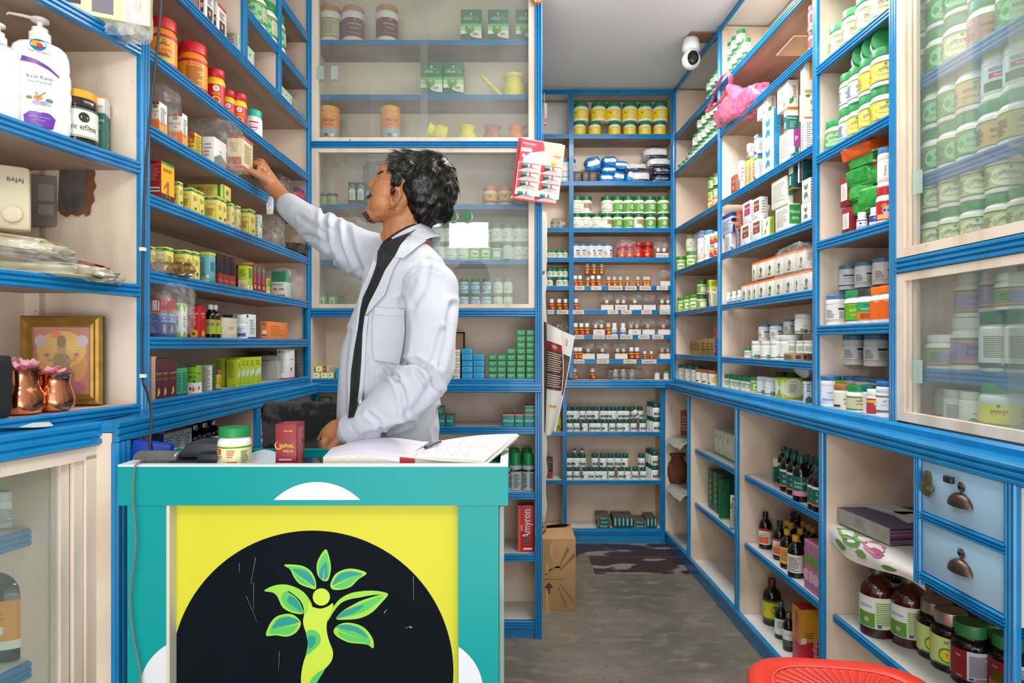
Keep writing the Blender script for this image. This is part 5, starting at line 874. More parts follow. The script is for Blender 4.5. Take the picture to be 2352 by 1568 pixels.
# open shelf: stacks of small packs
def stack(style,u,cols,z,w,h,dep,desc,group,inset=.012,rows_px=None):
 """cols = list of (left px, number of packs)"""
 for c,(px,n) in enumerate(cols):
  for r in range(n):
   Y = u.at(px,inset).y; x = (px+w/2-CX)/F*Y; hh = h*Y/F; rr = random.Random(c*31+r)
   pos = ('bottom' if r == 0 else 'topmost' if r == n-1 else ORD[r]+' up')
   carton(style,(w-1.5)*Y/F,dep,hh-.0015,(x,Y+dep/2+rr.uniform(-.003,.003),z+.0005+r*hh),rr.uniform(-.02,.02),f'{desc}, {pos} in the {ORD[c]} column from left',group)
stack('greenpack',Mu,[(1121,4),(1142,4),(1164,5),(1186,8),(1208,8)],zM[7],21,14.1,.07,'small green pack','green packs stacked like steps')
stack('bluepack',Mu,[(1060,5),(1087,4)],zM[7],26,13.9,.07,'flat blue pack','blue packs in two stacks')
stack('plexr',Mu,[(1024,3),(1041,5)],zM[7],16,13.5,.07,'small cream pack','cream packs by the coat')
MB_ = MB(); CB = surf('brown_cardboard','#a98458','#8a6a44',.8,8,.4)
MB_.box((0,0,0),(.05,.004,.20),CB); MB_.box((.046,0,0),(.05,.06,.20),CB); MB_.box((0,0,.195),(.05,.06,.2),CB); p = Mu.at(1040,.09)
o = MB_.build('cardboard_tray'); o.location = (p.x,p.y,zM[7]); tag(o,'open brown cardboard tray standing behind the cream packs','cardboard box')
for i,(px,r_,st) in enumerate(((717,0,'yellowgreen'),(733,0,'yellowgreen'),(752,0,'yellowgreen'),(719,1,'yellowgreen'),(742,1,'orangelab'))):
 carton(st,.030,.10,.026,((px+8-CX)/F*2.70,2.76,zM[7]+.0005+r_*.0275),[0,.05,-.1,.15,-.3][i],('lime and white carton, ' if st != 'orangelab' else 'orange ended carton, ')+('bottom row ' if r_ == 0 else 'top row ')+ORD[i % 3]+' from left, open cabinet shelf','small cartons on the open shelf')
carton('bluepack',.03,.07,.045,((778-CX)/F*2.70,2.74,zM[7]+.0005),0,'blue pack just left of the coat front on the open shelf')
stack('sanadr',Mu,[(730,1)],zM[8]+.045,26,21,.05,'red pack with yellow lettering','lettered packs behind the desk');
Y = 2.70; carton('sanadg',.047,.05,.037,((743-CX)/F*Y,Y+.03,zM[8]+.045+.0395),0,'green pack with yellow lettering stacked on the red one','lettered packs behind the desk')
carton('brownbox',.16,.08,.044,((750-CX)/F*Y,Y+.05,zM[8]+.0005),0,'dark carton under the red and green packs behind the desk')
boxesF('hiora',Mu,[(1155,1181),(1183,1202),(1204,1229)],zM[8],28,.06,'glossy teal toothpaste pack','shelf below the counter','teal packs',.012)
carton('hiora',.045,.05,.036,((1217-CX)/F*2.70,2.725,zM[8]+.0525),0,'glossy teal pack stacked on top by the right post','teal packs')
boxesF('flex',Mu,[(1006,1022),(1024,1042)],zM[8],25,.08,'dark teal pack','beside the coat hem','teal packs by the coat',.012); carton('flex',.03,.06,.035,((1010-CX)/F*2.7,2.73,zM[8]+.0475),0,'dark teal pack stacked above the others by the coat','teal packs by the coat')
row('deo',Mu,[1184,1213],zM[9],86,.045,'spray can with green cap, front','shelf beside the desk','green capped cans'); row('deo',Mu,[1181,1210],zM[9],88,.12,'spray can with green cap, back','shelf beside the desk','green capped cans'); p = Mu.at(1163,.05); inst('deo',(p.x,p.y,zM[9]),0,'grey spray can partly hidden by the desk corner','green capped cans',.9)
carton('amyron',.068,.05,.20,((1208-CX)/F*2.70,2.735,zM[10]),0,'tall red tonic box with vertical white lettering'); carton('amyron',.03,.05,.18,((1146-CX)/F*2.75,2.80,zM[10]),0,'red box edge half hidden behind the desk side')

# ================================================================== back shelving
zB = dict(zip(range(8),BZ)); g = 'yellow labelled cream jars'
h = row('yellowjar',Bu,[1331,1366,1411,1446,1481,1515],BZ[0],34,.06,'yellow jar, lower tier','back shelf top',g,refpx=1331)
row('yellowjar',Bu,[1334,1375,1409,1446,1481,1516],BZ[0]+h,42,.06,'yellow jar, upper tier','back shelf top',g)
boxesF('brownbox',Bu,[(1318,1336),(1338,1353),(1354,1372)],BZ[1],26,.07,'small brown carton','left of the blue packets','brown cartons',.03)
gb = 'blue packets piled on the back shelf'
for i,(px,dz,sx,sz,r) in enumerate(((1392,0,.085,.055,.1),(1418,0,.07,.07,.5),(1442,0,.06,.085,.9),(1397,.055,.09,.048,0),(1366,.075,.09,.085,-.5),(1424,.085,.085,.05,.2),(1399,.105,.085,.06,-.1))):
 p = Bu.at(px,.07); sx *= 1.15; sz *= 1.12; mb = MB(); crumple(mb,sx,.09,sz,BLUEP,i*3,.14,box=.6); crumple(mb,sx*.7,.01,sz*.35,WHITEP,i,.3,c=(0,-.044,sz*.35)); o = mb.build('sanitary_packet'); o.location = (p.x,p.y,BZ[1]+dz+.0005); o.rotation_euler = (0,[0,.3,.9,0,-.7,.2,0][i]*.4,0)
 tag(o,'shiny blue packet, '+['bottom left','bottom middle tilted','bottom right upright','lying in the middle layer','leaning at the left','flat at the right','topmost'][i]+' of the pile on back shelf','packet',gb)
for i,(px,dz,sx,sz,m) in enumerate(((1467,0,.12,.07,WHITEP),(1515,0,.13,.05,NAVYP),(1517,.05,.12,.05,NAVYP),(1458,.075,.13,.05,WHITEP),(1510,.10,.14,.055,WHITEP),(1503,.155,.15,.065,WHITEP))):
 p = Bu.at(px,.08); mb = MB(); crumple(mb,sx,.12,sz,m,i*5+1,.12,box=.45); crumple(mb,sx*.9,.02,sz*.3,NAVYP,i,.2,c=(0,-.055,0))
 if m is NAVYP: mb.text('Baby Pants',lambda x,y,s=sz: Vector((x,-.066,s*.5+y)),.018,col('#dfe3ea'),.09)
 o = mb.build('diaper_pack'); o.location = (p.x,p.y,BZ[1]+dz+.0005); tag(o,['white pack at the pile foot by the blue packets','navy pack at the bottom right','navy pack second from bottom right','white pack lying beside the blue pile','white pack third up at the right','topmost white and navy pack'][i]+', back shelf','diaper pack','packs on the back shelf')
g = 'churna jars on the back shelf'
h = row(None,Bu,[1325,1346,1370,1394,1418,1443,1467,1494,1523],BZ[2],35,.05,'green lidded jar, lower tier','third back shelf',g,kinds=['whitejar','whitejar','whitejar','whitejar_brown','greenjar','greenjar','whitejar_brown','greenjar','greenjar'])
row(None,Bu,[1325,1346,1394,1418,1443,1467,1493,1523],BZ[2]+h,39,.05,'green lidded jar, upper tier','third back shelf',g,kinds=['whitejar','whitejar_brown','whitejar','greenjar','greenjar','greenjar','greenjar','greenjar'])
row('silverjar',Bu,[1322,1338,1357,1375,1395],BZ[3],34,.06,'white jar with blue lid','fourth back shelf','blue lid jars'); row('redjar2',Bu,[1428,1447],BZ[3],34,.07,'red jar inside clear bag','fourth back shelf','bagged red jars'); p = Bu.at(1437,.06)
bag('plastic_bag','plastic bag','knotted clear bag around two red jars on the back shelf',(p.x,p.y,BZ[3]+.001),(.13,.12,.115),FILM,44,.14); row('redjar2',Bu,[1466,1488],BZ[3],36,.05,'red jar with sun emblem','fourth back shelf','red jars')
def tray(px,z,w,lab,txt,n=2,kind='redpill',film=True,k=0):
 p = Bu.at(px,.03); mb = MB(); W = w*3.99/F; PW = col('#d9d7d2',.7)
 mb.box((-W/2,0,0),(W/2,.002,.034),PW); mb.box((-W/2,.06,0),(W/2,.062,.03),PW); mb.box((-W/2,0,0),(-W/2+.002,.062,.032),PW); mb.box((W/2-.002,0,0),(W/2,.062,.032),PW); mb.box((-W/2,0,0),(W/2,.062,.002),PW)
 if txt: mb.text(txt,lambda x,y: Vector((x,-.0006,.016+y)),.018,col('#2a2a2c'),W*.8)
 o = mb.build('label_tray'); o.location = (p.x,p.y,z+.0005); tag(o,lab,'tray','handwritten label trays')
 for i in range(n): inst(kind,(p.x+(i-(n-1)/2)*.038,p.y+.030,z+.003),.3*i,f'{["left","right","middle"][i]} vial standing in the {lab.split(" paper tray")[0]} paper tray','vials in trays',.95)
 if film:
  mb = MB(); crumple(mb,W*.96,.055,.045,FILM,k,.3,c=(0,.031,.030)); o = mb.build('plastic_bag'); o.location = (p.x,p.y,z+.03); tag(o,f'crumpled clear bag over the {lab.split(" paper tray")[0]} paper tray','plastic bag','bags over trays')
g = 'vials on the back shelves'
tray(1521,BZ[3],30,'fourth back shelf right end paper tray','Fam Ponigo',2,'redpill',True,1)
row('redpill',Bu,[1321,1332,1361,1375],BZ[4],25,.04,'red vial, front lower row','fifth back shelf',g); row('clearpill',Bu,[1350,1398,1411,1425,1441],BZ[4],23,.06,'red vial with clear cap','fifth back shelf',g)
row('clearpill',Bu,[1349,1364,1382],BZ[4]+.075,25,.04,'red vial on the upper tier','fifth back shelf',g); row('clearpill',Bu,[1465,1481,1489],BZ[4],23,.05,'red vial right of centre','fifth back shelf',g)
tray(1529,BZ[4],26,'fifth back shelf right end paper tray','',0,'redpill',True,4)
row('redpill',Bu,[1323],BZ[5],26,.04,'single red vial at the left','sixth back shelf',g)
for i,(px,t,n) in enumerate(((1395,'',1),(1427,'SULPH',2),(1460,'',1),(1492,'',0),(1530,'',2))): tray(px,BZ[5],30,ORD[i]+' from left sixth shelf paper tray',t,n,'redpill',True,10+i)
row('redpill',Bu,[1322,1335,1348],BZ[6],27,.04,'red vial with white cap','seventh back shelf',g); tray(1376,BZ[6],28,'seventh shelf leftmost paper tray','ATA',2,'redpill',True,20); row(None,Bu,[1397,1411,1431],BZ[6],27,.04,'vial between the trays','seventh back shelf',g,kinds=['clearpill','whitepill','whitepill'])
for i,(px,t,n) in enumerate(((1458,'T30',2),(1490,'',1),(1526,'',1))): tray(px,BZ[6],30,'seventh shelf '+['left','middle','right'][i]+' of the right paper trays',t,n,'clearpill',True,30+i)
row('redpill',Bu,[1322,1332],BZ[7],27,.04,'red vial at the left end','eighth back shelf',g)
for i,(px,n) in enumerate(((1352,1),(1385,1),(1427,2),(1530,2))): tray(px,BZ[7],30,'eighth shelf '+ORD[i]+' paper tray','',n,'redpill' if i < 3 else 'clearpill',True,40+i)
row('redpill',Bu,[1450,1463],BZ[7],27,.04,'red vial with gold band','eighth back shelf',g); row('redpill',Bu,[1481,1496],BZ[7],18,.04,'small vial under a white lid','eighth back shelf',g)
row('redpill',Bu,[1320,1361],1.02,25,.05,'red vial alone','back counter under the shelves',g); row('whitepill',Bu,[1414,1432,1452],1.02,24,.07,'pale vial inside a grey bag','back counter',g); row('medpale',Bu,[1509,1530],1.02,19,.06,'small pale jar','right end of the back counter',g)
p = Bu.at(1434,.05); bag('plastic_bag','plastic bag','grey plastic bag full of vials on the back counter',(p.x,p.y,1.021),(.22,.10,.07),SMOKE,52,.2)
# handwritten shelf strips
mb_n = 0
for zi,lst in ((4,((1331,22,'RUB'),(1369,24,'Lilu'),(1413,32,'Belladonge'),(1448,26,'Bovista'),(1481,26,'Ambra'),(1520,26,'Taro'))),(5,((1265,14,'Nx'),(1292,26,'Silicea'),(1328,26,'Semic'),(1407,24,'ACF'),(1438,24,'Pulsa'),(1484,24,'ACF'),(1526,24,'Calcyc'))),(6,((1330,22,'57x10'),(1375,28,'Hydrastic'),(1405,26,'Mercuri'),(1438,28,'Phytolac'),(1478,26,'Petrol'),(1510,26,'Sanghi'))),(7,((1330,24,'Lycopo'),(1384,28,'H272D'),(1446,30,'Ferric'),(1490,34,'Lycopod')))):
 for px,w2,t in lst:
  p = Bu.at(px,0); W = w2*3.966/F; mb = MB().box((-W/2,-.0132,-.013),(W/2,-.0122,.013),col('#cfcabd',.7)); mb.text(t,lambda x,y: Vector((x,-.0136,y)),.018,col('#26262a'),W*.8)
  o = mb.build('shelf_label'); o.location = (p.x,p.y,BZ[zi]-.013); tag(o,f'handwritten paper strip reading {t} stuck on the {ORD[zi]} back shelf edge' if (t,zi) not in ((('ACF'),5),) else f'handwritten strip reading {t}, {"left" if px < 1440 else "right"} one on the sixth back shelf edge','shelf label','handwritten shelf strips')
# left compartment
row('ch_pale',Bu,[1271,1287],BZ[2],17,.06,'small pale jar under grey film','left back compartment',None); p = Bu.at(1284,.05); bag('plastic_bag','plastic bag','grey film over two small jars, left back compartment',(p.x,p.y,BZ[2]+.001),(.10,.08,.07),SMOKE,61,.3)
row('smallgreen',Bu,[1262,1270,1284,1298],BZ[3],20,.05,'small green lidded jar','fourth shelf, left compartment','small green jars'); row('smallgreen',Bu,[1262,1285,1299],BZ[4],22,.05,'small green lidded jar','fifth shelf, left compartment','small green jars'); row('smallgreen',Bu,[1263,1273,1286,1298],BZ[4]+.061,19,.05,'small green jar, upper tier','left compartment','small green jars')
row('redpill',Bu,[1267,1284,1299],BZ[5],26,.05,'red and white vial','sixth shelf, left compartment','vials left compartment'); p = Bu.at(1290,.06); bag('plastic_bag','plastic bag','grey bag in the left compartment of the seventh shelf',(p.x,p.y,BZ[6]+.001),(.11,.08,.075),SMOKE,63,.3)
row('bluecap',Bu,[1296,1305],BZ[1],56,.08,'white jar partly behind the lip balm card','back shelf',None)
mb = MB().box((0,0,0),(.19,.003,.26),col('#dfe2e6',.6)); o = mb.build('paper_sheet'); o.location = (.175,4.155,BZ[0]+.001); tag(o,'white sheet standing in the top left back compartment','paper')
# lower back: teal capped pill bottles
g = 'teal capped tablet bottles'
def pills(pxs,z,hpx,inset,desc,where,seq=0): return row(None,Bu,pxs,z,hpx,inset,desc,where,g,kinds=[('himpill','himpill','himpill2')[(i*7+seq) % 3] for i in range(len(pxs))])
h = pills([1308,1324,1343,1360,1373,1389,1406,1423,1438,1455,1476],BLZ[0],27,.045,'tablet bottle, lower tier','upper low back shelf',0)
pills([1307,1321,1337,1353,1368,1385,1399,1409,1425,1438],BLZ[0]+h,28,.06,'tablet bottle, upper tier','upper low back shelf',1); pills([1452,1470],BLZ[0]+h,27,.09,'tablet bottle behind the tilted one','upper low back shelf',2)
p = Bu.at(1463,.05); inst('himpill',(p.x,p.y,BLZ[0]+h+.012),0,'tilted tablet bottle on the upper tier of the low back shelf',g,h/.075,tilt=(0,-.5,0))
for t in range(2):
 for j in range(3): p = Bu.at(1506-j*6,.04+.05*j); inst('himpill',(p.x,p.y,BLZ[0]+t*.090),.2,f'larger tablet bottle, {["front","middle","rear"][j]}, {["bottom","top"][t]} tier, right end of upper low shelf',g,1.18)
h = pills([1307,1324,1345,1358,1373,1387,1404,1426,1442,1459,1477],BLZ[1],27,.045,'tablet bottle, lower tier','middle low back shelf',3)
pills([1307,1323,1338,1366,1385,1402,1419,1436,1473],BLZ[1]+h,30,.06,'tablet bottle, upper tier','middle low back shelf',4); pills([1320,1337],BLZ[1]+h*2.05,12,.075,'short bottle on the third tier','middle low back shelf',5)
for t in range(2):
 for j in range(3): p = Bu.at(1503-j*6,.04+.05*j); inst('himpill',(p.x,p.y,BLZ[1]+t*.090),.2,f'larger tablet bottle, {["front","middle","rear"][j]}, {["bottom","top"][t]} tier, right end of middle low shelf',g,1.18)
Yb = 4.0; gg = 'flat teal cartons on the lowest back shelf'
for i,(x0,x1,z0,h_,st) in enumerate(((1374,1406,0,9,'himflat'),(1376,1407,9.2,9,'himflat'),(1373,1402,18.4,9,'himflat'))): carton(st,(x1-x0)*Yb/F,.14,h_*Yb/F,(((x0+x1)/2-CX)/F*Yb,Yb+.08,BLZ[2]+.0005+z0*Yb/F),-.12+.05*i,['bottom','middle','top'][i]+' flat teal carton of the left pile',gg)
boxesF('himup',Bu,[(1409,1418),(1419,1427),(1428,1436),(1437,1446),(1447,1455)],BLZ[2],27,.14,'upright slim teal carton in the centre','lowest back shelf',gg,.03)
for i in range(2): carton('himflat',26*Yb/F,.12,9*Yb/F,((1471-CX)/F*Yb,Yb+.07,BLZ[2]+.0005+i*9.2*Yb/F),0,['lower','upper'][i]+' flat teal carton right of the centre',gg)
boxesF('himup',Bu,[(1485,1493),(1494,1501),(1502,1509)],BLZ[2],25,.14,'upright slim teal carton at right','lowest back shelf',gg,.03)
b = MB().lathe([(.052,0),(.058,.01),(.058,.09),(.05,.11),(.035,.125)],col('#c8941c',.15),26).lathe([(.034,.12),(.036,.15),(0,.151)],col('#e8642c'),26); arcgrid(b,.0585,-60,60,.02,.085,col('#c9c81e')); arcgrid(b,.059,-45,45,.02,.04,col('#3f9a3c'))
K['honeyjar'] = ['honey_jar','jar',.151,[('jar',b)],None]; p = Bu.at(1271,.08); inst('honeyjar',(p.x,p.y,BLZ[0]),0,'amber honey jar with orange lid beside the hanging brochures',None,.95)
carton('darkred',.055,.05,.13,((1260-CX)/F*4.02,4.05,BLZ[1]+.0005),0,'dark carton with red and white print, low left back compartment')

# ================================================================== right wall shelving: bays one and two
def oneR(style,a,b,c,z,hpx,label,group=None,u=Ru,inset=.006,dz=0,tilt=0,ref=None):
 """a..b = face towards the aisle, b..c = face towards the camera"""
 P,Q = u.at(a,inset),u.at(b,inset); dep = max(.015,(c-b)*Q.y/F*1.02); L = max(.012,(Q-P).length-.001); cc = (P+Q)/2+u.n*(dep/2); h = hpx*Q.y/F
 carton(style,dep,L,h,(cc.x,cc.y,z+.0005+dz),u.ang+PI/2+tilt,label,group); return h
g = 'small green lidded jars in the right corner bay'
for z,pxs,nt,hp,nm in ((2.312,[1589,1600,1611,1621,1631,1640,1648],3,26,'second shelf'),(2.545,[1631,1640,1649],2,22,'top shelf')):
 for t in range(nt):
  for q,ins in (('front',.035),('back',.09)):
   row('smallgreen',Ru,pxs[t if nt == 3 else 0:],z+t*.075,hp,ins,f'small jar, tier {["one","two","three"][t]}, {q} row',f'{nm}, corner bay',g,refpx=1600)
for t in range(3):
 row('smallgreen',Ru,[1679,1690,1702,1714][:4-(t == 2)],2.545+t*.074,29,.05,f'small jar, tier {["one","two","three"][t]}','top right shelf past the corner','small jars on the top right shelf',refpx=1679)
row('smallgreen',Ru,[1556,1564,1574,1582],2.312,20,.04,'tiny jar near the corner','second shelf, corner bay',g)
h = row(None,Ru,[1636,1647],1.96,26,.04,'orange and red jar, bottom tier','corner bay fourth shelf','stacked jars corner bay',kinds=['orlid','orlid']); row('medgreen',Ru,[1635,1646],1.96+h,26,.04,'green jar, middle tier','corner bay fourth shelf','stacked jars corner bay'); row('medgreen',Ru,[1636,1647],1.96+h*2,26,.04,'green jar, top tier','corner bay fourth shelf','stacked jars corner bay')
row('limebot',Ru,[1565,1589],1.695,35,.04,'white and lime jar','corner bay, fifth shelf','lime jars'); row('medpale',Ru,[1588],1.695+.098,38,.04,'pale jar stacked on a white jar','corner bay, fifth shelf','lime jars')
row('whitered',Ru,[1616,1632],1.695,66,.03,'white bottle with red lettering in film','corner bay','wrapped white bottles'); p = Ru.at(1620,.03); bag('plastic_bag','plastic bag','clear bag around the white and red bottles, corner bay',(p.x,p.y,1.696),(.12,.14,.17),FILM,71,.12)
h = row('redmed',Ru,[1639,1649],1.695,28,.015,'red and yellow tub, lower','corner bay edge','red tubs'); row('redmed',Ru,[1640,1649],1.695+h,28,.015,'red and yellow tub, upper','corner bay edge','red tubs'); row('medgreen',Ru,[1608],1.695,24,.09,'dark green jar behind the wrapped bottles','corner bay')
row('limebot',Ru,[1554,1567,1580,1596],1.441,33,.04,'lime green jar','corner bay, sixth shelf','lime jars'); h = row('medgreen',Ru,[1612],1.441,34,.04,'olive jar, lower of two','corner bay, sixth shelf'); row('medgreen',Ru,[1613],1.441+h,34,.04,'olive jar, upper of two','corner bay, sixth shelf')
oneR('palebox',1628,1634,1651,1.441,34,'pale box with orange picture, corner bay, sixth shelf'); oneR('limecream',1624,1630,1651,1.441,29,'green yellow carton stacked on the pale box',None,dz=.078)
boxesL('gold',Ru,[1585,1592,1600,1608],1.182,34,'brown carton','corner bay, seventh shelf','brown and gold cartons',dep=.06,inset=.03); boxesL('gold',Ru,[1610,1622,1632,1639],1.182,38,'gold carton','corner bay, seventh shelf','brown and gold cartons',dep=.06)
oneR('ortho',1640,1645,1651,1.182,66,'tall blue striped carton beside the gold cartons')
row('whitejar',Ru,[1556,1570,1586,1601],1.028,32,.04,'white bottle with green label','corner bay counter','counter bottles'); row('goldcap',Ru,[1611,1625,1641],1.028,32,.03,'yellow labelled bottle with orange cap','corner bay counter','yellow counter bottles')
# bay two
pb = thing('carrier_bag','pink plastic carrier bag with a looped handle hanging over the shelf edge','plastic bag',(Ru.at(1700,.02).x,Ru.at(1700,.02).y,2.275),.0)
BG = MB(); crumple(BG,.13,.52,.135,PINKBAG,9,.17,box=.75,sub=4,freq=2.0,flatbase=False)
bo = BG.build('bag',pb); bo.rotation_euler = (.12,0,.06); bo.location = (.01,.02,.02)
hd = MB(); ring = []
for i in range(21):
 t = 2*PI*i/20; ring.append(Vector((-.05+.012*math.sin(2*t),.16+.17*math.cos(t),.215+.045*math.sin(t)-.1*(.16*math.cos(t)))))
hd.tube(ring,.011,PINKBAG,8,flat=.5); hd.tube([(-.045,.02,.19),(-.03,-.02,.15),(-.01,-.05,.10)],lambda t: .018+.03*t,PINKBAG,10); hd.build('handle',pb)
h = row('redonion',Ru,[1870],2.312,56,.035,'small white jar with red label, lower','top right shelf edge','edge jars'); row('redonion',Ru,[1870],2.312+.088,56,.035,'small white jar with red label, upper','top right shelf edge','edge jars')
z = 1.96; r2 = 'right shelf under the pink bag'
oneR('bookred',1679,1690,1700,z,44,'reddish carton at the left end, '+r2); oneR('whiteplain',1695,1700,1711,z,70,'tall white carton with grey foot, '+r2)
oneR('beige',1712,1718,1722,z,60,'slim beige carton, left of two, '+r2,'beige cartons'); oneR('beige',1722,1727,1731,z,60,'slim beige carton, right of two, '+r2,'beige cartons'); oneR('whiteplain',1715,1720,1732,z,30,'white carton laid across the beige ones',None,dz=.132)
h = oneR('wgb',1732,1740,1752,z,62,'white carton with green and blue bands, lower, '+r2); oneR('wgb',1732,1740,1752,z,44,'white carton with green and blue bands, upper, '+r2,None,dz=h+.001)
h = oneR('blueleaf',1751,1777,1793,z,71,'white and blue carton with leaf ring, lower one'); h2 = oneR('blueleaf',1751,1777,1793,z,71,'white and blue carton with leaf ring, upper one',None,dz=h+.001)
oneR('stonil',1739,1762,1783,z,46,'white lettered carton on top of the blue leaf cartons','white lettered cartons',dz=h+h2+.003)
h = oneR('purple',1790,1815,1838,z,72,'white carton with a purple patch'); h2 = oneR('himtall',1800,1808,1834,z,54,'teal and orange carton on the purple patched one',None,dz=h+.001); oneR('stonil',1785,1810,1834,z,62,'white lettered carton on top of the teal and orange one','white lettered cartons',dz=h+h2+.002)
h = oneR('whitetext',1839,1849,1874,z,76,'white carton full of small print by the post'); h2 = oneR('pyr',1836,1847,1877,z,62,'cream carton with green leaves stacked by the post',None,dz=h+.001); oneR('dil',1838,1849,1878,z,66,'white and orange carton topmost by the post',None,dz=h+h2+.002)
mb = MB().box((-.1,-.08,0),(.1,.08,.004),col('#a88a6c',.7)); p = Ru.at(1862,.08); o = mb.build('cardboard_sheet'); o.location = (p.x,p.y,z+h*1+.315); tag(o,'flat cardboard sheet lying on top of the orange carton by the post','cardboard')
p = Ru.at(1832,.03)
z = 1.695; r3 = 'fifth right shelf'
h = oneR('flgrey',1665,1678,1691,z,42,'grey white carton, lower left, '+r3); oneR('faceblue',1656,1680,1691,z,47,'blue topped carton with a portrait, upper left, '+r3,None,dz=h+.001)
h = oneR('stripedark',1690,1695,1700,z,42,'slim carton, lower, next to the portrait one, '+r3); oneR('bookred',1691,1697,1703,z,44,'slim reddish carton, upper, next to the portrait one',None,dz=h+.001)
h = oneR('brownlab',1701,1722,1726,z,50,'white carton with brown label, lower left one','brown label cartons'); oneR('pinklab',1706,1725,1728,z,50,'white carton with pink label',None,dz=h+.001)
h = oneR('brownlab',1725,1748,1751,z,52,'white carton with brown label, lower right one','brown label cartons'); oneR('brownlab',1728,1746,1764,z,48,'white carton with brown label, upper one','brown label cartons',dz=h+.001)
oneR('limeleaf',1752,1768,1778,z,46,'white and lime carton with a leaf'); h = oneR('nirocil',1781,1811,1838,z,60,'cream carton with a large green label'); oneR('greenbox',1772,1806,1822,z,66,'cream carton with green corner on top',None,dz=h+.001)
h = oneR('greenleaf',1840,1862,1868,z,46,'white carton with grey green leaf ring, lower','leaf ring cartons'); h2 = oneR('greenleaf',1842,1861,1868,z,54,'white carton with grey green leaf ring, upper','leaf ring cartons',dz=h+.001)
oneR('teal2',1812,1822,1840,z,52,'teal carton with orange edge stacked over the green label',None,dz=.150); oneR('tealdark',1833,1842,1876,z,48,'dark teal carton topmost by the post',None,dz=h+h2+.001); oneR('teal2',1816,1826,1834,z,44,'teal carton standing over the smaller teal one',None,dz=.235)
oneR('stripedark',1863,1868,1876,z,100,'purple striped carton against the post, '+r3)
z = 1.441; r4 = 'sixth right shelf'
row('whitepill',Ru,[1674,1687,1700],z,28,.03,'small clear capped jar','sixth right shelf','small clear jars',refpx=1674)
e = [1702,1715,1727,1738,1757,1778,1797,1822,1836,1866]
boxesL('redtop',Ru,e,z,42,'white carton with red top, lower tier',r4,'red topped cartons',dep=.045,front=1740)
boxesL('redtop',Ru,[1727,1736,1757,1777,1799,1825],z+.086,42,'white red topped carton, upper tier',r4,'red topped cartons',dep=.045,front=1740)
boxesL('redtop',Ru,[1828,1850],z+.086,46,'white red topped carton inside film','upper tier by the post','red topped cartons',dep=.05)
p = Ru.at(1834,.03); bag('plastic_bag','plastic bag','clear plastic bag over the red topped cartons by the post',(p.x,p.y,z+.001),(.10,.26,.19),FILM,81,.12)
z = 1.182
row('smallgreen',Ru,[1719],z,24,.04,'small jar with bright green lid','seventh right shelf')
h = row('rechi',Ru,[1744,1766,1789],z,40,.04,'white red labelled jar, lower tier','seventh right shelf','white plastic jars'); row('silverjar',Ru,[1756,1783],z+h,38,.05,'pale jar, upper tier','seventh right shelf','white plastic jars')
row('rechi',Ru,[1803,1817],z,56,.06,'white tall jar behind the tray','seventh right shelf','white plastic jars'); row('rechi',Ru,[1845],z+.105,44,.05,'single white jar on the right pile','seventh right shelf','white plastic jars'); row('silverjar',Ru,[1812],z+.105,34,.08,'pale clear jar on the right pile','seventh right shelf','white plastic jars')
oneR('carlab',1800,1822,1866,z,17,'low brown cardboard tray with dark print, seventh right shelf'); row('rechi_b',Ru,[1822,1842,1860],z+.029,28,.05,'small white jar standing in the cardboard tray','seventh right shelf','white plastic jars')
z = 1.028
row('smallgreen',Ru,[1664,1674,1689,1700,1714,1725],z,30,.04,'small clear capped jar','right counter under the shelves','small clear jars'); row('limebot',Ru,[1737],z,36,.04,'jar with green lid on the right counter','left of the red ringed jars'); row('rechi',Ru,[1756,1775],z,40,.04,'white jar with red ring','right counter','red ringed jars')
oneR('crinol',1781,1800,1844,z,48,'lime and cream carton with an oval label on the right counter'); oneR('bluewhite',1844,1850,1865,z,50,'white carton with green foot beside the lime and cream one')
p = Ru.at(1838,.07); inst('rechi_b',(p.x,p.y,z+.118),0,'white jar tipped over on top of the lime carton',None,.95,tilt=(0,1.1,.3)); row('medgreen',Ru,[1795,1822],z,46,.16,'green lidded jar behind the lime carton','right counter','green lid jars')

# ------------------------------------------------------------- bay three
def rowR3(kinds,pxs,z,hpx,ins,desc,where,group,ref=None): return row(None,Ru,pxs,z,hpx,ins,desc,where,group,kinds=kinds,refpx=ref,face=1)
g = 'churna jars third bay'
for px,hp,ins,k in ((1934,76,.05,'ch_kar'),(1966,84,.05,'ch_kar'),(2000,90,.05,'ch_kar'),(2034,96,.05,'ch_kar')): row(k,Ru,[px],2.225,hp,ins,{1934: 'short churna jar with olive label',1966: 'churna jar right of the short one',2000: 'third churna jar along',2034: 'churna jar by the post'}[px],'top shelf, third right bay',g,face=1)
h = rowR3(['ch_blu','ch_yel','ch_yel','ch_yel'],[1957,1978,2005,2033],1.912,80,.045,'churna jar, lower tier','third bay second shelf',g,1978); rowR3(['ch_blu','ch_blu','ch_yel','ch_yel'],[1960,1980,2006,2034],1.912+h,82,.045,'churna jar, upper tier','third bay second shelf',g,1980)
row('ch_grn',Ru,[1923],1.912,70,.045,'single green churna jar standing apart','third right bay',g)
for i,(px,zz) in enumerate(((2001,1.912+.128*2-.005),(2024,1.912+.128*2+.018),(2048,1.912+.128*2+.045))):
 p = Ru.at(px,.05); inst('ch_grn',(p.x+.035,p.y+.10,2.166),0,'churna jar lying with its round green lid forward, '+ORD[i]+' from left','jars lying on top',.9,tilt=(math.radians(88),0,math.radians(-28)))
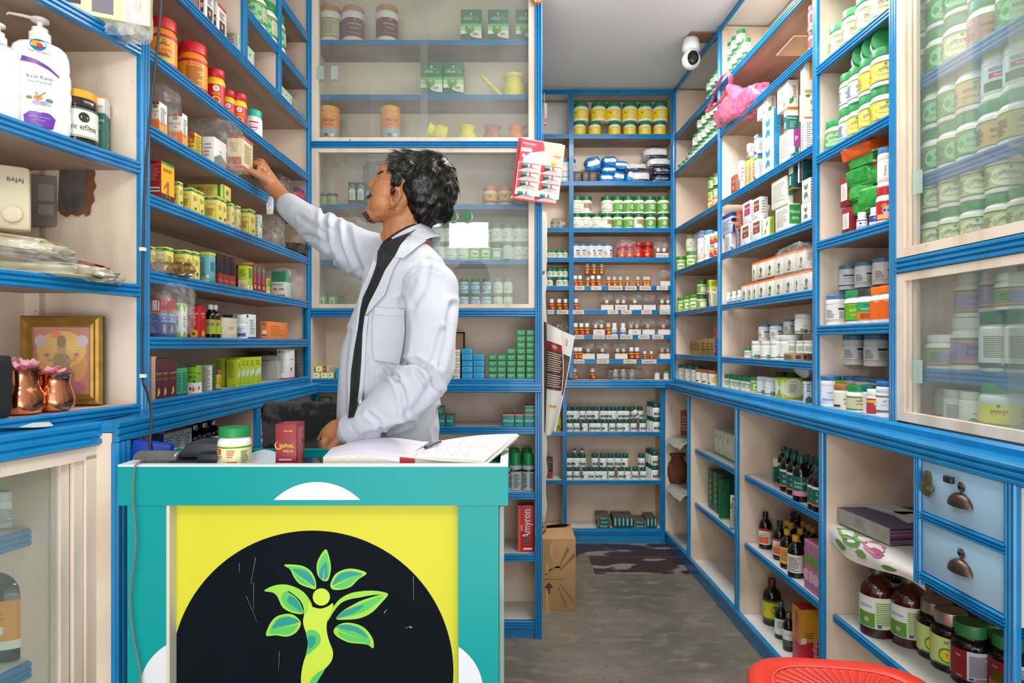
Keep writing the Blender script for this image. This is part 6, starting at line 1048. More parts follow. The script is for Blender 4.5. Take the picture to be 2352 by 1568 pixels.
# packets
p = Ru.at(1955,.05)
oneR('jotinder',1934,1952,1975,1.607,60,'red and white balm carton, lower of two','red balm cartons'); oneR('jotinder',1930,1948,1972,1.607,66,'red and white balm carton, upper of two','red balm cartons',dz=.093)
for i,(px,dz,sx,sy,sz,m,ry) in enumerate(((1984,.05,.10,.09,.05,GREENP,.2),(1989,.095,.11,.10,.06,GREENP,.1),(1986,.15,.11,.10,.055,GREENP,-.1),(1990,.20,.11,.10,.05,GREENP,.05),(1999,.155,.08,.08,.06,ORNG,.2),(1988,.245,.13,.12,.045,ORNG,-.3),(1958,.0,.07,.07,.085,ORNG,.4),(1946,.0,.05,.05,.035,GREENP,.1),(2008,.06,.09,.10,.07,GREENP,0),(2008,.135,.08,.09,.05,GREENP,.1))):
 sx *= .68; q = Ru.at(px+(6 if m is GREENP else 3),.05); mb = MB(); crumple(mb,sx,sy,sz,m,i*7,.13,box=.32); mb.box((-sx*.42,-sy*.5-.004,sz*.1),(sx*.40,-sy*.5+.002,sz*.22),col('#e4e8dc'))
 if m is GREENP and i < 5: mb.text('Sofi',lambda x,y,s=sz,t=sy: Vector((x,-t*.5-.002,s*.6+y)),.022,col('#e9f4e4'),.05)
 o = mb.build('sanitary_packet'); o.location = (q.x,q.y,1.608+dz); o.rotation_euler = (0,ry,.25)
 tag(o,['green packet at the pile bottom','green packet second up','green packet third up','green packet fourth up','orange packet tucked in the middle right','orange packet draped on top of the pile','orange packet standing at the lower left','small green packet at the shelf edge','green packet behind the white bottle, lower','green packet behind the white bottle, upper'][i]+', third right bay','packet','packets in the third right bay')
row('lqt',Ru,[1980],1.607,40,.015,'small white bottle with round Q print','third right bay',None,face=1); row('bluel',Ru,[2010],1.607,42,.015,'small bottle with blue label','third right bay',None,face=1); h = row('redonion',Ru,[2035],1.607,84,.035,'red labelled jar with red cap, lower','by the third bay post',None,face=1); row('whitered',Ru,[2037],1.607+h,90,.035,'tall white bottle with blue cap, upper','by the third bay post',None,face=1)
g = 'jars on the lower third bay shelf'
row('silverjar',Ru,[1924],1.31,70,.045,'silver white jar with blue lid standing alone','third right bay',g,face=1); h = rowR3(['ch_lime','greenblack','orangejar','orangejar'],[1971,1998,2028,2050],1.31,78,.035,'jar with green or orange label, front','third right bay',g)
row('silverjar',Ru,[1951,1999],1.31,74,.11,'silver jar behind the labelled ones','third right bay',g); row(None,Ru,[1948,1985,2027],1.31+.125,58,.09,'silver jar, upper tier','third right bay',g,kinds=['silverjar_h','silverjar','silverjar'],refpx=1985)
g = 'jars on the counter of the third bay'
rowR3(['bluecap'],[1909],1.028,70,.035,'slim white jar with blue lid','left end, third bay counter',g); oneR('limetea',1911,1918,1940,1.028,62,'lime and white tea carton, third bay counter',None,inset=.03); rowR3(['silverjar','silverjar','silverjar'],[1952,1990,2026],1.028,72,.12,'silver jar at the back','third bay counter',g,1990)
row('silverjar',Ru,[1960,2012],1.028+.145,68,.12,'silver jar on the second tier','third bay counter',g); row('goldcap',Ru,[1940],1.028,58,.028,'yellow and white jar with copper cap','third bay counter',g,face=1); row('greencap',Ru,[1973],1.028,60,.03,'cream labelled jar with bright green lid','third bay counter',g,face=1)
row('tealtab',Ru,[1999],1.028,64,.05,'white jar with teal lid','third bay counter',g,face=1); row('redmed',Ru,[2012],1.028,60,.022,'small jar with red and yellow label','third bay counter',g,face=1); row('longjar',Ru,[2036],1.028,82,.03,'tall white jar with blue lid','right end, third bay counter',g,face=1)

# ------------------------------------------------------------- glazed bay
g = 'churna jars behind the right glass'
def rg(kinds,pxs,z,h,ins,desc,where,face=.7):
 rr = random.Random(int(z*100)); order = list(range(len(pxs)))
 for i,px in enumerate(pxs):
  p = Ru.at(px,ins); k = kinds[i]; s = h/K[k][2]; inst(k,(p.x,p.y,z+.0005),facing(p.x,p.y,face)+rr.uniform(-.25,.25),mklabel(desc,i,len(pxs),where),g,s)
rg(['ch_grn','ch_grn','ch_pale','ch_brn','ch_grn'],[2128,2167,2211,2271,2340],1.984,.125,.09,'churna jar, lower tier','second glazed shelf'); rg(['ch_grn','ch_grn','ch_grn','ch_brn','ch_brn'],[2131,2170,2214,2272,2342],2.11,.125,.09,'churna jar, upper tier','second glazed shelf')
rg(['ch_grn','ch_pale','ch_brn','ch_brn'],[2135,2180,2236,2300],2.26,.125,.09,'churna jar','highest glazed shelf seen')
rg(['ch_pink','ch_grn','ch_grn','ch_grn','ch_tan','ch_nim'],[2120,2158,2197,2242,2294,2345],1.712,.122,.08,'churna jar, lower tier','third glazed shelf'); rg(['ch_grn','ch_grn','ch_tan','ch_shat','ch_shat'],[2160,2198,2243,2297,2350],1.835,.125,.08,'churna jar, upper tier','third glazed shelf')
rg(['ch_pale']*6,[2118,2152,2194,2246,2306,2362],1.497,.108,.07,'pale green jar, lower tier','bottom of the upper glass'); rg(['ch_pale']*5,[2120,2155,2194,2247,2308],1.606,.108,.07,'pale green jar, upper tier','bottom of the upper glass')
def g1(k,px,z,hh,ins,lab): p = Ru.at(px,ins); inst(k,(p.x,p.y,z+.0005),facing(p.x,p.y,1),lab,g,hh/K[k][2])
g1('rechwide',2174,1.18,.092,.08,'wide low jar with green and purple label behind the lower glass'); g1('rechjar',2236,1.18,.135,.10,'purple labelled jar with white lid beside the wide one'); g1('tallwhite',2300,1.18,.145,.06,'tall white canister with green lid, lower glass'); g1('tallwhite',2362,1.18,.145,.06,'second tall canister cut by the right edge of the photo')
g1('rechjar',2236,1.316,.115,.10,'purple labelled jar stacked at the left, lower glass'); g1('rechjar',2292,1.326,.110,.10,'larger purple labelled jar stacked in the middle, lower glass'); g1('rechwide',2340,1.326,.085,.06,'blue labelled wide jar on top of the tall canister')
g1('rechi',2180,1.04,.085,.12,'white jar farthest left at the bottom of the lower glass'); g1('rechi_b',2204,1.04,.088,.08,'white jar with a text panel, bottom of the lower glass'); g1('rechi',2243,1.04,.088,.07,'white jar with hill print, bottom of the lower glass'); g1('pushy',2312,1.04,.115,.07,'big yellow labelled jar with green lid, bottom right')

# ================================================================== lower right cabinets
def rd(k,pxs,z,h,ins,desc,where,group=None):
 rr = random.Random(len(pxs)+int(z*100))
 for i,px in enumerate(pxs): p = Du.at(px,ins); inst(k,(p.x,p.y,z+.0005),facing(p.x,p.y,1)+rr.uniform(-.2,.2),mklabel(desc,i,len(pxs),where),group,h/K[k][2])
def oD(style,a,b,c,z,hpx,label,group=None,inset=.05,tilt=0,dz=0): oneR(style,a,b,c,z,hpx,label,group,Du,inset,dz,tilt)
boxesL('palebox',Du,[1640,1648,1660,1686],.668,56,'pale green tonic box','low shelf past the corner','pale green boxes',inset=.10,dep=.10)
boxesL('darkgreenbox',Du,[1626,1638,1650],.370,88,'dark green box, left pair','low shelf past the corner','dark green boxes low',inset=.08,dep=.10); oD('darkgreenbox',1651,1655,1676,.370,92,'large dark green box in shiny wrap, low shelf',None,.06); oD('palebox',1677,1680,1690,.370,78,'green and cream box beside the dark green ones')
g = 'teal labelled syrup bottles'
oD('livbox',1775,1779,1797,.668,60,'white and teal carton left of the syrup bottles',None,.10)
rd('liv',[1800,1812,1826],.668,.152,.14,'syrup bottle with teal label, back row','low right shelf',g); rd('liv',[1808,1824],.668,.155,.09,'syrup bottle with teal label, middle row','low right shelf',g); rd('evec',[1840],.668,.165,.07,'syrup bottle with pink and teal label at the front','low right shelf',g); rd('liv',[1852,1864,1876],.668,.155,.13,'dark syrup bottle, right rear','low right shelf',g); rd('liv',[1874,1884],.668,.155,.065,'dark syrup bottle by the post','low right shelf',g)
rd('orlab',[1758,1791],.370,.155,.10,'dark bottle with red and white label','middle low right shelf','dark syrup bottles'); rd('orlab',[1822,1832],.370,.155,.22,'dark bottle at the very back','middle low right shelf','dark syrup bottles')
rd('amber',[1808,1817,1838],.370,.15,.14,'dark bottle with amber cap, back','middle low right shelf','amber cap bottles'); rd('amber',[1808],.370,.15,.085,'amber capped bottle with yellow label','middle low right shelf','amber cap bottles'); rd('amberw',[1828],.370,.155,.075,'amber capped bottle with white label','middle low right shelf','amber cap bottles')
rd('amber',[1846,1858,1868],.370,.15,.20,'amber capped bottle behind the pink cartons','middle low right shelf','amber cap bottles'); boxesL('pinkplant',Du,[1847,1857,1868,1880],.370,112,'pink carton with green plant print','middle low right shelf','pink plant cartons',inset=.055,dep=.06)
rd('ygreen',[1773],.055,.19,.12,'large dark bottle with green and yellow label','bottom low right shelf'); rd('smallw',[1794],.055,.145,.10,'small dark bottle with pale label','bottom low right shelf','small silver cap bottles'); rd('smallg',[1812],.055,.145,.085,'small dark bottle with green striped label','bottom low right shelf','small silver cap bottles')
oD('hempushpa',1820,1840,1880,.055,136,'red and yellow tonic carton with white vertical lettering',None,.06)
# third low bay
rd('resto',[2013],.370,.215,.10,'large brown bottle with white and green label','under the white cloth','large brown bottles'); rd('resto',[2086],.370,.21,.155,'large brown bottle with pale label','right of the first one','large brown bottles'); rd('resto',[2054],.370,.2,.24,'large brown bottle set at the back','between the other two','large brown bottles')
rd('zandu',[2151],.370,.155,.185,'dark jar with lime label and silver lid, left one','below the drawers','lime label jars'); rd('zandu',[2184],.370,.155,.18,'dark jar with lime label and silver lid, right one','below the drawers','lime label jars'); rd('live',[2230],.370,.155,.18,'dark jar with a red and white label, green rim lid','below the drawers','red label jars'); rd('live',[2283],.370,.155,.24,'second red and white label jar behind the first','below the drawers','red label jars')
rd('zandu',[2199,2240],.370,.155,.28,'dark jar with silver lid in the rear row','below the drawers','rear dark jars'); rd('live',[2316],.370,.15,.23,'dark jar with green rim lid partly cut by the post','below the drawers','red label jars'); rd('goldlid',[2316],.370,.10,.13,'short dark jar with a gold lid','low by the right post')

# ================================================================== the man behind the desk
def Q(px,py,Y): return Vector(((px-CX)/F*Y,Y,CH-(py-HY)/F*Y))
def capsule(mb,p0,r0,p1,r1,mat=None,seg=14,flat=1.0):
 p0,p1 = Vector(p0),Vector(p1); d = p1-p0; L = d.length; R = d.to_track_quat('Z','Y').to_matrix().to_4x4() if L > 1e-6 else Matrix.Identity(4)
 pr = [(r0*math.sin(t*PI/10)+1e-5*(t == 0),-r0*math.cos(t*PI/10)) for t in range(0,6)]+[(r1*math.sin(t*PI/10)+1e-5*(t == 10),L-r1*math.cos(t*PI/10)) for t in range(5,11)]
 mb.lathe(pr,mat,seg,M=Matrix.Translation(p0) @ R @ Matrix.Scale(flat,4,(0,1,0)))
def chain(mb,pts,mat=None,seg=14):
 for (a,ra),(b,rb) in zip(pts,pts[1:]): capsule(mb,a,ra,b,rb,mat,seg)
def ell(mb,c,r,mat=None,rot=0,seg=20):
 M = Matrix.Translation(c) @ Matrix.Rotation(rot,4,'Y') @ Matrix.Diagonal((*r,1))
 mb.lathe([(math.sin(t*PI/12)+1e-5*(t in (0,12)),-math.cos(t*PI/12)) for t in range(13)],mat,seg,M=M)
def remesh(mb,voxel,smooth=3,fac=.5):
 o = mb.build('tmp'); m = o.modifiers.new('r','REMESH'); m.mode = 'VOXEL'; m.voxel_size = voxel
 if smooth: s = o.modifiers.new('s','SMOOTH'); s.iterations = smooth; s.factor = fac
 me = bpy.data.meshes.new_from_object(o.evaluated_get(bpy.context.evaluated_depsgraph_get()))
 bpy.data.objects.remove(o); return me
SKIN,N_,L_,b_ = mt('warm_brown_skin')
f_ = noisetex(N_,L_,26,5,lo=.3,hi=.75); f2_ = noisetex(N_,L_,160,3,lo=.62,hi=.85)
c_ = mixcol(N_,L_,f_,lin('#bd8054'),lin('#a96c44')); c_ = mixcol(N_,L_,f2_,c_,lin('#965c3a')); L_.new(c_,b_.inputs['Base Color']); b_.inputs['Roughness'].default_value = .42
b_.inputs['Subsurface Weight'].default_value = .12; b_.inputs['Subsurface Radius'].default_value = (.012,.005,.003)
bp = N_.new('ShaderNodeBump'); bp.inputs['Strength'].default_value = .15; bp.inputs['Distance'].default_value = .001; L_.new(f2_,bp.inputs['Height']); L_.new(bp.outputs[0],b_.inputs['Normal'])
HAIR = col('#0e0b0a',.34); STUB = col('#2a1a12',.6)
COAT,N_,L_,b_ = mt('white_cotton_coat')
b_.inputs['Base Color'].default_value = lin('#bfc1cb'); b_.inputs['Roughness'].default_value = .8; b_.inputs['Sheen Weight'].default_value = .2
f_ = noisetex(N_,L_,9,5,lo=.2,hi=.8,stretch=(1,1,.45),dist=1.2); bp = N_.new('ShaderNodeBump'); bp.inputs['Strength'].default_value = .35; bp.inputs['Distance'].default_value = .012; L_.new(f_,bp.inputs['Height']); L_.new(bp.outputs[0],b_.inputs['Normal'])
SHIRT = surf('black_cotton','#121214','#1c1c20',.75,30,.5,bump=.2)
mb = MB(); ms = None
# head
for c,r in (((962,430,1.612),(.083,.070,.085)),((908,408,1.612),(.047,.060,.046)),((893,448,1.612),(.046,.056,.052)),((860,462,1.622),(.019,.026,.022)),((853,490,1.622),(.020,.024,.020)),((885,470,1.60),(.040,.048,.040))): ell(mb,Q(*c),r)
chain(mb,[(Q(872,404,1.62),.009),(Q(860,418,1.624),.010),(Q(855,427,1.626),.0115)]); capsule(mb,Q(862,431,1.612),.008,Q(862,431,1.638),.008)
capsule(mb,Q(876,398,1.585),.010,Q(878,398,1.645),.010)      # brow ridge
capsule(mb,Q(850,458,1.605),.0065,Q(850,458,1.638),.0065); capsule(mb,Q(849,468,1.607),.007,Q(849,468,1.636),.007)
chain(mb,[(Q(856,494,1.605),.020),(Q(880,492,1.585),.022),(Q(910,478,1.565),.022),(Q(925,455,1.56),.02)]); chain(mb,[(Q(856,494,1.64),.018),(Q(885,492,1.66),.02),(Q(920,470,1.67),.02)])
chain(mb,[(Q(932,480,1.615),.058),(Q(930,520,1.618),.056),(Q(938,575,1.622),.064)]); capsule(mb,Q(884,540,1.61),.012,Q(888,552,1.61),.012)
chain(mb,[(Q(922,478,1.565),.014),(Q(905,540,1.585),.013),(Q(893,575,1.60),.012)])   # neck tendon
ear = [(899,472,1.540),(898,458,1.534),(902,441,1.526),(909,432,1.522),(917,435,1.522),(919,447,1.524),(913,461,1.530),(905,470,1.536),(900,475,1.540)]
chain(mb,[(Q(*p),.0048) for p in ear]); ell(mb,Q(909,452,1.548),(.010,.008,.019),rot=.2); capsule(mb,Q(898,457,1.545),.0045,Q(900,462,1.543),.004)
# torso inside the clothes, arms, hands
ell(mb,Q(940,690,1.64),(.075,.11,.18)); ell(mb,Q(925,880,1.64),(.08,.10,.16)); ell(mb,Q(915,1000,1.64),(.08,.11,.11))
chain(mb,[(Q(905,600,1.74),.045),(Q(830,582,1.82),.042),(Q(762,547,1.92),.037),(Q(705,506,2.02),.034),(Q(662,468,2.10),.030),(Q(640,442,2.125),.027),(Q(624,425,2.13),.029),(Q(608,400,2.135),.027)])
chain(mb,[(Q(612,402,2.12),.018),(Q(605,388,2.135),.017),(Q(606,386,2.17),.016)])
for pts in ([(622,420,2.115,.017),(600,405,2.098,.0145),(582,396,2.088,.0118),(566,387,2.08,.0105),(554,381,2.078,.0098)],
   [(607,392,2.118,.012),(600,378,2.118,.011),(588,374,2.125,.0098),(578,377,2.13,.009)],
   [(610,386,2.14,.0125),(600,371,2.15,.011),(586,369,2.16,.010),(576,374,2.16,.009)],
   [(613,388,2.165,.012),(604,374,2.18,.0105),(590,374,2.19,.0095),(580,380,2.185,.0085)],
   [(618,396,2.18,.0105),(610,386,2.20,.0095),(600,386,2.21,.0085),(592,390,2.205,.0075)],
   [(604,388,2.108,.0085),(596,384,2.100,.0080),(594,392,2.098,.0065)]):
 chain(mb,[(Q(a,b,c),r) for a,b,c,r in pts],seg=12)
chain(mb,[(Q(985,665,1.50),.046),(Q(985,770,1.44),.040),(Q(965,870,1.41),.038),(Q(890,936,1.425),.034),(Q(808,990,1.460),.0275),(Q(788,996,1.48),.030),(Q(768,1000,1.485),.032)])
chain(mb,[(Q(772,988,1.49),.026),(Q(757,1000,1.49),.024),(Q(757,1002,1.53),.022)])
for pts in ([(756,1004,1.468,.0125),(745,1016,1.462,.0110),(748,1036,1.462,.0098),(756,1046,1.465,.009)],[(751,994,1.488,.0130),(740,1007,1.486,.0112),(742,1028,1.488,.010),(750,1040,1.49,.009)],
   [(752,994,1.512,.0125),(741,1008,1.512,.011),(743,1028,1.515,.0098),(750,1040,1.515,.009)],[(758,998,1.532,.011),(749,1012,1.535,.0098),(750,1028,1.538,.0088),(756,1038,1.54,.008)],
   [(782,1008,1.458,.0150),(768,1022,1.446,.0125),(756,1033,1.440,.0110),(746,1042,1.442,.010)]):
 chain(mb,[(Q(a,b,c),r) for a,b,c,r in pts],seg=12)
for a,b in (((786,975,1.456),(762,988,1.468)),((790,985,1.452),(765,1000,1.458)),((792,997,1.450),(770,1008,1.455))): capsule(mb,Q(*a),.0035,Q(*b),.0035)    # tendons
for y in (1.575,1.705): chain(mb,[(Vector((-.27,y,.95)),.08),(Vector((-.28,y-.01,.50)),.055),(Vector((-.25,y,.10)),.038),(Vector((-.33,y,.045)),.035)])
body_me = remesh(mb,.0026,4)
body_me.materials.clear(); body_me.materials.append(SKIN)
body_me.polygons.foreach_set('use_smooth',[True]*len(body_me.polygons))
man = thing('person','person in a white coat over a black shirt reaching up to the left shelf','person',(-.28,1.63,0))
def mpart(name,me_or_mb,parent=man):
 if isinstance(me_or_mb,MB): o = me_or_mb.build(name,parent)
 else: o = bpy.data.objects.new(name,me_or_mb); COL.objects.link(o); o.parent = parent
 o.location = Vector((0,0,0))-(man.location if parent == man else Vector((0,0,0))); return o
body = mpart('body',body_me)
# coat
mb = MB()
rings = [(560,930,984,.07,1.64),(574,896,1000,.125,1.64),(590,878,1014,.160,1.64),(608,862,1024,.172,1.64),(636,846,1036,.172,1.64),(680,832,1036,.158,1.64),(740,808,1030,.148,1.64),(800,794,1024,.144,1.64),(860,786,1014,.146,1.64),(930,783,1008,.152,1.64),(1010,782,1006,.160,1.64),(1120,780,1010,.17,1.64),(1240,778,1014,.175,1.64)]
prof = []
for py,xl,xr,ry,Y in rings:
 c = Q((xl+xr)/2,py,Y); rx = (xr-xl)/2*Y/F; prof.append([Vector((c.x+rx*math.copysign(abs(math.cos(t))**.85,math.cos(t)),c.y+ry*math.copysign(abs(math.sin(t))**.85,math.sin(t)),c.z)) for t in [2*PI*i/40 for i in range(40)]])
ks = [mb.pts(p) for p in prof]
for a,b in zip(ks,ks[1:]):
 for i in range(40): j = (i+1) % 40; mb.face((b+i,b+j,a+j,a+i),None,True)
mb.face([ks[0]+i for i in range(40)],None); mb.face([ks[-1]+i for i in range(39,-1,-1)],None)
chain(mb,[(Q(912,612,1.74),.074),(Q(868,596,1.78),.070),(Q(815,574,1.83),.066),(Q(765,548,1.92),.062),(Q(712,511,2.02),.050),(Q(664,473,2.095),.0415)],seg=24)
chain(mb,[(Q(988,662,1.495),.066),(Q(992,740,1.44),.058),(Q(985,840,1.415),.058),(Q(962,876,1.405),.056),(Q(905,922,1.415),.053),(Q(850,963,1.435),.044),(Q(806,992,1.455),.034)],seg=24)
coat_me = remesh(mb,.0042,6)
FOLDS = [([(922,690),(932,760),(924,832)],7,.006),([(924,832),(955,830),(985,848),(1003,885)],6,.010),([(908,866),(925,900),(933,945)],6,.007),([(745,487),(744,540),(762,598)],6,.009),([(770,508),(776,560),(800,612)],6,.009),([(795,522),(806,570),(826,622)],7,.007),
  ([(690,500),(722,520),(760,524)],5,.005),([(700,540),(730,548),(758,572)],5,.006),([(877,838),(898,858),(912,868)],6,.007),([(862,720),(857,800),(868,850)],6,.004),([(1040,700),(1025,780),(1010,840)],7,.007),([(940,970),(880,990),(840,1000)],6,.006),
  ([(800,760),(792,850),(790,950)],6,.004),([(990,880),(960,930),(935,955)],8,.006),([(1015,760),(1000,820),(985,846)],7,.006),([(955,850),(975,880),(1010,895)],5,.006),([(845,950),(868,968),(880,1000)],5,.005),([(1010,940),(1000,980),(1003,1010)],6,.005),
  ([(985,600),(975,660),(950,700)],7,.003),([(935,640),(960,618),(985,614),(1012,625)],3,.0035)]
def segd(p,a,b):
 ab = (b[0]-a[0],b[1]-a[1]); t = max(0,min(1,((p[0]-a[0])*ab[0]+(p[1]-a[1])*ab[1])/(ab[0]**2+ab[1]**2))); return math.hypot(p[0]-a[0]-ab[0]*t,p[1]-a[1]-ab[1]*t)
nrm = [v.normal.copy() for v in coat_me.vertices]
for v,n in zip(coat_me.vertices,nrm):
 c = v.co; q = (CX+c.x/c.y*F,HY-(c.z-CH)/c.y*F); d = .0045*noise.noise(Vector((c.x*9,c.y*9,c.z*5)))+.002*noise.noise(Vector((c.x*26,c.y*26,c.z*16)))
 if n.y < .35:
  for line,wd,A in FOLDS:
   m = min(segd(q,a,b) for a,b in zip(line,line[1:]))
   if m < wd*4: d -= A*math.exp(-(m/wd)**2)-A*.55*math.exp(-((m-wd*2)/wd)**2)
 v.co = c+n*d
coat_me.materials.clear(); coat_me.materials.append(COAT); coat_me.polygons.foreach_set('use_smooth',[True]*len(coat_me.polygons)); coat_me.update()
coat = mpart('white_coat',coat_me)
def bvh(*mes):
 vs,fs = [],[]
 for me in mes:
  n = len(vs); vs += [v.co.copy() for v in me.vertices]; fs += [tuple(n+i for i in p.vertices) for p in me.polygons]
 return BVHTree.FromPolygons(vs,fs)
TB = bvh(coat_me,body_me); EYE = Vector((0,0,CH))
def hit(px,py,off=.0015,Yd=1.5):
 d = (Q(px,py,1)-EYE).normalized(); loc,n,i,t = TB.ray_cast(EYE,d)
 if loc is None: return Q(px,py,Yd)
 return loc-d*off
def resamp(pts,n):
 L = [0]
 for a,b in zip(pts,pts[1:]): L.append(L[-1]+math.hypot(b[0]-a[0],b[1]-a[1]))
 out = []
 for i in range(n):
  s = L[-1]*i/(n-1); k = max(j for j in range(len(L)) if L[j] <= s+1e-9); k = min(k,len(pts)-2); t = (s-L[k])/(L[k+1]-L[k]+1e-9); out.append((pts[k][0]+(pts[k+1][0]-pts[k][0])*t,pts[k][1]+(pts[k+1][1]-pts[k][1])*t))
 return out
def drape(mb,left,right,n,m,mat,off0,off1=None,thick=.0015):
 """cloth strip between two edges laid over the body"""
 A,B = resamp(left,n),resamp(right,n); off1 = off0 if off1 is None else off1
 T = [[(hit(a[0]+(b[0]-a[0])*j/m,a[1]+(b[1]-a[1])*j/m,0)-EYE).length for j in range(m+1)] for a,b in zip(A,B)]
 nb = lambda T,i,j,k: [T[x][y] for x in range(max(0,i-k),min(n,i+k+1)) for y in range(max(0,j-k),min(m+1,j+k+1))]
 T = [[min(nb(T,i,j,1)) for j in range(m+1)] for i in range(n)]
 for _ in range(2): T = [[min(T[i][j]+.002,sum(nb(T,i,j,1))/len(nb(T,i,j,1))) for j in range(m+1)] for i in range(n)]
 top = [[EYE+(Q(a[0]+(b[0]-a[0])*j/m,a[1]+(b[1]-a[1])*j/m,1)-EYE).normalized()*(T[i][j]-off0-(off1-off0)*j/m) for j in range(m+1)] for i,(a,b) in enumerate(zip(A,B))]
 k = m+1; n0 = mb.pts([p for r in top for p in r]); n1 = mb.pts([p+(p-EYE).normalized()*(thick+.004) for r in top for p in r])
 for i in range(n-1):
  for j in range(m): mb.face((n0+i*k+j,n0+(i+1)*k+j,n0+(i+1)*k+j+1,n0+i*k+j+1),mat,True)
 ring = [i*k for i in range(n)]+[(n-1)*k+j for j in range(1,k)]+[i*k+m for i in range(n-2,-1,-1)]+[j for j in range(m-1,0,-1)]
 for a,b in zip(ring,ring[1:]+ring[:1]): mb.face((n0+a,n1+a,n1+b,n0+b),mat)
 return mb
sl = [(884,556),(874,566),(867,576),(865,604),(856,634),(846,657),(833,684),(827,712),(821,760),(814,797),(806,855),(803,918),(799,960)]
sr = [(956,526),(938,538),(920,560),(906,592),(884,620),(868,657),(847,696),(838,722),(833,760),(830,830),(826,884),(820,937),(812,958)]
s = MB(); drape(s,sl,sr,46,8,SHIRT,.0035); shirt = mpart('black_shirt',s)
c = MB(); drape(c,[(880,560),(868,578),(866,600),(873,622)],[(888,577),(884,592),(882,606),(878,618)],12,4,SHIRT,.006); mpart('shirt_collar',c,shirt).location = (0,0,0)
def neckband(m_,r,z0,z1,mat,dz=0,flare=0):
 M = Matrix.Translation(Q(931,556,1.622)+Vector((0,0,dz))) @ Matrix.Rotation(math.radians(-31),4,'Y')
 m_.lathe([(r-.002,z0),(r,z0),(r+flare,z1),(r+flare-.003,z1+.002),(r+flare-.004,z0)],mat,40,M=M,sy=1.04,closed=False)
c = MB(); neckband(c,.0665,-.022,.016,SHIRT); c.build('shirt_neckband',shirt)
l = MB(); M_ = Matrix.Translation(Q(931,556,1.622)) @ Matrix.Rotation(math.radians(-31),4,'Y')
l.grid([[M_ @ Vector((r*math.cos(a),r*1.04*math.sin(a),z)) for a in [math.radians(-105+210*i/24) for i in range(25)]] for r,z in ((.084,-.036),(.078,-.020),(.0735,.004),(.0745,.010),(.0700,.008),(.0695,-.02))],COAT); l.build('coat_collar',coat,angle=60)
l = MB(); drape(l,[(962,524),(940,538),(920,562),(905,592)],[(979,526),(980,552),(957,568),(927,592)],18,6,COAT,.010,.012)
drape(l,[(905,590),(884,621),(868,657),(848,696),(839,722)],[(919,592),(904,616),(894,645),(884,676),(842,722)],24,5,COAT,.009,.007)
l.build('lapel',coat,angle=60)
l = MB(); drape(l,[(866,604),(846,657),(833,684),(827,712),(821,760)],[(858,596),(839,645),(826,676),(822,712),(817,760)],20,2,COAT,.006,.005); l.build('lapel',coat)
l = MB(); drape(l,[(861,708),(856,740),(857,800),(860,826)],[(928,712),(930,760),(925,800),(917,836)],16,8,COAT,.0030); drape(l,[(861,706),(860,722)],[(929,710),(929,726)],4,8,COAT,.0045); l.build('breast_pocket',coat)
l = MB(); drape(l,[(838,724),(833,760),(830,830),(826,884),(820,930)],[(847,724),(842,760),(839,830),(835,884),(830,925)],26,2,COAT,.0035); l.build('front_placket',coat)
def cuff(c0,c1,r,w_,n=28):
 d = (c1-c0).normalized(); q = d.to_track_quat('Z','Y').to_matrix().to_4x4(); m_ = MB()
 m_.lathe([(r,0),(r+.0022,.003),(r+.0018,w_),(r-.003,w_+.002),(r-.006,w_-.004),(r-.006,0)],COAT,n,M=Matrix.Translation(c0) @ q,closed=False); return m_
cuff(Q(690,495,2.055),Q(640,452,2.13),.0425,.050).build('cuff',coat); cuff(Q(832,976,1.444),Q(790,1001,1.462),.038,.034).build('cuff',coat)
rg_ = MB(); R_ = Matrix.Translation(Q(742,1010,1.486)) @ Vector((.0,.0,-1)).to_track_quat('Z','Y').to_matrix().to_4x4()
rg_.lathe([(.0105,-.0022),(.0128,-.0015),(.0128,.0015),(.0105,.0022)],col('#c8c4bc',.2,1),20,M=R_,closed=False); ell(rg_,Q(741,1009,1.470),(.0065,.004,.0075),col('#08080a',.08)); ell(rg_,Q(743,1002,1.472),(.003,.003,.003),col('#c8c4bc',.2,1)); mpart('ring',rg_)
# trousers and shoes
mb = MB(); TR = surf('dark_trousers','#2a2c33','#20222a',.8,20,.5)
for y in (1.575,1.705): chain(mb,[(Vector((-.27,y,.90)),.082),(Vector((-.28,y-.01,.50)),.078),(Vector((-.25,y,.09)),.068)],seg=20)
tm = remesh(mb,.009,4); tm.materials.clear(); tm.materials.append(TR); tm.polygons.foreach_set('use_smooth',[True]*len(tm.polygons)); mpart('trousers',tm)
for y in (1.575,1.705):
 mb = MB(); SH = col('#1c1715',.35); chain(mb,[(Vector((-.235,y,.045)),.044),(Vector((-.33,y,.042)),.042),(Vector((-.41,y,.032)),.031)],SH,16); mb.box((-.44,y-.04,0),(-.20,y+.04,.012),col('#0f0d0c',.7)); mpart('shoe',mb)
# hair
mb = MB()
for c,r in (((978,434,1.612),(.080,.084,.094)),((940,398,1.605),(.040,.078,.046)),((915,396,1.60),(.020,.066,.030)),((948,388,1.612),(.050,.066,.042)),((925,378,1.612),(.026,.056,.028)),((1012,405,1.612),(.036,.066,.048)),((1008,462,1.612),(.040,.066,.058)),((975,492,1.612),(.036,.060,.036)),((916,412,1.575),(.020,.040,.030)),((904,418,1.562),(.009,.014,.016)),((990,375,1.60),(.040,.05,.022))): ell(mb,Q(*c),r)
hm = remesh(mb,.004,3)
for v in hm.vertices:
 c = v.co; v.co = c+v.normal*(.0035*noise.noise(c*60)+.004*noise.noise(c*28))
hm.materials.clear(); hm.materials.append(HAIR); hm.polygons.foreach_set('use_smooth',[True]*len(hm.polygons)); hm.update()
rr = random.Random(11); st = MB(); P = [(p.center.copy(),p.normal.copy()) for p in hm.polygons]; HC = Q(972,430,1.612); rr.shuffle(P)
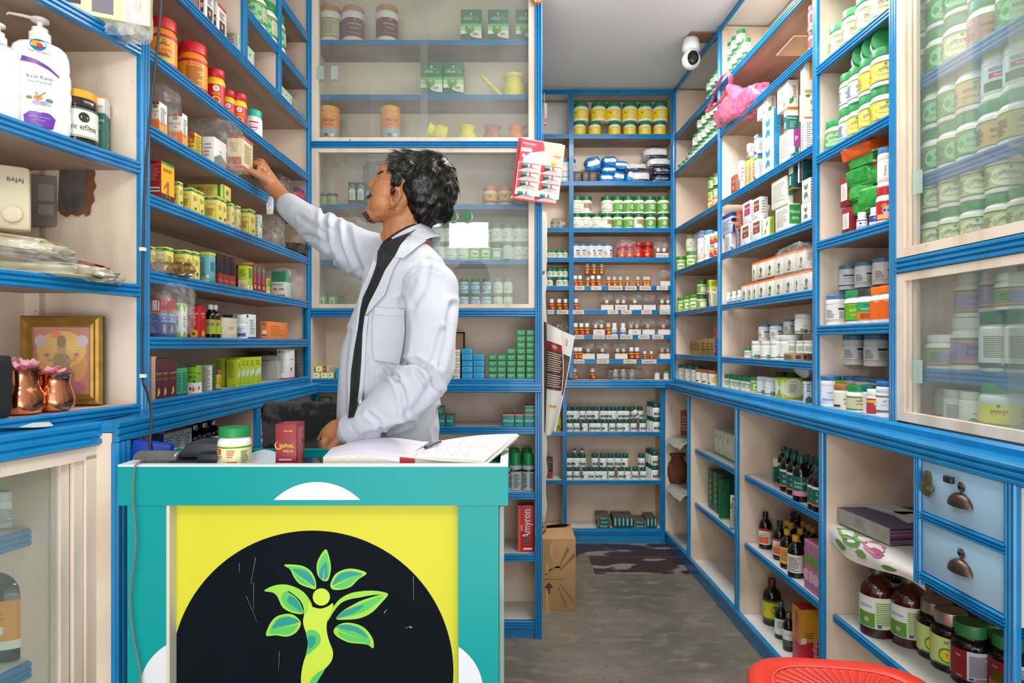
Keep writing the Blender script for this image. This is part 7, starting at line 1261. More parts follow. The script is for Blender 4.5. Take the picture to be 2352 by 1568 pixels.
crown = Q(1015,385,1.60)
for c,n in P[:7000]:
 if n.z < -.75: continue
 d = (c-crown); d = d-n*d.dot(n); fl = d.normalized() if d.length > .004 else Vector((rr.uniform(-1,1),rr.uniform(-1,1),0)).normalized()
 # swept forward over the brow on top, down and back at the sides
 fl = (fl+Vector((.15,0,-.35))*(1 if n.z < .5 else .1)+Vector((rr.uniform(-.5,.5),rr.uniform(-.5,.5),rr.uniform(-.4,.4)))*.7); fl = (fl-n*fl.dot(n)).normalized()
 q = (CX+c.x/c.y*F,HY-(c.z-CH)/c.y*F)
 L = rr.uniform(.014,.030)*(1.15 if n.z > .3 else .75);
 if q[0] < 935 and q[1] > 415: L *= .4
 lift = rr.uniform(.10,.34); p0 = c-n*.002; a = fl+n*lift
 st.tube([p0,p0+a*L*.4,p0+a*L*.75-n*L*.10,p0+a*L-n*L*.28],lambda t: .0010*(1-t*.85),HAIR,3,caps=False)
hair = mpart('hair',hm); st.build('hair_strands',hair)
BB = bvh(body_me)
def bhit(px,py,off=.001):
 d = (Q(px,py,1)-EYE).normalized(); loc,n,i,t = BB.ray_cast(EYE,d); return (None,None) if loc is None else (loc-d*off,n)
# moustache, chin beard, sideburn and stubble
def hairs(name,poly,n,L,dr):
 bd = MB()
 xs = [p[0] for p in poly]; ys = [p[1] for p in poly]; k = 0
 for _ in range(n*6):
  if k >= n: break
  x,y = rr.uniform(min(xs),max(xs)),rr.uniform(min(ys),max(ys)); ins = False
  for a,b in zip(poly,poly[1:]+poly[:1]):
   if (a[1] > y) != (b[1] > y) and x < (b[0]-a[0])*(y-a[1])/(b[1]-a[1])+a[0]: ins = not ins
  if not ins: continue
  p,nn = bhit(x,y,-.0005)
  if p is None: continue
  d = (Vector(dr)+Vector((rr.uniform(-.4,.4),rr.uniform(-.4,.1),rr.uniform(-.4,.4)))+nn*.5).normalized(); k += 1
  bd.tube([p,p+d*L*.5,p+d*L],lambda t: .0006*(1-.8*t),HAIR,3,caps=False)
 mpart(name,bd)
hairs('moustache',[(842,446),(852,442),(856,449),(848,455),(841,455)],90,.005,(-.4,0,-.6)); hairs('chin_beard',[(832,484),(842,484),(852,500),(868,514),(862,518),(842,508),(833,498)],220,.0045,(-.5,0,-.7)); hairs('stubble',[(860,500),(900,470),(912,482),(872,516)],160,.0025,(-.2,0,-.9))
hairs('sideburn',[(897,430),(910,428),(906,446),(898,448)],120,.007,(-.1,0,-.9)); hairs('eyebrow',[(867,400),(878,392),(881,395),(869,403)],60,.005,(.5,0,.3))
for Y in (1.588,1.660):
 e = MB(); ell(e,Q(872,414,Y),(.0085,.010,.0085),col('#e6ded6',.15)); ell(e,Q(867,412,Y),(.003,.005,.004),col('#1c100a',.08)); mpart('eye',e)
mb = MB(); p,nn = bhit(560,386,.0006)      # thumb nail
if p: ell(mb,p+Vector((0,.0015,0)),(.0075,.0022,.0062),col('#d9a98c',.25),rot=.5); mpart('thumb_nail',mb)
# box in the raised hand
p = Lu.at(556,-.012); carton('creamred',.052,.085,.104,(p.x-.026,p.y+.045,1.812),.03,'cream and red oil box held in the raised hand at the shelf',None,'carton')

# ================================================================== reception desk with the leaf sign
TEAL = surf('turquoise_laminate','#029c9b','#018f8e',.32,2,.4); WHITEP_ = col('#e4e6ea',.35); DY = 1.25
for m_,v_ in ((TEAL,.25),): m_.node_tree.nodes['Principled BSDF'].inputs['Specular IOR Level'].default_value = v_
def DP(px,py,Y=DY): return Vector(((px-CX)/F*Y,Y,CH-(py-HY)/F*Y))
def UV(u,v): return (270+u/2.28,880+v/2.28)
desk = thing('reception_desk','turquoise reception desk with a yellow and black leaf sign on its front','desk',(-.394,1.35,0)); DO = Vector(desk.location)
def dpart(mb,name,parent=desk):
 mb.v = [v-DO for v in mb.v] if parent == desk else mb.v; return mb.build(name,parent)
x0,x1 = DP(272,0).x,DP(1167,0).x; b0,b1 = DP(291,0).x,DP(1145,0).x; zt = 1.01; zb = DP(0,1160).z
i0,i1,iz = DP(389,0).x,DP(1052,0).x,DP(0,1150).z
mb = MB(); mb.box((x0,DY-.002,zb),(x1,DY+.012,zt-.004),TEAL); mb.box((x0,DY+.012,zb),(x0+.014,1.44,zt-.004),TEAL); mb.box((x1-.014,DY+.012,zb),(x1,1.44,zt-.004),TEAL); mb.box((x0,1.43,zb),(x1,1.44,zt-.004),TEAL); dpart(mb,'top_apron')
mb = MB(); mb.box((x0,DY-.002,zt-.004),(x1,DY+.014,zt),WHITEP_); mb.box((x0,DY+.014,zt-.004),(x0+.016,1.44,zt),WHITEP_); mb.box((x1-.016,DY+.014,zt-.004),(x1,1.44,zt),WHITEP_); mb.box((x0+.016,1.428,zt-.004),(x1-.016,1.44,zt),TEAL); dpart(mb,'rim')
mb = MB(); mb.box((x0+.014,DY+.012,.968),(x1-.014,1.43,.985),col('#3f9f98',.3)); dpart(mb,'desktop')
mb = MB(); mb.box((b0,DY+.002,.06),(i0,DY+.028,zb),TEAL); mb.box((i1,DY+.002,.06),(b1,DY+.028,zb),TEAL); mb.box((i0,DY+.002,iz),(i1,DY+.028,zb+.001),TEAL); mb.box((i0,DY+.002,.06),(i1,DY+.028,.14),TEAL); dpart(mb,'front_frame')
mb = MB(); mb.box((b0,DY+.028,.0),(b0+.016,1.42,zb),TEAL); mb.box((b1-.016,DY+.028,.0),(b1,1.42,zb),TEAL); dpart(mb,'side_panel')
mb = MB(); mb.box((b1+.001,DY+.03,.02),(b1+.010,1.41,zb-.01),CGLASS); dpart(mb,'glass_side')
mb = MB(); mb.box((i0-.006,DY+.000,.14),(i0+.0005,DY+.026,iz),col('#d9d3bf',.5)); mb.box((i0,DY+.0005,iz-.002),(i1,DY+.026,iz+.0005),col('#cfcaa8',.5)); dpart(mb,'reveal_strip')
# white cloud shapes printed on the teal, cut off by the opening
def cutcircle(mb,c,r,keep,y,mat,n=72):
 ps = [(c[0]+r*math.cos(2*PI*i/n),c[1]+r*math.sin(2*PI*i/n)) for i in range(n)]; ps = [p for p in ps if keep(p)]
 return ps
def poly2(mb,ps,y,mat): mb.poly([(a,y,b) for a,b in ps],mat)
def toxz(px,py): p = DP(px,py); return (p.x,p.z)
pr = MB(); cx,cy = UV(1047,836); r = 321/2.28
arc = []
for i in range(61):
 a = math.radians(225+90*i/60); q = (cx+r*math.cos(a),cy+r*math.sin(a))
 if q[1] < 1150: arc.append(toxz(*q))
poly2(pr,arc,DY-.0028,WHITEP_); dpart(pr,'cloud_print')
for side in (-1,1):
 c = (444,1590) if side < 0 else (985,1590); r = 125; arc = []
 for i in range(121):
  a = 2*PI*i/120; q = (c[0]+r*math.cos(a),c[1]+r*math.sin(a)*1.0)
  if side < 0 and q[0] <= 383: arc.append(((90 if a < PI else 90)+math.degrees(a),toxz(*q)))
  if side > 0 and q[0] >= 1052: arc.append((((math.degrees(a)+180) % 360),toxz(*q)))
 arc.sort(); pr = MB(); poly2(pr,[p for _,p in (arc if side < 0 else arc)][::-1],DY+.0012,WHITEP_); dpart(pr,'cloud_print')
# recessed printed panel
YEL,N_,L_,b_ = mt('yellow_print'); b_.inputs['Base Color'].default_value = lin('#dcd63a'); b_.inputs['Roughness'].default_value = .4
BLK = surf('black_print','#0a1119','#0f161e',.6,6,.5,('#3a3f46',150,.80))
BLK.node_tree.nodes['Principled BSDF'].inputs['Specular IOR Level'].default_value = .08; YEL.node_tree.nodes['Principled BSDF'].inputs['Specular IOR Level'].default_value = .2
P_ = MB(); PY = DY+.026; P_.box((i0-.004,PY,.13),(i1+.004,PY+.012,iz+.006),YEL)
sc_ = (PY)/DY
def pz(q): p = Q(q[0],q[1],PY); return (p.x,PY,p.z)
def pp(ps,mat,k): P_.poly([(lambda p: (p[0],PY-.0004*k,p[2]))(pz(UV(*q))) for q in ps],mat)
P_.poly([(lambda p: (p[0],PY-.0004,p[2]))(pz((717.5+324*math.cos(-2*PI*i/120),1542+324*math.sin(-2*PI*i/120)))) for i in range(120)],BLK)
def smooth(ps,n=5):
 out = []; N = len(ps)
 for i in range(N):
  p0,p1,p2,p3 = ps[i-1],ps[i],ps[(i+1) % N],ps[(i+2) % N]
  if isinstance(p1,tuple) and len(p1) == 3: p1 = p1[:2]
  for k in range(n):
   t = k/n; out.append(tuple(.5*((2*p1[j])+(-p0[j]+p2[j])*t+(2*p0[j]-5*p1[j]+4*p2[j]-p3[j])*t*t+(-p0[j]+3*p1[j]-3*p2[j]+p3[j])*t**3) for j in (0,1)))
 return out
def leafmat(name,c1,c2,ang):
 m,N,L,b = mt(name); tc = N.new('ShaderNodeTexCoord'); mp = N.new('ShaderNodeMapping'); mp.inputs['Rotation'].default_value = (0,math.radians(ang),0); g = N.new('ShaderNodeSeparateXYZ'); L.new(tc.outputs['Object'],mp.inputs[0]); L.new(mp.outputs[0],g.inputs[0])
 r = N.new('ShaderNodeMath'); r.operation = 'MULTIPLY_ADD'; L.new(g.outputs[0],r.inputs[0]); r.inputs[1].default_value = 9; r.inputs[2].default_value = .5; r.use_clamp = True
 L.new(mixcol(N,L,r.outputs[0],lin(c1),lin(c2)),b.inputs['Base Color']); b.inputs['Roughness'].default_value = .4; return m
LG = col('#9bd83e',.4); LG2 = col('#c9e23c',.4); LM = col('#4fc45a',.4); LT = col('#12958a',.4); LD = col('#0c7c74',.4)
LEAVES = [
(([(1090,868),(1108,905),(1118,960),(1112,1005),(1100,1032),(1075,1032),(1050,1005),(1043,960),(1055,915)]),[(1092,935),(1100,975),(1100,1010),(1080,1030),(1058,1008),(1062,975)],(1078,1030),(1086,965)),
(([(873,950),(920,948),(975,957),(1015,985),(1037,1030),(1038,1075),(1005,1070),(955,1050),(925,1015),(905,975)]),[(920,972),(975,978),(1018,1010),(1034,1060),(990,1030),(950,1000)],(1034,1070),(925,985)),
(([(1305,993),(1250,972),(1195,972),(1145,995),(1120,1035),(1116,1065),(1135,1080),(1180,1078),(1225,1062),(1262,1025)]),[(1280,998),(1215,985),(1155,1005),(1125,1055),(1160,1035),(1215,1012)],(1122,1062),(1262,1005)),
(([(780,1320),(790,1275),(820,1230),(860,1210),(915,1208),(955,1240),(958,1270),(930,1308),(885,1325),(830,1318)]),[(810,1280),(845,1235),(900,1222),(952,1245),(900,1262),(850,1272)],(955,1252),(808,1298)),
(([(1340,1385),(1338,1340),(1305,1290),(1260,1262),(1200,1252),(1155,1265),(1132,1295),(1150,1325),(1210,1355),(1275,1362),(1310,1368)]),[(1145,1272),(1205,1262),(1265,1282),(1312,1330),(1250,1300),(1195,1288)],(1140,1285),(1318,1352))]
for outl,dark,a,b in LEAVES:
 pp(smooth(outl),LG,2); c0 = (sum(p[0] for p in outl)/len(outl),sum(p[1] for p in outl)/len(outl))
 pp(smooth([(c0[0]+(p[0]-c0[0])*.80,c0[1]+(p[1]-c0[1])*.80) for p in outl]),LM,3); pp(smooth(dark),LT,4)
 dx,dy = b[0]-a[0],b[1]-a[1]; L = math.hypot(dx,dy); nx,ny = -dy/L*2.6,dx/L*2.6; pp([(a[0]+nx,a[1]+ny),(b[0],b[1]),(a[0]-nx,a[1]-ny)],LG2,5)
# raised-arm leaves and the body
armL = [(768,1085),(820,1058),(880,1052),(935,1068),(975,1092),(1005,1130),(1020,1168),(1000,1200),(978,1228),(976,1180),(960,1140),(925,1105),(890,1085),(925,1130),(960,1160),(972,1205),(915,1200),(865,1172),(840,1120),(815,1095)]
armR = [(1415,1100),(1360,1086),(1290,1086),(1220,1098),(1165,1128),(1130,1168),(1110,1180),(1098,1240),(1108,1235),(1135,1190),(1170,1150),(1215,1130),(1270,1120),(1330,1108)]
pp(smooth(armL,3),LG,2); pp(smooth([(880,1090),(925,1110),(958,1150),(968,1195),(920,1190),(880,1165),(858,1125)]),LM,3); pp(smooth([(905,1110),(945,1140),(968,1200),(930,1170),(890,1140)]),LT,4)
pp(smooth(armR,3),LG,2); pp(smooth([(1415,1100),(1380,1150),(1330,1200),(1270,1228),(1200,1236),(1146,1232),(1175,1195),(1230,1160),(1300,1128)]),LG,3); pp(smooth([(1390,1112),(1350,1155),(1290,1195),(1210,1218),(1160,1222),(1200,1190),(1280,1150)]),LM,4); pp(smooth([(1150,1228),(1180,1195),(1240,1170),(1290,1160),(1240,1200)]),LT,5)
bodyo = [(1000,1150),(1022,1168),(1062,1178),(1100,1168),(1130,1150),(1120,1195),(1100,1240),(1096,1290),(1108,1345),(1128,1400),(1124,1445),(1095,1485),(1050,1520),(1015,1555),(1000,1600),(968,1600),(962,1540),(972,1470),(992,1405),(997,1350),(988,1305),(974,1260),(976,1220),(996,1190)]
pp(smooth(bodyo,4),LG2,3); pp(smooth([(990,1300),(1030,1290),(1062,1320),(1060,1360),(1025,1395),(990,1420),(998,1360)]),LM,4); pp(smooth([(1000,1325),(1035,1325),(1035,1360),(1005,1385)]),LT,5); pp(smooth([(1010,1560),(1040,1520),(1085,1495),(1060,1540),(1020,1600)]),LM,4)
pp([(1068+45*math.cos(-2*PI*i/40),1117+45*math.sin(-2*PI*i/40)) for i in range(40)],LG2,3)
rr = random.Random(8)
for a,b,w_ in (((725,910),(700,1050),1.2),((715,1040),(714,1180),1),((676,1110),(735,1250),.8),((850,1400),(845,1500),1),((1550,1010),(1552,1130),1.3),((1397,1200),(1412,1180),2.5),((640,940),(640,990),1),((1512,1275),(1520,1278),3),((1528,1272),(1545,1276),5)):
 dx,dy = b[0]-a[0],b[1]-a[1]; L = math.hypot(dx,dy); nx,ny = -dy/L*w_,dx/L*w_; pp([(a[0]+nx,a[1]+ny),(b[0]+nx*.4,b[1]+ny*.4),(b[0]-nx*.4,b[1]-ny*.4),(a[0]-nx,a[1]-ny)],col('#8a9096',.6),6)
dpart(P_,'printed_sign')
# ------------------------------------------------------------- things on the desk
DZ = .985
p = DP(539,0,1.305); inst('deskjar',(p.x,1.305,DZ),.12,'white tablet jar with green lid standing on the desk',None,1.0)
carton('jaiphal',.0425,.052,.101,(DP(656.5,0,1.28).x,1.306,DZ),0,'dark red massage oil box with yellow lettering on the desk')
cr = thing('card_reader','black card reader with a tape wrapped handle on the desk','card reader',(DP(410,0,1.32).x,1.33,DZ))
BK = col('#25272b',.42); BK2 = col('#34373c',.38)
mb = MB(); bevbox(mb,(-.005,-.045,0),(.10,.05,.024),BK,.004); mb.build('base',cr)
mb = MB(); n = len(mb.v); bevbox(mb,(.004,-.02,.026),(.095,.06,.058),BK2,.007)
for i in range(n,len(mb.v)):
 v = mb.v[i]
 if v.z > .045: v.x = v.x+(.012 if v.x < .03 else -.004)
mb.build('printer_cover',cr)
mb = MB(); bevbox(mb,(.055,-.046,.010),(.105,.0,.040),BK,.005); mb.build('side_housing',cr)
TAPE = film('silvery_tape','#6e6c68',2.0,.2); mb = MB()
mb.lathe([(.019,-.085),(.0225,-.078),(.0225,-.05),(.023,-.03),(.0215,-.01),(.022,.0),(.018,.004)],TAPE,20,M=Matrix.Translation((0,-.01,.021)) @ Matrix.Rotation(PI/2,4,'Y') @ Matrix.Scale(.9,4,(1,0,0))); mb.build('taped_handle',cr)
mb = MB(); bevbox(mb,(-.04,-.012,0),(.04,.012,.045),col('#1440a8',.35),.002); o = mb.build('blue_case'); o.location = (DP(352,0,1.40).x,1.392,DZ+.003); o.rotation_euler = (0,.16,.1); tag(o,'blue case tilted behind the taped card reader handle','case')
mb = MB(); bevbox(mb,(-.05,-.035,0),(.05,.055,.010),col('#15171a',.3),.003); mb.box((-.044,-.030,.0101),(.044,.05,.0106),col('#1f2a28',.06)); o = mb.build('tablet'); o.location = (DP(716,0,1.35).x,1.345,DZ); o.rotation_euler = (.06,0,.15); tag(o,'black tablet lying beside the open ledger','tablet')
mb = MB(); rows = [[Vector((-.05+.1*i/8,-.05+.1*j/6,.004+.006*math.sin(i*.8)*(.5+j*.1)+.003*j)) for i in range(9)] for j in range(7)]; mb.grid(rows,col('#d4dae6',.7)); o = mb.build('paper_sheet'); o.location = (DP(628,0,1.36).x,1.365,DZ); o.rotation_euler = (0,0,.3); tag(o,'crumpled white paper sheet behind the dark red box on the desk','paper')
# ledger
lg = thing('open_ledger','open handwritten ledger lying across the right half of the desk','book',(DP(925,0,1.3).x,1.33,DZ)); LO = Vector(lg.location)
PAPER = col('#e6e2ee',.75); PEDGE = surf('page_edges','#e9e2d4','#a89c8c',.8,90,.7,stretch=(1,1,14))
def leafset(nl,nr,fl,fr,th,mat_top,bulge,name,n=14,m=8):
 """page block: four top corners (px, py, Y) near-left, near-right, far-left, far-right"""
 A,B,C_,D_ = [Q(*p)-LO for p in (nl,nr,fl,fr)]; mb = MB(); top = []
 for j in range(m+1):
  v = j/m; a = A.lerp(C_,v); b = B.lerp(D_,v); top.append([a.lerp(b,i/n)+Vector((0,0,bulge(i/n,v))) for i in range(n+1)])
 mb.grid(top,mat_top)
 for seq in ([top[0][i] for i in range(n+1)],[top[j][n] for j in range(m+1)],[top[m][i] for i in range(n,-1,-1)],[top[j][0] for j in range(m,-1,-1)]):
  mb.grid([[p-Vector((0,0,min(th,max(.001,p.z+.0))))for p in seq],seq],PEDGE,False)
 o = mb.build(name,lg); return top,o
top,ol = leafset((742,1050,1.275),(918,1060,1.275),(762,1028,1.42),(985,1014,1.43),.018,PAPER,lambda u,v: .016*math.sin(PI*min(1,u*1.05))*(.5+.5*v),'left_pages')
top2,orr = leafset((926,1050,1.275),(1112,1058,1.275),(1000,1014,1.43),(1188,996,1.43),.013,PAPER,lambda u,v: .005*math.sin(PI*u),'right_pages')
def onpage(top,u,v):
 m = len(top)-1; n = len(top[0])-1; i = min(n-1,int(u*n)); j = min(m-1,int(v*m)); a,b = u*n-i,v*m-j
 return top[j][i]*(1-a)*(1-b)+top[j][i+1]*a*(1-b)+top[j+1][i]*(1-a)*b+top[j+1][i+1]*a*b+Vector((0,0,.0008))
ink = MB(); IK = col('#4a4e78',.7); rr = random.Random(5)
for r_ in range(17):
 v = .08+r_*.052; u = .05+rr.uniform(0,.05)
 while u < .93:
  L = rr.uniform(.03,.10); k = max(3,int(L/.006)); prev = None
  for s_ in range(k):
   uu = u+L*s_/k; vv = v+rr.uniform(-.010,.010); q = onpage(top2,min(.97,uu),vv)
   if prev: d = (q-prev); nrm_ = Vector((-d.y,d.x,0)).normalized()*.00035; ink.poly([prev-nrm_,q-nrm_,q+nrm_,prev+nrm_],IK)
   prev = q
  u += L+rr.uniform(.015,.05)
for t_,us in ((top,(.0,1)),):
 for v in (.35,.8):
  for i in range(20): a,b = onpage(t_,i/20,v),onpage(t_,min(.999,(i+1)/20),v); ink.poly([a,b,b+Vector((0,.0006,0)),a+Vector((0,.0006,0))],col('#b9a9d0'))
ink.build('handwriting',lg)
mb = MB(); a,b = Q(918,1046,1.272)-LO,Q(1118,1064,1.272)-LO; mb.grid([[Vector((a.x,a.y,0)),Vector((a.x+.03,a.y,0))],[a,a+Vector((.03,0,.0))]],col('#b01c2c',.6)); mb.tube([a,a.lerp(b,.5)+Vector((0,0,-.002)),b,Q(1190,1000,1.43)-LO],.0028,col('#d8d0c4',.7),8); mb.build('cover',lg)
a,b = onpage(top2,.10,.42)+LO,onpage(top2,.16,.78)+LO
pn = thing('pen','dark grey pen lying in the fold of the open ledger','pen',a); mb = MB(); dv = Q(970,1017,1.36)-Q(942,1032,1.32); dv = Vector((dv.x*1.5,dv.y,.008)); mb.tube([Vector((0,0,.004)),Vector((0,0,.004))+dv*.9],.0036,col('#4a4c52',.3),12); mb.build('barrel',pn); mb = MB(); mb.tube([Vector((0,0,.004))-dv*.12,Vector((0,0,.004))],lambda t: .001+.0026*t,col('#25272b',.3),10); mb.build('tip',pn)
# cables
def wire(name,pts,r,mat,label,cat='cable'):
 P = [Q(*p) for p in pts]; out = []
 for i in range(len(P)-1):
  p0,p1,p2,p3 = P[max(0,i-1)],P[i],P[i+1],P[min(len(P)-1,i+2)]
  for k in range(6): t = k/6; out.append(.5*((2*p1)+(p2-p0)*t+(2*p0-5*p1+4*p2-p3)*t*t+(-p0+3*p1-3*p2+p3)*t**3))
 out.append(P[-1]); return tag(MB().tube(out,r,mat,8).build(name),label,cat)
wire('cable',[(342,1064,1.30),(330,1058,1.27),(318,1062,1.246),(308,1080,1.240),(306,1150,1.240),(312,1250,1.241),(299,1370,1.241),(308,1470,1.242),(324,1568,1.242),(326,1800,1.24)],.0017,col('#7a766c',.5),'thin grey cable running down the front of the desk')
wire('cable',[(372,-60,1.462),(366,60,1.462),(345,260,1.464),(333,420,1.464),(328,570,1.464),(327,700,1.464),(327,860,1.464),(338,900,1.44),(348,950,1.40),(345,1010,1.38),(344,1050,1.37)],.0030,col('#26262a',.5),'black cable hanging down the blue post beside the left shelving')
for i,(px,py) in enumerate(((327,572),(328,863))): o = MB().box((-.006,-.003,-.004),(.006,.006,.004),col('#e4e2dc')).build('cable_clip'); o.location = Q(px,py,1.458); tag(o,'small white cable clip on the left blue post, '+('upper' if i == 0 else 'lower')+' one','clip','white cable clips')

# ================================================================== near-left bay
def NP(px,ins): return Nu.at(px,ins)
def ovalbottle(k,H_,rx,ry,colr,deco):
 pr = [(.70,0),(.88,.012),(.97,.05),(.99,.12),(1.0,.22),(.965,.26),(1.0,.31),(1.02,.37),(.975,.41),(1.0,.46),(.99,.52),(.945,.56),(.96,.60),(.93,.68),(.86,.73),(.70,.765),(.45,.785),(.34,.79)]
 b = MB().lathe([(r*rx,z*H_) for r,z in pr],col(colr,.25),44,sy=ry/rx)
 m = col('#f1f1ee',.3); c = MB().lathe([(.36*rx,.79*H_),(.36*rx,.86*H_),(.27*rx,.87*H_),(.27*rx,.905*H_)],m,28)
 n = MB().lathe([(.10*rx,.90*H_),(.10*rx,.955*H_),(.30*rx,.965*H_),(.31*rx,.985*H_),(.2*rx,1.0*H_),(0,1.0*H_)],m,24); n.tube([(-.1*rx,0,.985*H_),(-.6*rx,0,.985*H_),(-.95*rx,0,.98*H_),(-1.02*rx,0,.965*H_)],lambda t: .11*rx*(1-.45*t),m,10,flat=.6)
 parts = [('bottle',b),('pump_collar',c),('pump_head',n)]
 if deco:
  l = MB()
  def rad(z):
   zz = z/H_
   for (r0,z0),(r1,z1) in zip(pr,pr[1:]):
    if z0 <= zz <= z1: return r0+(r1-r0)*(zz-z0)/(z1-z0)
   return .5
  def fn(x,z,off=.0008): r = rad(z); q = min(.98,abs(x)/(rx*r)); return Vector((x,-ry*r*math.sqrt(1-q*q)-off,z))
  def strip(ps_top,ps_bot,hx,off=.0008,n_=16):
   T,B_ = resamp(ps_top,n_),resamp(ps_bot,n_); l.grid([[fn(a[0]+(b[0]-a[0])*t/6,a[1]+(b[1]-a[1])*t/6,off) for t in range(7)] for a,b in zip(T,B_)],col(hx,.35))
  W = rx; Hh = H_
  strip([(-.55*W,.62*Hh),(-.1*W,.60*Hh),(.3*W,.56*Hh),(.62*W,.50*Hh)],[(-.58*W,.575*Hh),(-.1*W,.565*Hh),(.3*W,.53*Hh),(.60*W,.485*Hh)],'#6a3a8c')
  strip([(-.5*W,.13*Hh),(-.3*W,.17*Hh),(.3*W,.17*Hh),(.5*W,.13*Hh)],[(-.45*W,.045*Hh),(-.2*W,.03*Hh),(.2*W,.03*Hh),(.42*W,.045*Hh)],'#6c35a8')
  for a,z,r_,hx,o_ in ((-.05,.735,.26,'#2c7ab4',.001),(-.12,.742,.14,'#f0b42c',.0013),(0,.728,.10,'#d8402c',.0016),(0,.185,.16,'#cfe6c0',.0014),(-.05,.285,.15,'#e8862c',.001),(-.32,.28,.10,'#5a8a4c',.001),(.3,.275,.12,'#5a8a5c',.001),(-.1,.245,.14,'#a9a4cc',.0013),(.12,.245,.13,'#9a98c4',.0013),(.3,.24,.08,'#b4b0d8',.0014),(-.1,.32,.06,'#7ab06a',.0012)):
   ps = [fn(a*W+r_*W*math.cos(2*PI*i/22)*1.0,z*Hh+r_*W*math.sin(2*PI*i/22)*(.62 if z < .3 else 1),o_) for i in range(22)]; l.poly(ps,col(hx,.35))
  l.poly([fn(x*W,z*Hh,.0018) for x,z in ((-.1,.29),(-.06,.285),(.2,.335),(.18,.342))],col('#b4703c'))
  for s_,x,z,sz,hx,mw in (('PATANJALI',0,.668,.030,'#a8584a',1.0),('Kesh Kanti',0,.455,.040,'#4a4a52',1.25),('Anti-Dandruff',0,.415,.028,'#7a4a9c',.95),('Hair Cleanser',0,.388,.017,'#9a7ab4',.7),('Milk Protein & Oleander',0,.125,.014,'#cfc0e4',.7),('Hair Cleanser',0,.10,.014,'#cfc0e4',.5),('300 ml',0,.06,.016,'#cfc0e4',.4)):
   l.text(s_,lambda xx,yy,x=x,z=z: fn(x*W+xx,z*Hh+yy,.002),sz*Hh,col(hx),mw*W)
  parts.append(('label',l))
 K[k] = ['shampoo_bottle','bottle',H_,parts,None]
ovalbottle('shampoo',.24,.052,.030,'#f2f3f1',True); ovalbottle('shampoo2',.24,.045,.030,'#dfe8e2',False)
p = NP(92,.045); inst('shampoo',(p.x,p.y,1.6785),.62,'white shampoo pump bottle with purple stripe, upper left shelf',None,272*p.y/F/.24)
p = NP(2,.07); inst('shampoo2',(p.x-.005,p.y,1.6785),.6,'pale green white pump bottle cut by the left edge of the photo',None,240*p.y/F/.24)
p = NP(177,.045); inst('kalonji',(p.x,p.y,1.6785),.80,'clear jar of black seeds with a yellow lid',None,126*p.y/F/.105)
p = NP(220,.055); carton('hairzone',.034,.045,.135,(p.x,p.y+.012,1.6785),.35,'green and white tall box right of the black seed jar')
bx = MB(); bevbox(bx,(-.10,-.03,0),(.10,.05,.13),col('#ddd8a0',.35),.004); bx.box((-.06,-.0306,.02),(-.03,-.0302,.12),col('#3a3a44')); bx.box((-.01,-.0306,.01),(.03,-.0302,.12),col('#77727a')); bx.box((.045,-.0306,0),(.10,-.0302,.13),col('#d8cfc4')); bx.text('Fragrance',lambda x,y: Vector((.07+x,-.031,.10+y)),.012,col('#4a4a4a'),.045); bx.text('DEO',lambda x,y: Vector((.0+x,-.031,.06+y)),.03,col('#dfd8a0'),.04)
p = NP(262,-.01); o = bx.build('gift_box'); o.location = (p.x-.02,p.y-.02,1.9595); o.rotation_euler = (0,0,.45); tag(o,'yellow printed box at the top left, wrapped in clear film','box')
p = NP(290,-.02); bag('plastic_bag','plastic bag','clear plastic film hanging off the top left box past the post',(p.x+.005,p.y-.01,1.935),(.10,.07,.14),film('bright_clear_film','#f2f2f2',.34),91,.25)
# wall device in the torn opening
dv = thing('voltage_stabiliser','yellowed wall mounted voltage unit with vents and a round knob','electrical unit',(NP(2,.14).x,NP(2,.14).y,1.495),Nu.ang-PI/2+.9)
IV = col('#d8cfb0',.45); mb = MB(); bevbox(mb,(-.075,-.035,-.01),(.050,.035,.125),IV,.010); mb.build('housing',dv)
mb = MB()
for i in range(4): mb.box((-.050,-.0362,.092-i*.009),(-.012,-.0350,.096-i*.009),col('#2a2824'))
mb.build('vents',dv); mb = MB(); mb.text('BAJAJ',lambda x,y: Vector((.024+x,-.0362,.094+y)),.012,col('#3a3a34'),.04); mb.build('lettering',dv)
MB().lathe([(.018,0),(.017,.010),(.012,.013),(0,.013)],IV,26,M=Matrix.Translation((.018,-.035,.022)) @ Matrix.Rotation(PI/2,4,'X')).build('knob',dv)
GREYM = surf('weathered_grey_metal','#8f8c86','#6a655e',.6,12,.7)
mb = MB(); bevbox(mb,(-.035,-.01,-.055),(.035,.01,.055),GREYM,.003); mb.box((-.02,-.0108,.0),(.005,-.0100,.035),col('#a5a29c')); mb.box((-.02,-.0108,-.03),(.005,-.0100,-.008),col('#a5a29c')); mb.box((.028,-.014,-.055),(.036,.012,.055),col('#a8acae',.4))
p = NP(120,.20); o = mb.build('switch_board'); o.location = (p.x,p.y,1.585); o.scale = (1.25,1,1.1); o.rotation_euler = (0,0,.35); tag(o,'weathered grey electrical switch board in the torn opening of the shelf back','switch board')
mb = MB(); rr = random.Random(9); ps = [(-.05,.06)]
tears = [(-.05,-.05),(-.035,-.058),(-.025,-.05),(-.01,-.056),(.005,-.048),(.01,-.056),(.02,-.05),(.022,-.03),(.03,-.018),(.026,.0),(.034,.015),(.028,.03),(.032,.045),(.026,.06)]
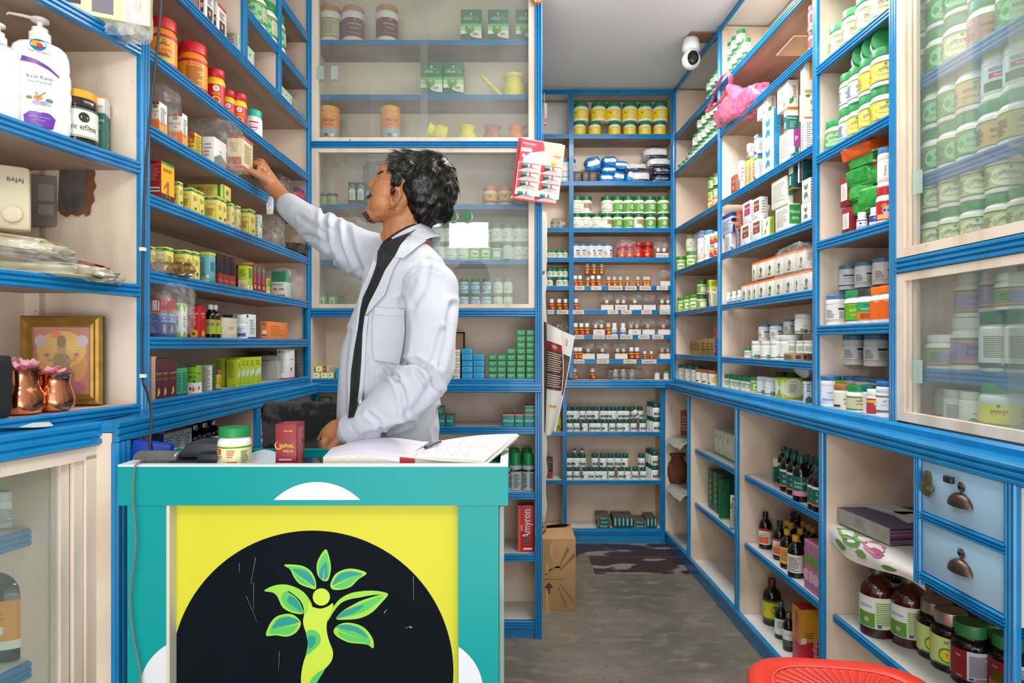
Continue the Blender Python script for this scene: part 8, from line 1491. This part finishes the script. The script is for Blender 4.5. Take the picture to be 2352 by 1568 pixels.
mb.extrude([(a,b) for a,b in [(-.05,.06)]+tears],(0,0,0),(0,.002,0),(1,0,0),(0,0,1),surf('torn_ply','#7a4a2c','#4a2c1c',.9,20,.7)); mb.extrude([(a*.86-.012,b*.86) for a,b in [(-.045,.06)]+tears],(0,-.0006,0),(0,.0,0),(1,0,0),(0,0,1),surf('dark_cavity_brick','#5d5650','#33302c',.9,26,.8))
p = Vector(((195-CX)/F*1.50,1.502,0)); o = mb.build('torn_panel'); o.location = (p.x,1.4865,1.605); tag(o,'ragged torn hole in the cream side panel showing brown ply','torn panel')
# packets
PK = film('pale_packet','#b9b498',3,.25)
for i,(px,ins,dz,sx,sy,sz,m,rz,ry,lb) in enumerate(((60,.08,0,.30,.13,.030,PK,.25,.03,'long pale plastic packet at the bottom of the left shelf pile'),(30,.07,.028,.24,.12,.028,FILM,.3,.1,'clear packet on top of the pale one, left shelf pile'),(150,.06,.0,.20,.10,.026,PK,.2,.10,'pale packet tapering to the right of the pile'),(20,.09,.05,.20,.12,.030,PK,.3,.12,'topmost pale packet of the left shelf pile'),(120,.09,.045,.20,.05,.010,film('red_packet','#9c1c20',3,.25),.25,.20,'slim dark red packet lying slanted on the pile'))):
 p = NP(px,ins); mb = MB(); crumple(mb,sx,sy,sz,m,60+i,.18,box=.45,sub=4); o = mb.build('packet',angle=50); o.location = (p.x,p.y,1.3885+dz); o.rotation_euler = (0,ry,rz); tag(o,lb,'packet','packets piled on the left shelf')
# framed picture
GOLD = surf('aged_gold_frame','#b08a3e','#7c5a22',.35,30,.6); GOLD.node_tree.nodes['Principled BSDF'].inputs['Metallic'].default_value = .6
p = NP(143,.12); FR = thing('framed_picture','gold framed devotional picture leaning in the left bay','picture',(p.x,p.y,1.1075),.22)
fw,fh = .165,.205; mb = MB(); prof = [(0,0),(.004,.012),(.010,.014),(.016,.008),(.022,.010),(.026,.004),(.026,0)]
cs = [(-fw/2,0),(fw/2,0),(fw/2,fh),(-fw/2,fh)]
rings_ = []
for k,(x,z) in enumerate(cs):
 sx,sz = (1 if x < 0 else -1),(1 if z == 0 else -1); rings_.append(mb.pts([(x+sx*a,-b,z+sz*a) for a,b in prof]))
for k in range(4):
 a,b = rings_[k],rings_[(k+1) % 4]
 for i in range(len(prof)-1): mb.face((a+i,b+i,b+i+1,a+i+1),GOLD)
mb.box((-fw/2,0,0),(fw/2,.012,fh),col('#4a3420',.7)); mb.build('frame',FR)
pc = MB(); bw,bh = .056,.076; cz = fh/2
def dsc(cx_,cz_,r1,r2,hx,y): pc.poly([(cx_+r1*math.cos(2*PI*i/28),y,cz_+r2*math.sin(2*PI*i/28)) for i in range(28)],col(hx,.4))
pc.box((-bw,-.002,cz-bh),(bw,0,cz+bh),col('#c06a4c')); dsc(0,cz-.01,.052,.05,'#d88a24',-.0022); dsc(0,cz+.026,.050,.042,'#e2b01c',-.0024)
for i in range(24): a = 2*PI*i/24; pc.poly([(.012*math.cos(a-.08),-.0026,cz+.034+.012*math.sin(a-.08)),(.040*math.cos(a),-.0026,cz+.034+.037*math.sin(a)),(.012*math.cos(a+.08),-.0026,cz+.034+.012*math.sin(a+.08))],col('#f0da7a'))
dsc(0,cz-.062,.050,.018,'#b03a5a',-.0028); dsc(0,cz-.035,.026,.026,'#8f6a2c',-.003); dsc(-.004,cz-.028,.018,.022,'#a8364a',-.0033); dsc(0,cz-.002,.018,.022,'#9a7a34',-.0034); dsc(0,cz+.026,.0085,.011,'#c98a5c',-.0038); dsc(0,cz+.044,.009,.014,'#8a6420',-.0040)
for s_ in (-1,1): dsc(s_*.030,cz+.014,.005,.004,'#b8405c',-.0038); pc.poly([(s_*.012,-.0036,cz+.004),(s_*.028,-.0036,cz-.004),(s_*.031,-.0036,cz+.012),(s_*.027,-.0036,cz+.012),(s_*.024,-.0036,cz+.002),(s_*.010,-.0036,cz-.004)],col('#c98a5c')); dsc(s_*.042,cz+.045,.012,.014,'#c7b2b4',-.003)
dsc(-.012,cz+.060,.009,.007,'#f06a1c',-.0044); pc.build('picture',FR)
MB().box((-bw-.002,-.0062,cz-bh-.002),(bw+.002,-.0052,cz+bh+.002),col('#ffffff',.05,0,.07)).build('glass',FR)
TS = MB(); rr = random.Random(6); TG = col('#b89a1c',.25,.8); TR_ = col('#9c1c24',.4)
for i in range(150):
 a = rr.uniform(-1.2,1.0); L = rr.uniform(.02,.034); b = rr.uniform(-.6,.6); o_ = Vector((rr.uniform(-.012,.004),rr.uniform(-.006,.006),rr.uniform(-.012,.016))); d = Vector((math.cos(a)*math.cos(b),math.sin(b),math.sin(a)*math.cos(b)*.9)); TS.tube([o_,o_+d*L*.5+Vector((0,0,-.001)),o_+d*L],.0008,TG if i % 4 else TR_,3)
TS.tube([(-.085,.01,.012),(-.04,0,.014),(0,0,.010)],.006,TR_,8); p = NP(250,.09); o = TS.build('tinsel_garland'); o.location = (p.x,p.y-.012,1.29); tag(o,'gold and red tinsel garland tucked behind the picture frame','garland')
COP = surf('polished_copper','#d58a66','#b06a48',.16,6,.5); COP.node_tree.nodes['Principled BSDF'].inputs['Metallic'].default_value = 1.0
def copper(k,pr):
 b = MB().lathe(pr+[(r-.0015,z) for r,z in reversed(pr[1:])],COP,40,closed=False).lathe([(0,.0005),(pr[0][0],.0005)],COP,40,closed=False); K[k] = ['copper_pot','pot',pr[-1][1],[('pot',b)],None]
copper('cop1',[(.024,0),(.032,.003),(.036,.012),(.037,.026),(.036,.038),(.031,.048),(.028,.056),(.0275,.066),(.029,.078),(.031,.084),(.033,.085)]); copper('cop2',[(.018,0),(.027,.004),(.032,.014),(.0325,.026),(.029,.040),(.025,.052),(.024,.060),(.027,.068),(.032,.073)])
pk = col('#e9a4b4',.5)
for k,px,ins,hh,lb,s_ in (('cop1',50,.05,103,'tall copper pot with pink petals, the left one',1),('cop2',128,.035,86,'smaller rounded copper pot in front of the picture',.8)):
 p = NP(px,ins); sc = hh*p.y/F/K[k][2]; inst(k,(p.x,p.y,1.1065),0,lb,'copper pots',sc)
 mb = MB(); rr = random.Random(int(px))
 for i in range(16 if s_ == 1 else 6):
  a = rr.uniform(0,6.3); q = rr.uniform(.2,1)*.026*s_; c = Vector((q*math.cos(a),q*math.sin(a),rr.uniform(0,.016)*s_)); u_ = Vector((rr.uniform(-1,1),rr.uniform(-1,1),rr.uniform(-.3,.5))).normalized(); w_2 = u_.cross(Vector((rr.uniform(-.3,.3),rr.uniform(-.3,.3),1))).normalized()
  mb.grid([[c+u_*(.016*(i_-1.5)/1.5)+w_2*(.013*(j_-1.5)/1.5*(1-.25*abs(i_-1.5)))+Vector((0,0,.004*((i_-1.5)**2+(j_-1.5)**2)/2)) for j_ in range(4)] for i_ in range(4)],pk)
 o = mb.build('rose_petals'); o.location = (p.x,p.y,1.1065+K[k][2]*sc-.006); tag(o,'pink petals heaped in the '+('tall left' if s_ == 1 else 'smaller right')+' copper pot','petals','petals in copper pots')
mb = MB(); crumple(mb,.03,.05,.12,col('#121214',.8),3,.1,box=.4); p = NP(-6,.02); o = mb.build('black_pouch'); o.location = (p.x+.006,p.y-.01,1.1065); tag(o,'black cloth pouch at the left edge of the photo by the copper pot','pouch')
rows = [[Vector((-.06+.12*i/8,-.015+.05*j/4,.003*math.sin(i*.7+j)+.002)) for i in range(9)] for j in range(5)]; mb = MB().grid(rows,col('#dcdcdc',.6)); p = NP(50,-.025); o = mb.build('paper_sheet'); o.location = (p.x-.01,p.y-.008,1.0895); o.rotation_euler = (0,0,.9); tag(o,'loose white paper lying on the blue ledge at the left','paper')
# behind the lower left glass
for k,px,ins,z,hh,lb in (('bigsyrup',42,.12,.60,.225,'big dark tonic bottle with orange label behind the lower left glass'),('rechi_b',18,.12,.87,.075,'white tub behind the lower left glass, left'),('rechi_b',60,.13,.87,.07,'white tub behind the lower left glass, right'),('redmed',87,.14,.87,.055,'tiny jar with red lid behind the lower left glass'),('rechi_b',10,.20,.60,.12,'white container behind the big tonic bottle')):
 p = NP(px,ins); inst(k,(p.x,p.y,z+.0005),.4,lb,None,hh/K[k][2])

# ================================================================== hanging card, brochures, camera, ornaments
cdg = thing('lip_balm_card','red and white display card of lip balm tubes hanging on the post','display card',(DP(1247,0,2.625).x,2.625,CH+(HY-336)*2.625/F)); CDW,CDH = .185,.255
cdg.rotation_euler = (0,math.radians(7),math.radians(4))
RD = col('#d63a4c',.35); WH = col('#f0ece8',.35)
def card(mb,x0,z0,w_,h_,y):
 mb.box((x0,y,z0-h_),(x0+w_,y+.001,z0),WH); return mb
mb = MB(); card(mb,-.105,.024,CDW,CDH*.99,.010); mb.box((-.105,.0095,-.22),(-.08,.0099,.024),col('#b01c2c'));
for c in range(2): mb.box((-.100+c*.093,.0085,-.232),(-.012+c*.093,.0095,-.205),RD)
mb.build('rear_card',cdg)
mb = MB(); card(mb,-.093,.018,CDW,CDH*.90,0); ps = [(-.093,.018),(.0,.018),(.010,-.018),(-.05,-.034),(-.093,-.075)]
mb.poly([(a,-.0004,b) for a,b in ps][::-1],RD); mb.poly([(a,-.0004,b) for a,b in ((0,.018),(.092,.018),(.092,-.075),(.042,-.075),(.020,-.03),(.010,-.018))][::-1],col('#ecc0ac'))
mb.box((-.093,-.0006,-.075),(-.075,-.0002,-.04),RD)
mb.text('Himalaya',lambda x,y: Vector((-.056+x,-.0012,.003+y)),.016,col('#f6f0f0'),.055); mb.text('SINCE 1930',lambda x,y: Vector((-.056+x,-.0012,-.010+y)),.006,col('#f6f0f0'),.05)
mb.poly([(-.088,-.0008,-.016),(-.088,-.0008,-.032),(-.046,-.0008,-.032),(-.040,-.0008,-.024),(-.046,-.0008,-.016)],WH); mb.text('Lip Balm',lambda x,y: Vector((-.065+x,-.0014,-.024+y)),.012,col('#d88a94'),.036)
mb.poly([(-.075+.007*math.cos(2*PI*i/16),-.001,-.048+.007*math.sin(2*PI*i/16)) for i in range(16)],WH); mb.text('Nourishes Lips',lambda x,y: Vector((.005+x,-.001,-.044+y)),.007,col('#9a9490'),.04); mb.text('Prevents Drying and Chapping',lambda x,y: Vector((-.006+x,-.001,-.055+y)),.007,col('#8a8480'),.07); mb.text('Clinically tested',lambda x,y: Vector((.0+x,-.001,-.066+y)),.005,col('#5aa08a'),.05)
mb.poly([(.066+.018*math.cos(2*PI*i/20),-.0008,-.034+.0035*math.sin(2*PI*i/20)) for i in range(20)],col('#c8807c')); mb.poly([(.066+.014*math.cos(2*PI*i/20),-.0009,-.040+.003*math.sin(2*PI*i/20)) for i in range(20)],col('#dc9a94')); mb.box((.058,-.0012,-.022),(.061,-.0006,-.020),col('#c89080')); mb.box((.068,-.0012,-.022),(.071,-.0006,-.020),col('#c89080'))
mb.box((.042,-.0013,-.076),(.066,-.0008,-.062),col('#f4c02c')); mb.text('40/-',lambda x,y: Vector((.054+x,-.0017,-.069+y)),.013,col('#d8402c'),.02); mb.build('front_card',cdg)
for r_ in range(4):
 for c in range(2):
  bp_ = MB(); x = -.090+c*.093+(-.006 if r_ == 3 else 0); z = -.078-r_*.037+(-.002 if r_ == 3 else 0); y = -.001 if r_ < 3 else .009
  bp_.box((x,y-.001,z-.034),(x+.088,y,z),WH); bp_.poly([(x,y-.0013,z),(x,y-.0013,z-.034),(x+.012,y-.0013,z-.030),(x+.030,y-.0013,z-.020),(x+.088,y-.0013,z-.003),(x+.088,y-.0013,z)],RD); bp_.box((x+.085,y-.0016,z-.034),(x+.088,y-.001,z),col('#e8c84a')); bp_.text('Nourishes lips, prevents drying',lambda a,b: Vector((x+.05+a,y-.0016,z-.030+b)),.005,col('#6a6a64'),.05)
  bo_ = bp_.build('blister_pack',cdg); tb = MB(); tb.lathe([(.0,0),(.0072,.001),(.0072,.022),(.0055,.0235)],col('#128a7c',.3),16,M=Matrix.Translation((x+.014,y-.007,z-.013)) @ Matrix.Rotation(PI/2,4,'Y')); tb.lathe([(.0062,.022),(.0072,.026),(.0072,.045)],WH,16,M=Matrix.Translation((x+.014,y-.007,z-.013)) @ Matrix.Rotation(PI/2,4,'Y'),sy=1);
  tb.grid([[Vector((x+.059+.022*i/4,y-.007-.0068*(1-i/4)*math.cos(t),z-.013-.002*i/4+(.0072+.002*i/4)*math.sin(t))) for t in [-PI/2+PI*j/6 for j in range(7)]] for i in range(5)],WH); tb.box((x+.046,y-.0146,z-.021),(x+.053,y-.0135,z-.006),RD); tb.build('tube',bo_)
# hook
# brochures
br = thing('brochure_bundle','bundle of curling brochures hanging beside the middle cabinet post','brochures',(DP(1250,0,2.66).x,2.66,CH+(HY-745)*2.66/F)); BO = Vector(br.location)
def sheet(corn,mat,curl,name,deco=None,Y0=2.66):
 TL,TR2,BL,BR = [Q(a,b,Y0+c)-BO for a,b,c in corn]; mb = MB(); G = []
 for j in range(13):
  v = j/12; a,b = TL.lerp(BL,v),TR2.lerp(BR,v); G.append([a.lerp(b,i/10)+Vector((curl*math.sin(PI*v)*(i/10),-abs(curl)*.8*math.sin(PI*i/10)*(1-v*.5),0)) for i in range(11)])
 mb.grid(G,mat)
 def at(u,v,off=.0015): i,j = min(9.999,u*10),min(11.999,v*12); a,b = i-int(i),j-int(j); i,j = int(i),int(j); return G[j][i]*(1-a)*(1-b)+G[j][i+1]*a*(1-b)+G[j+1][i]*(1-a)*b+G[j+1][i+1]*a*b+Vector((0,-off,0))
 if deco: deco(mb,at)
 mb.build(name,br)
def area_(mb,at,u0,v0,u1,v1,hx,off=.002): mb.grid([[at(u0+(u1-u0)*i/6,v0+(v1-v0)*j/6,off) for i in range(7)] for j in range(7)],col(hx,.5))
BRP = col('#d9d5cc',.6); DKP = col('#3a3632',.7)
def dA(mb,at):
 area_(mb,at,.05,.15,.95,.22,'#8a2020'); area_(mb,at,.05,.22,.95,.58,'#4a2c22'); mb.text('Pushpadhanva',lambda x,y: at(.5+x,.185-y,.003),.05,col('#e8dcc8'),.7)
 for i in range(16):
  if i != 9: area_(mb,at,.12,.245+i*.02,.88-(i % 3)*.05,.252+i*.02,'#c9b8a4',.003)
 area_(mb,at,.3,.72,.8,.74,'#d8903c')
def dB(mb,at): area_(mb,at,.10,.22,.95,.27,'#2c1c18'); area_(mb,at,.10,.27,.95,.62,'#5a3828'); mb.text('50',lambda x,y: at(.72+x,.10-y,.003),.10,col('#a8405c'),.3); [area_(mb,at,.16,.30+i*.022,.7,.307+i*.022,'#b09a84',.003) for i in range(13)]
sheet([(1249,738,.0),(1256,742,.0),(1250,990,.0),(1254,1000,.0)],DKP,.01,'back_sheet')
sheet([(1262,747,.06),(1320,772,.04),(1266,985,.04),(1276,992,.03)],BRP,.004,'folded_sheet',dB); sheet([(1254,742,.0),(1288,758,.0),(1250,1000,.0),(1266,998,.0)],BRP,.03,'front_sheet',dA); sheet([(1300,770,.05),(1321,771,.05),(1262,960,.04),(1272,952,.04)],col('#e6e3dc',.6),.002,'inner_sheet')
# security camera
cm = thing('security_camera','white dome security camera with a black lens under the ceiling','camera',(.936,3.30,2.85)); WP = col('#eef0f2',.25)
MB().box((-.02,-.06,-.008),(.14,.05,0),col('#8a6a4c',.7)).build('mounting_board',cm); MB().lathe([(.034,-.010),(.040,-.018),(.046,-.055),(.044,-.075),(.032,-.082)],WP,30).build('base',cm)
c = Vector((0,0,-.122)); MB().lathe([(.048*math.sin(PI*t/16)+1e-5,-.048*math.cos(PI*t/16)) for t in range(17)],WP,30,M=Matrix.Translation(c)).build('ball',cm)
R_ = Matrix.Translation(c) @ Vector((-.02,-.95,-.06)).to_track_quat('Z','Y').to_matrix().to_4x4(); mb = MB().lathe([(.036,.032),(.035,.042),(.026,.049),(.0,.051)],col('#0b0d12',.08),28,M=R_ @ Matrix.Scale(.82,4,(1,0,0))); mb.lathe([(.010,.0505),(.009,.053),(0,.0535)],col('#20242c',.05),18,M=R_); mb.build('lens',cm)
# sun ornament and string
mb = MB(); OR = col('#d8864a',.35,.5); mb.lathe([(.020,0),(.018,.008),(.008,.012),(0,.013)],OR,24,M=Matrix.Rotation(PI/2,4,'X'))
for i in range(14): a = 2*PI*i/14; L = .036 if i % 2 else .030; mb.poly([(.018*math.cos(a-.16),-.002,.018*math.sin(a-.16)),(.018*math.cos(a+.16),-.002,.018*math.sin(a+.16)),(L*math.cos(a+.08),-.003,L*math.sin(a+.08))][::-1],OR); mb.poly([(.018*math.cos(a-.16),0,.018*math.sin(a-.16)),(.018*math.cos(a+.16),0,.018*math.sin(a+.16)),(L*math.cos(a+.08),-.001,L*math.sin(a+.08))],OR)
o = mb.build('sun_ornament'); o.location = Q(1232,-2,2.665); tag(o,'small orange sun shaped ornament at the top of the cabinet post','ornament')
st_ = thing('hanging_charm','thin string charm with a pink bead hanging beside the cabinet post','charm',Q(1250,240,2.72)); MB().tube([(0,0,.05),(.001,0,-.05),(-.004,0,-.16)],.0015,col('#6a6258'),6).build('string',st_); mb = MB(); ell(mb,Vector((.003,0,-.085)),(.007,.006,.006),col('#d8305c',.3)); mb.build('bead',st_); MB().box((0,-.001,-.06),(.012,.001,.005),col('#8a7a6a')).build('tag',st_)

# ================================================================== floor carton, chair, stool, low shelf clutter
fc = thing('cardboard_carton','tall brown cardboard carton on the floor beside the cabinet, flaps ajar','cardboard box',(.213,3.07,0),0)
mb = MB(); bevbox(mb,(-.085,-.12,0),(.085,.12,.335),CB,.002)
for i in range(9):
 a = math.radians(-62+i*17); mb.poly([(-.02+.03*math.cos(a),-.1208,.16+.03*math.sin(a)),(-.02+.13*math.cos(a-.06),-.1208,.16+.16*math.sin(a-.06)),(-.02+.13*math.cos(a+.06),-.1208,.16+.16*math.sin(a+.06))] if abs(-.02+.13*math.cos(a)) < .086 and a < 1.2 else [(-.02,-.1208,.2),(.02,-.1208,.2),(.0,-.1208,.21)],col('#86663f',.8))
mb.box((-.072,-.1214,.0),(-.030,-.1206,.335),col('#a5814f',.25)); mb.poly([(-.062,-.122,.108),(-.020,-.122,.108),(-.041,-.122,.135)],col('#4a2c22')); mb.box((-.047,-.1222,.08),(-.035,-.1214,.11),col('#4a2c22')); mb.poly([(-.06,-.122,.17),(-.03,-.122,.20),(-.015,-.122,.19),(-.03,-.122,.193),(-.052,-.122,.168)],col('#3a2a20'))
for z,s_ in ((.285,'emami'),(.20,'emami'),(.07,'emami'),(.015,'emami')): mb.text(s_,lambda x,y,z=z: Vector((-.050+(.02 if z > .25 else 0)+x,-.1225,z+.0+y)),.022,col('#d8c8a8'),.05,PI/2)
mb.text('BAUDDHA PACKAGE',lambda x,y: Vector((-.02+x,-.1222,.148+y)),.009,col('#4a3020'),.10); mb.build('box',fc)
mb = MB(); mb.poly([(-.085,-.12,.335),(.085,-.12,.335),(.07,-.02,.362),(-.09,-.02,.355)],CB); mb.poly([(-.085,.12,.335),(-.08,.0,.358),(.03,.01,.372),(.085,.12,.335)],CB); mb.poly([(-.086,-.10,.336),(-.082,.10,.336),(-.045,.06,.37),(-.048,-.06,.372)],CB); mb.build('flap',fc)
CHM = surf('black_patterned_cloth','#17171a','#4a453e',.8,16,.9,bump=.2,lo=.48,hi=.56)
ch = thing('office_chair','black patterned fabric chair standing behind the desk beside the man','chair',(-.60,1.92,0)); mb = MB(); bevbox(mb,(-.10,-.16,.80),(.115,-.11,1.085),CHM,.012); mb.build('backrest',ch); mb = MB(); bevbox(mb,(-.12,-.12,.42),(.135,.20,.48),CHM,.018); mb.build('seat',ch)
for x in (-.095,.10):
 MB().tube([(x,-.14,.83),(x,-.13,.45),(x,-.135,.0)],.010,col('#1c1c1e',.4),10).build('leg',ch); MB().tube([(x,.18,.44),(x,.185,.0)],.010,col('#1c1c1e',.4),10).build('leg',ch)
# stool
RED = surf('red_plastic','#e03c2c','#d04438',.32,8,.6,('#e8887a',70,.72)); REDL = surf('scuffed_red_plastic','#e46a5c','#e08474',.4,30,.6)
sto = thing('plastic_stool','red plastic stool with a radially ribbed seat in the front right corner','stool',(.772,1.41,0),math.radians(-8))
def sq(a,r,n=3.4): c,s = abs(math.cos(a)),abs(math.sin(a)); return r/((c**n+s**n)**(1/n))
mb = MB(); NA = 144; rad_ = [.0,.022,.030,.036,.044,.052,.090,.130,.158,.163,.170,.198,.212,.218,.220]; hz = [.437,.437,.440,.446,.446,.440,.4385,.438,.4375,.4405,.446,.446,.440,.428,.400]
G = []
for k,(r,h) in enumerate(zip(rad_,hz)):
 row_ = []
 for i in range(NA+1):
  a = 2*PI*i/NA; rr_ = sq(a,r,2.2+1.4*min(1,r/.16)) if r > .04 else r; z = h+(.0022*(1 if (i % 3) else -.4) if .05 < r < .16 else 0); row_.append(Vector((rr_*math.cos(a),rr_*math.sin(a),z)))
 G.append(row_)
mb.grid([r[::-1] for r in G][::-1],RED); so = mb.build('seat',sto,angle=50)
rb = MB()
for i in range(48):
 a = 2*PI*i/48; L = sq(a,.158,3.4); rb.tube([(.054*math.cos(a),.054*math.sin(a),.4400),(L*math.cos(a),L*math.sin(a),.4392)],.0011,REDL,5)
rb.tube([Vector((sq(2*PI*i/72,.164)*math.cos(2*PI*i/72),sq(2*PI*i/72,.164)*math.sin(2*PI*i/72),.4425)) for i in range(73)],.0018,REDL,6); rb.tube([Vector((.048*math.cos(2*PI*i/36),.048*math.sin(2*PI*i/36),.445)) for i in range(37)],.002,REDL,6); rb.build('rib_pattern',so)
for i in range(4):
 a = PI/4+i*PI/2; mb = MB(); c0,s0 = math.cos(a),math.sin(a); R0,R1 = .225,.25
 for w0,w1 in ((-.5,.5),): mb.grid([[Vector(((R0+(R1-R0)*j/6)*math.cos(a+(t/6-.5)*(.55-.30*j/6)),(R0+(R1-R0)*j/6)*math.sin(a+(t/6-.5)*(.55-.30*j/6)),.425-.425*j/6)) for t in range(7)] for j in range(7)],RED); mb.grid([[Vector(((R0-.004+(R1-R0)*j/6)*math.cos(a+(t/6-.5)*(.55-.30*j/6)),(R0-.004+(R1-R0)*j/6)*math.sin(a+(t/6-.5)*(.55-.30*j/6)),.425-.425*j/6)) for t in range(6,-1,-1)] for j in range(7)],RED)
 mb.build('leg',sto)
# drawer keys / tape lump
d0 = (DX[3]+DX[4])/2; q = Du.world(DX[3]+.040,-.012); mb = MB(); crumple(mb,.020,.012,.058,col('#4f4a2c',.5),4,.45); crumple(mb,.034,.012,.016,col('#5a5432',.5),6,.5,c=(0,0,.014)); o = mb.build('tape_lump'); o.location = (q.x,q.y,.880); o.rotation_euler = (0,0,Du.ang); tag(o,'dark lump of tape stuck on the upper blue drawer','tape')
q = Du.world(d0-.020,-.018); mb = MB(); bevbox(mb,(-.013,-.006,-.008),(.013,.006,.008),col('#22252a',.35),.003); mb.tube([(.012,0,0),(.022,0,.004),(.026,.004,.010)],.0018,col('#b9b4ae',.2,1),6); o = mb.build('padlock'); o.location = (q.x,q.y,.938); o.rotation_euler = (0,0,Du.ang); tag(o,'small black key fob by the lock of the upper drawer','key fob')
# white cloth with flowers, binder and papers on the low shelf
CL = surf('white_plastic_cloth','#e9e8e4','#cfcdc8',.45,6,.4,bump=.3)
s0,s1_ = Du.s_at(1912,.045),DX[3]-.008
mb = MB(); G = []
for j in range(9):
 rw = []
 for i in range(15):
  u = i/14; s_ = s0+(s1_-s0)*u; dpt = [.33,.24,.16,.09,.036,.024,.018,.020,.022][j]; drop = [0,0,0,0,0,.008,.022,.036,.050][j]*(1+.4*math.sin(u*5)); rw.append(Vector((s_,dpt+(.004*math.sin(u*17) if j > 4 else 0),.664-drop+.0015*math.sin(u*9+j))))
 G.append(rw)
mb.grid(G,CL)
def onc(u,v,off=.0012): i,j = min(13.99,u*14),min(7.99,v*8); a,b = i-int(i),j-int(j); i,j = int(i),int(j); return G[j][i]*(1-a)*(1-b)+G[j][i+1]*a*(1-b)+G[j+1][i]*(1-a)*b+G[j+1][i+1]*a*b+Vector((0,-off,off))
for (u,v,ru,rv,hx) in ((.22,.55,.10,.12,'#7aa45c'),(.30,.66,.09,.10,'#5f8f4a'),(.36,.48,.08,.12,'#8ab06c'),(.50,.56,.10,.13,'#c4789a'),(.56,.62,.07,.10,'#b4608a'),(.2,.85,.07,.08,'#6a9a54'),(.70,.88,.06,.08,'#5f8f4a'),(.42,.80,.05,.08,'#7aa45c')):
 mb.poly([onc(min(.99,max(0,u+ru*math.cos(2*PI*i/14)*(1+.2*math.sin(3*i)))),min(.99,max(0,v+rv*math.sin(2*PI*i/14))),.002) for i in range(14)][::-1],col(hx,.5))
cl = mb.build('floral_cloth',angle=60); cl.location = (Du.root.location.x,Du.root.location.y,0); cl.rotation_euler = (0,0,Du.ang); tag(cl,'white floral plastic cloth hanging over the low shelf edge','cloth')
q = Du.world((Du.s_at(1965,.16)+Du.s_at(2112,.16))/2,.17); bd_ = thing('ring_binder','worn grey ring binder with purple sheets lying on the floral cloth','binder',(q.x,q.y,.670),Du.ang+.10)
mb = MB(); mb.box((-.13,-.11,0),(.15,.13,.003),surf('worn_binder','#6a6878','#8a8478',.6,20,.6)); mb.box((-.13,-.11,.045),(.15,.13,.048),surf('binder_cover','#5f5c74','#77727c',.6,14,.5)); mb.box((-.13,-.113,0),(.15,-.110,.048),surf('binder_spine','#a5a096','#77726a',.7,26,.8)); mb.build('cover',bd_)
mb = MB(); rr = random.Random(2)
for i in range(12): o_ = rr.uniform(-.006,.004); mb.box((-.118,-.105,.004+i*.0033),(.140+o_,.12,.0065+i*.0033),col('#8a5478' if i % 3 else '#a8789a',.7))
mb.build('sheets',bd_)
for i,(dx,dy,rz,lb) in enumerate(((-.03,0.02,.3,'loose folded papers on top of the binder, left'),(.06,.03,-.15,'loose folded papers on top of the binder, right'))):
 mb = MB()
 for k in range(4): mb.box((-.06+.004*k,-.035+.002*k,.0021*k),(.06+.004*k,.045,.0021*k+.0010),col(['#dfe0dc','#c4cabf','#e6e6e2','#3f8a5c'][k] if k < 3 else '#dcdcd8',.7))
 o = mb.build('paper_stack'); q2 = Vector((q.x,q.y))+Du.a*dx+Du.n*dy; o.location = (q2.x,q2.y,.7195); o.rotation_euler = (0,0,Du.ang+rz); tag(o,lb,'papers','papers on the binder')
# corner low shelves: newspapers and clay pot
NEWS = surf('newsprint','#b9b8ae','#7d7c74',.8,60,.8,stretch=(1,5,1))
for i,z in enumerate((.668,.370,.055)):
 mb = MB(); G2 = [[Vector((.02+.32*a/8,[.30,.2,.1,.045,.015,-.006][j] if i < 2 else [.30,.2,.1,.05,.03,.02][j],z+.003+[0,0,.002,.004,-.012,-.035][j]*(1 if i < 2 else .15)+.004*math.sin(a*1.3+j))) for a in range(9)] for j in range(6)]; mb.grid(G2,NEWS); o = mb.build('newspaper',angle=60); o.location = (Du.root.location.x,Du.root.location.y,0); o.rotation_euler = (0,0,Du.ang); tag(o,'newspaper sheet lining the '+['upper','middle','bottom'][i]+' corner shelf at the passage end','newspaper','newspapers lining the corner shelves')
b = MB().lathe([(.040,0),(.050,.01),(.062,.05),(.064,.09),(.055,.13),(.040,.145),(.038,.165),(.048,.175),(.048,.19),(.036,.19)],surf('red_clay','#7a4a30','#4a2c1e',.8,10,.6),30); K['clay'] = ['clay_pot','pot',.19,[('pot',b)],None]
q = Du.at(1556,.075); inst('clay',(q.x,q.y,.372),0,'brown clay pot on the corner shelf at the passage end',None,1.0); q = Du.at(1572,.12); carton('bookred',.05,.05,.16,(q.x,q.y,.670),0,'reddish carton half seen on the upper corner shelf')
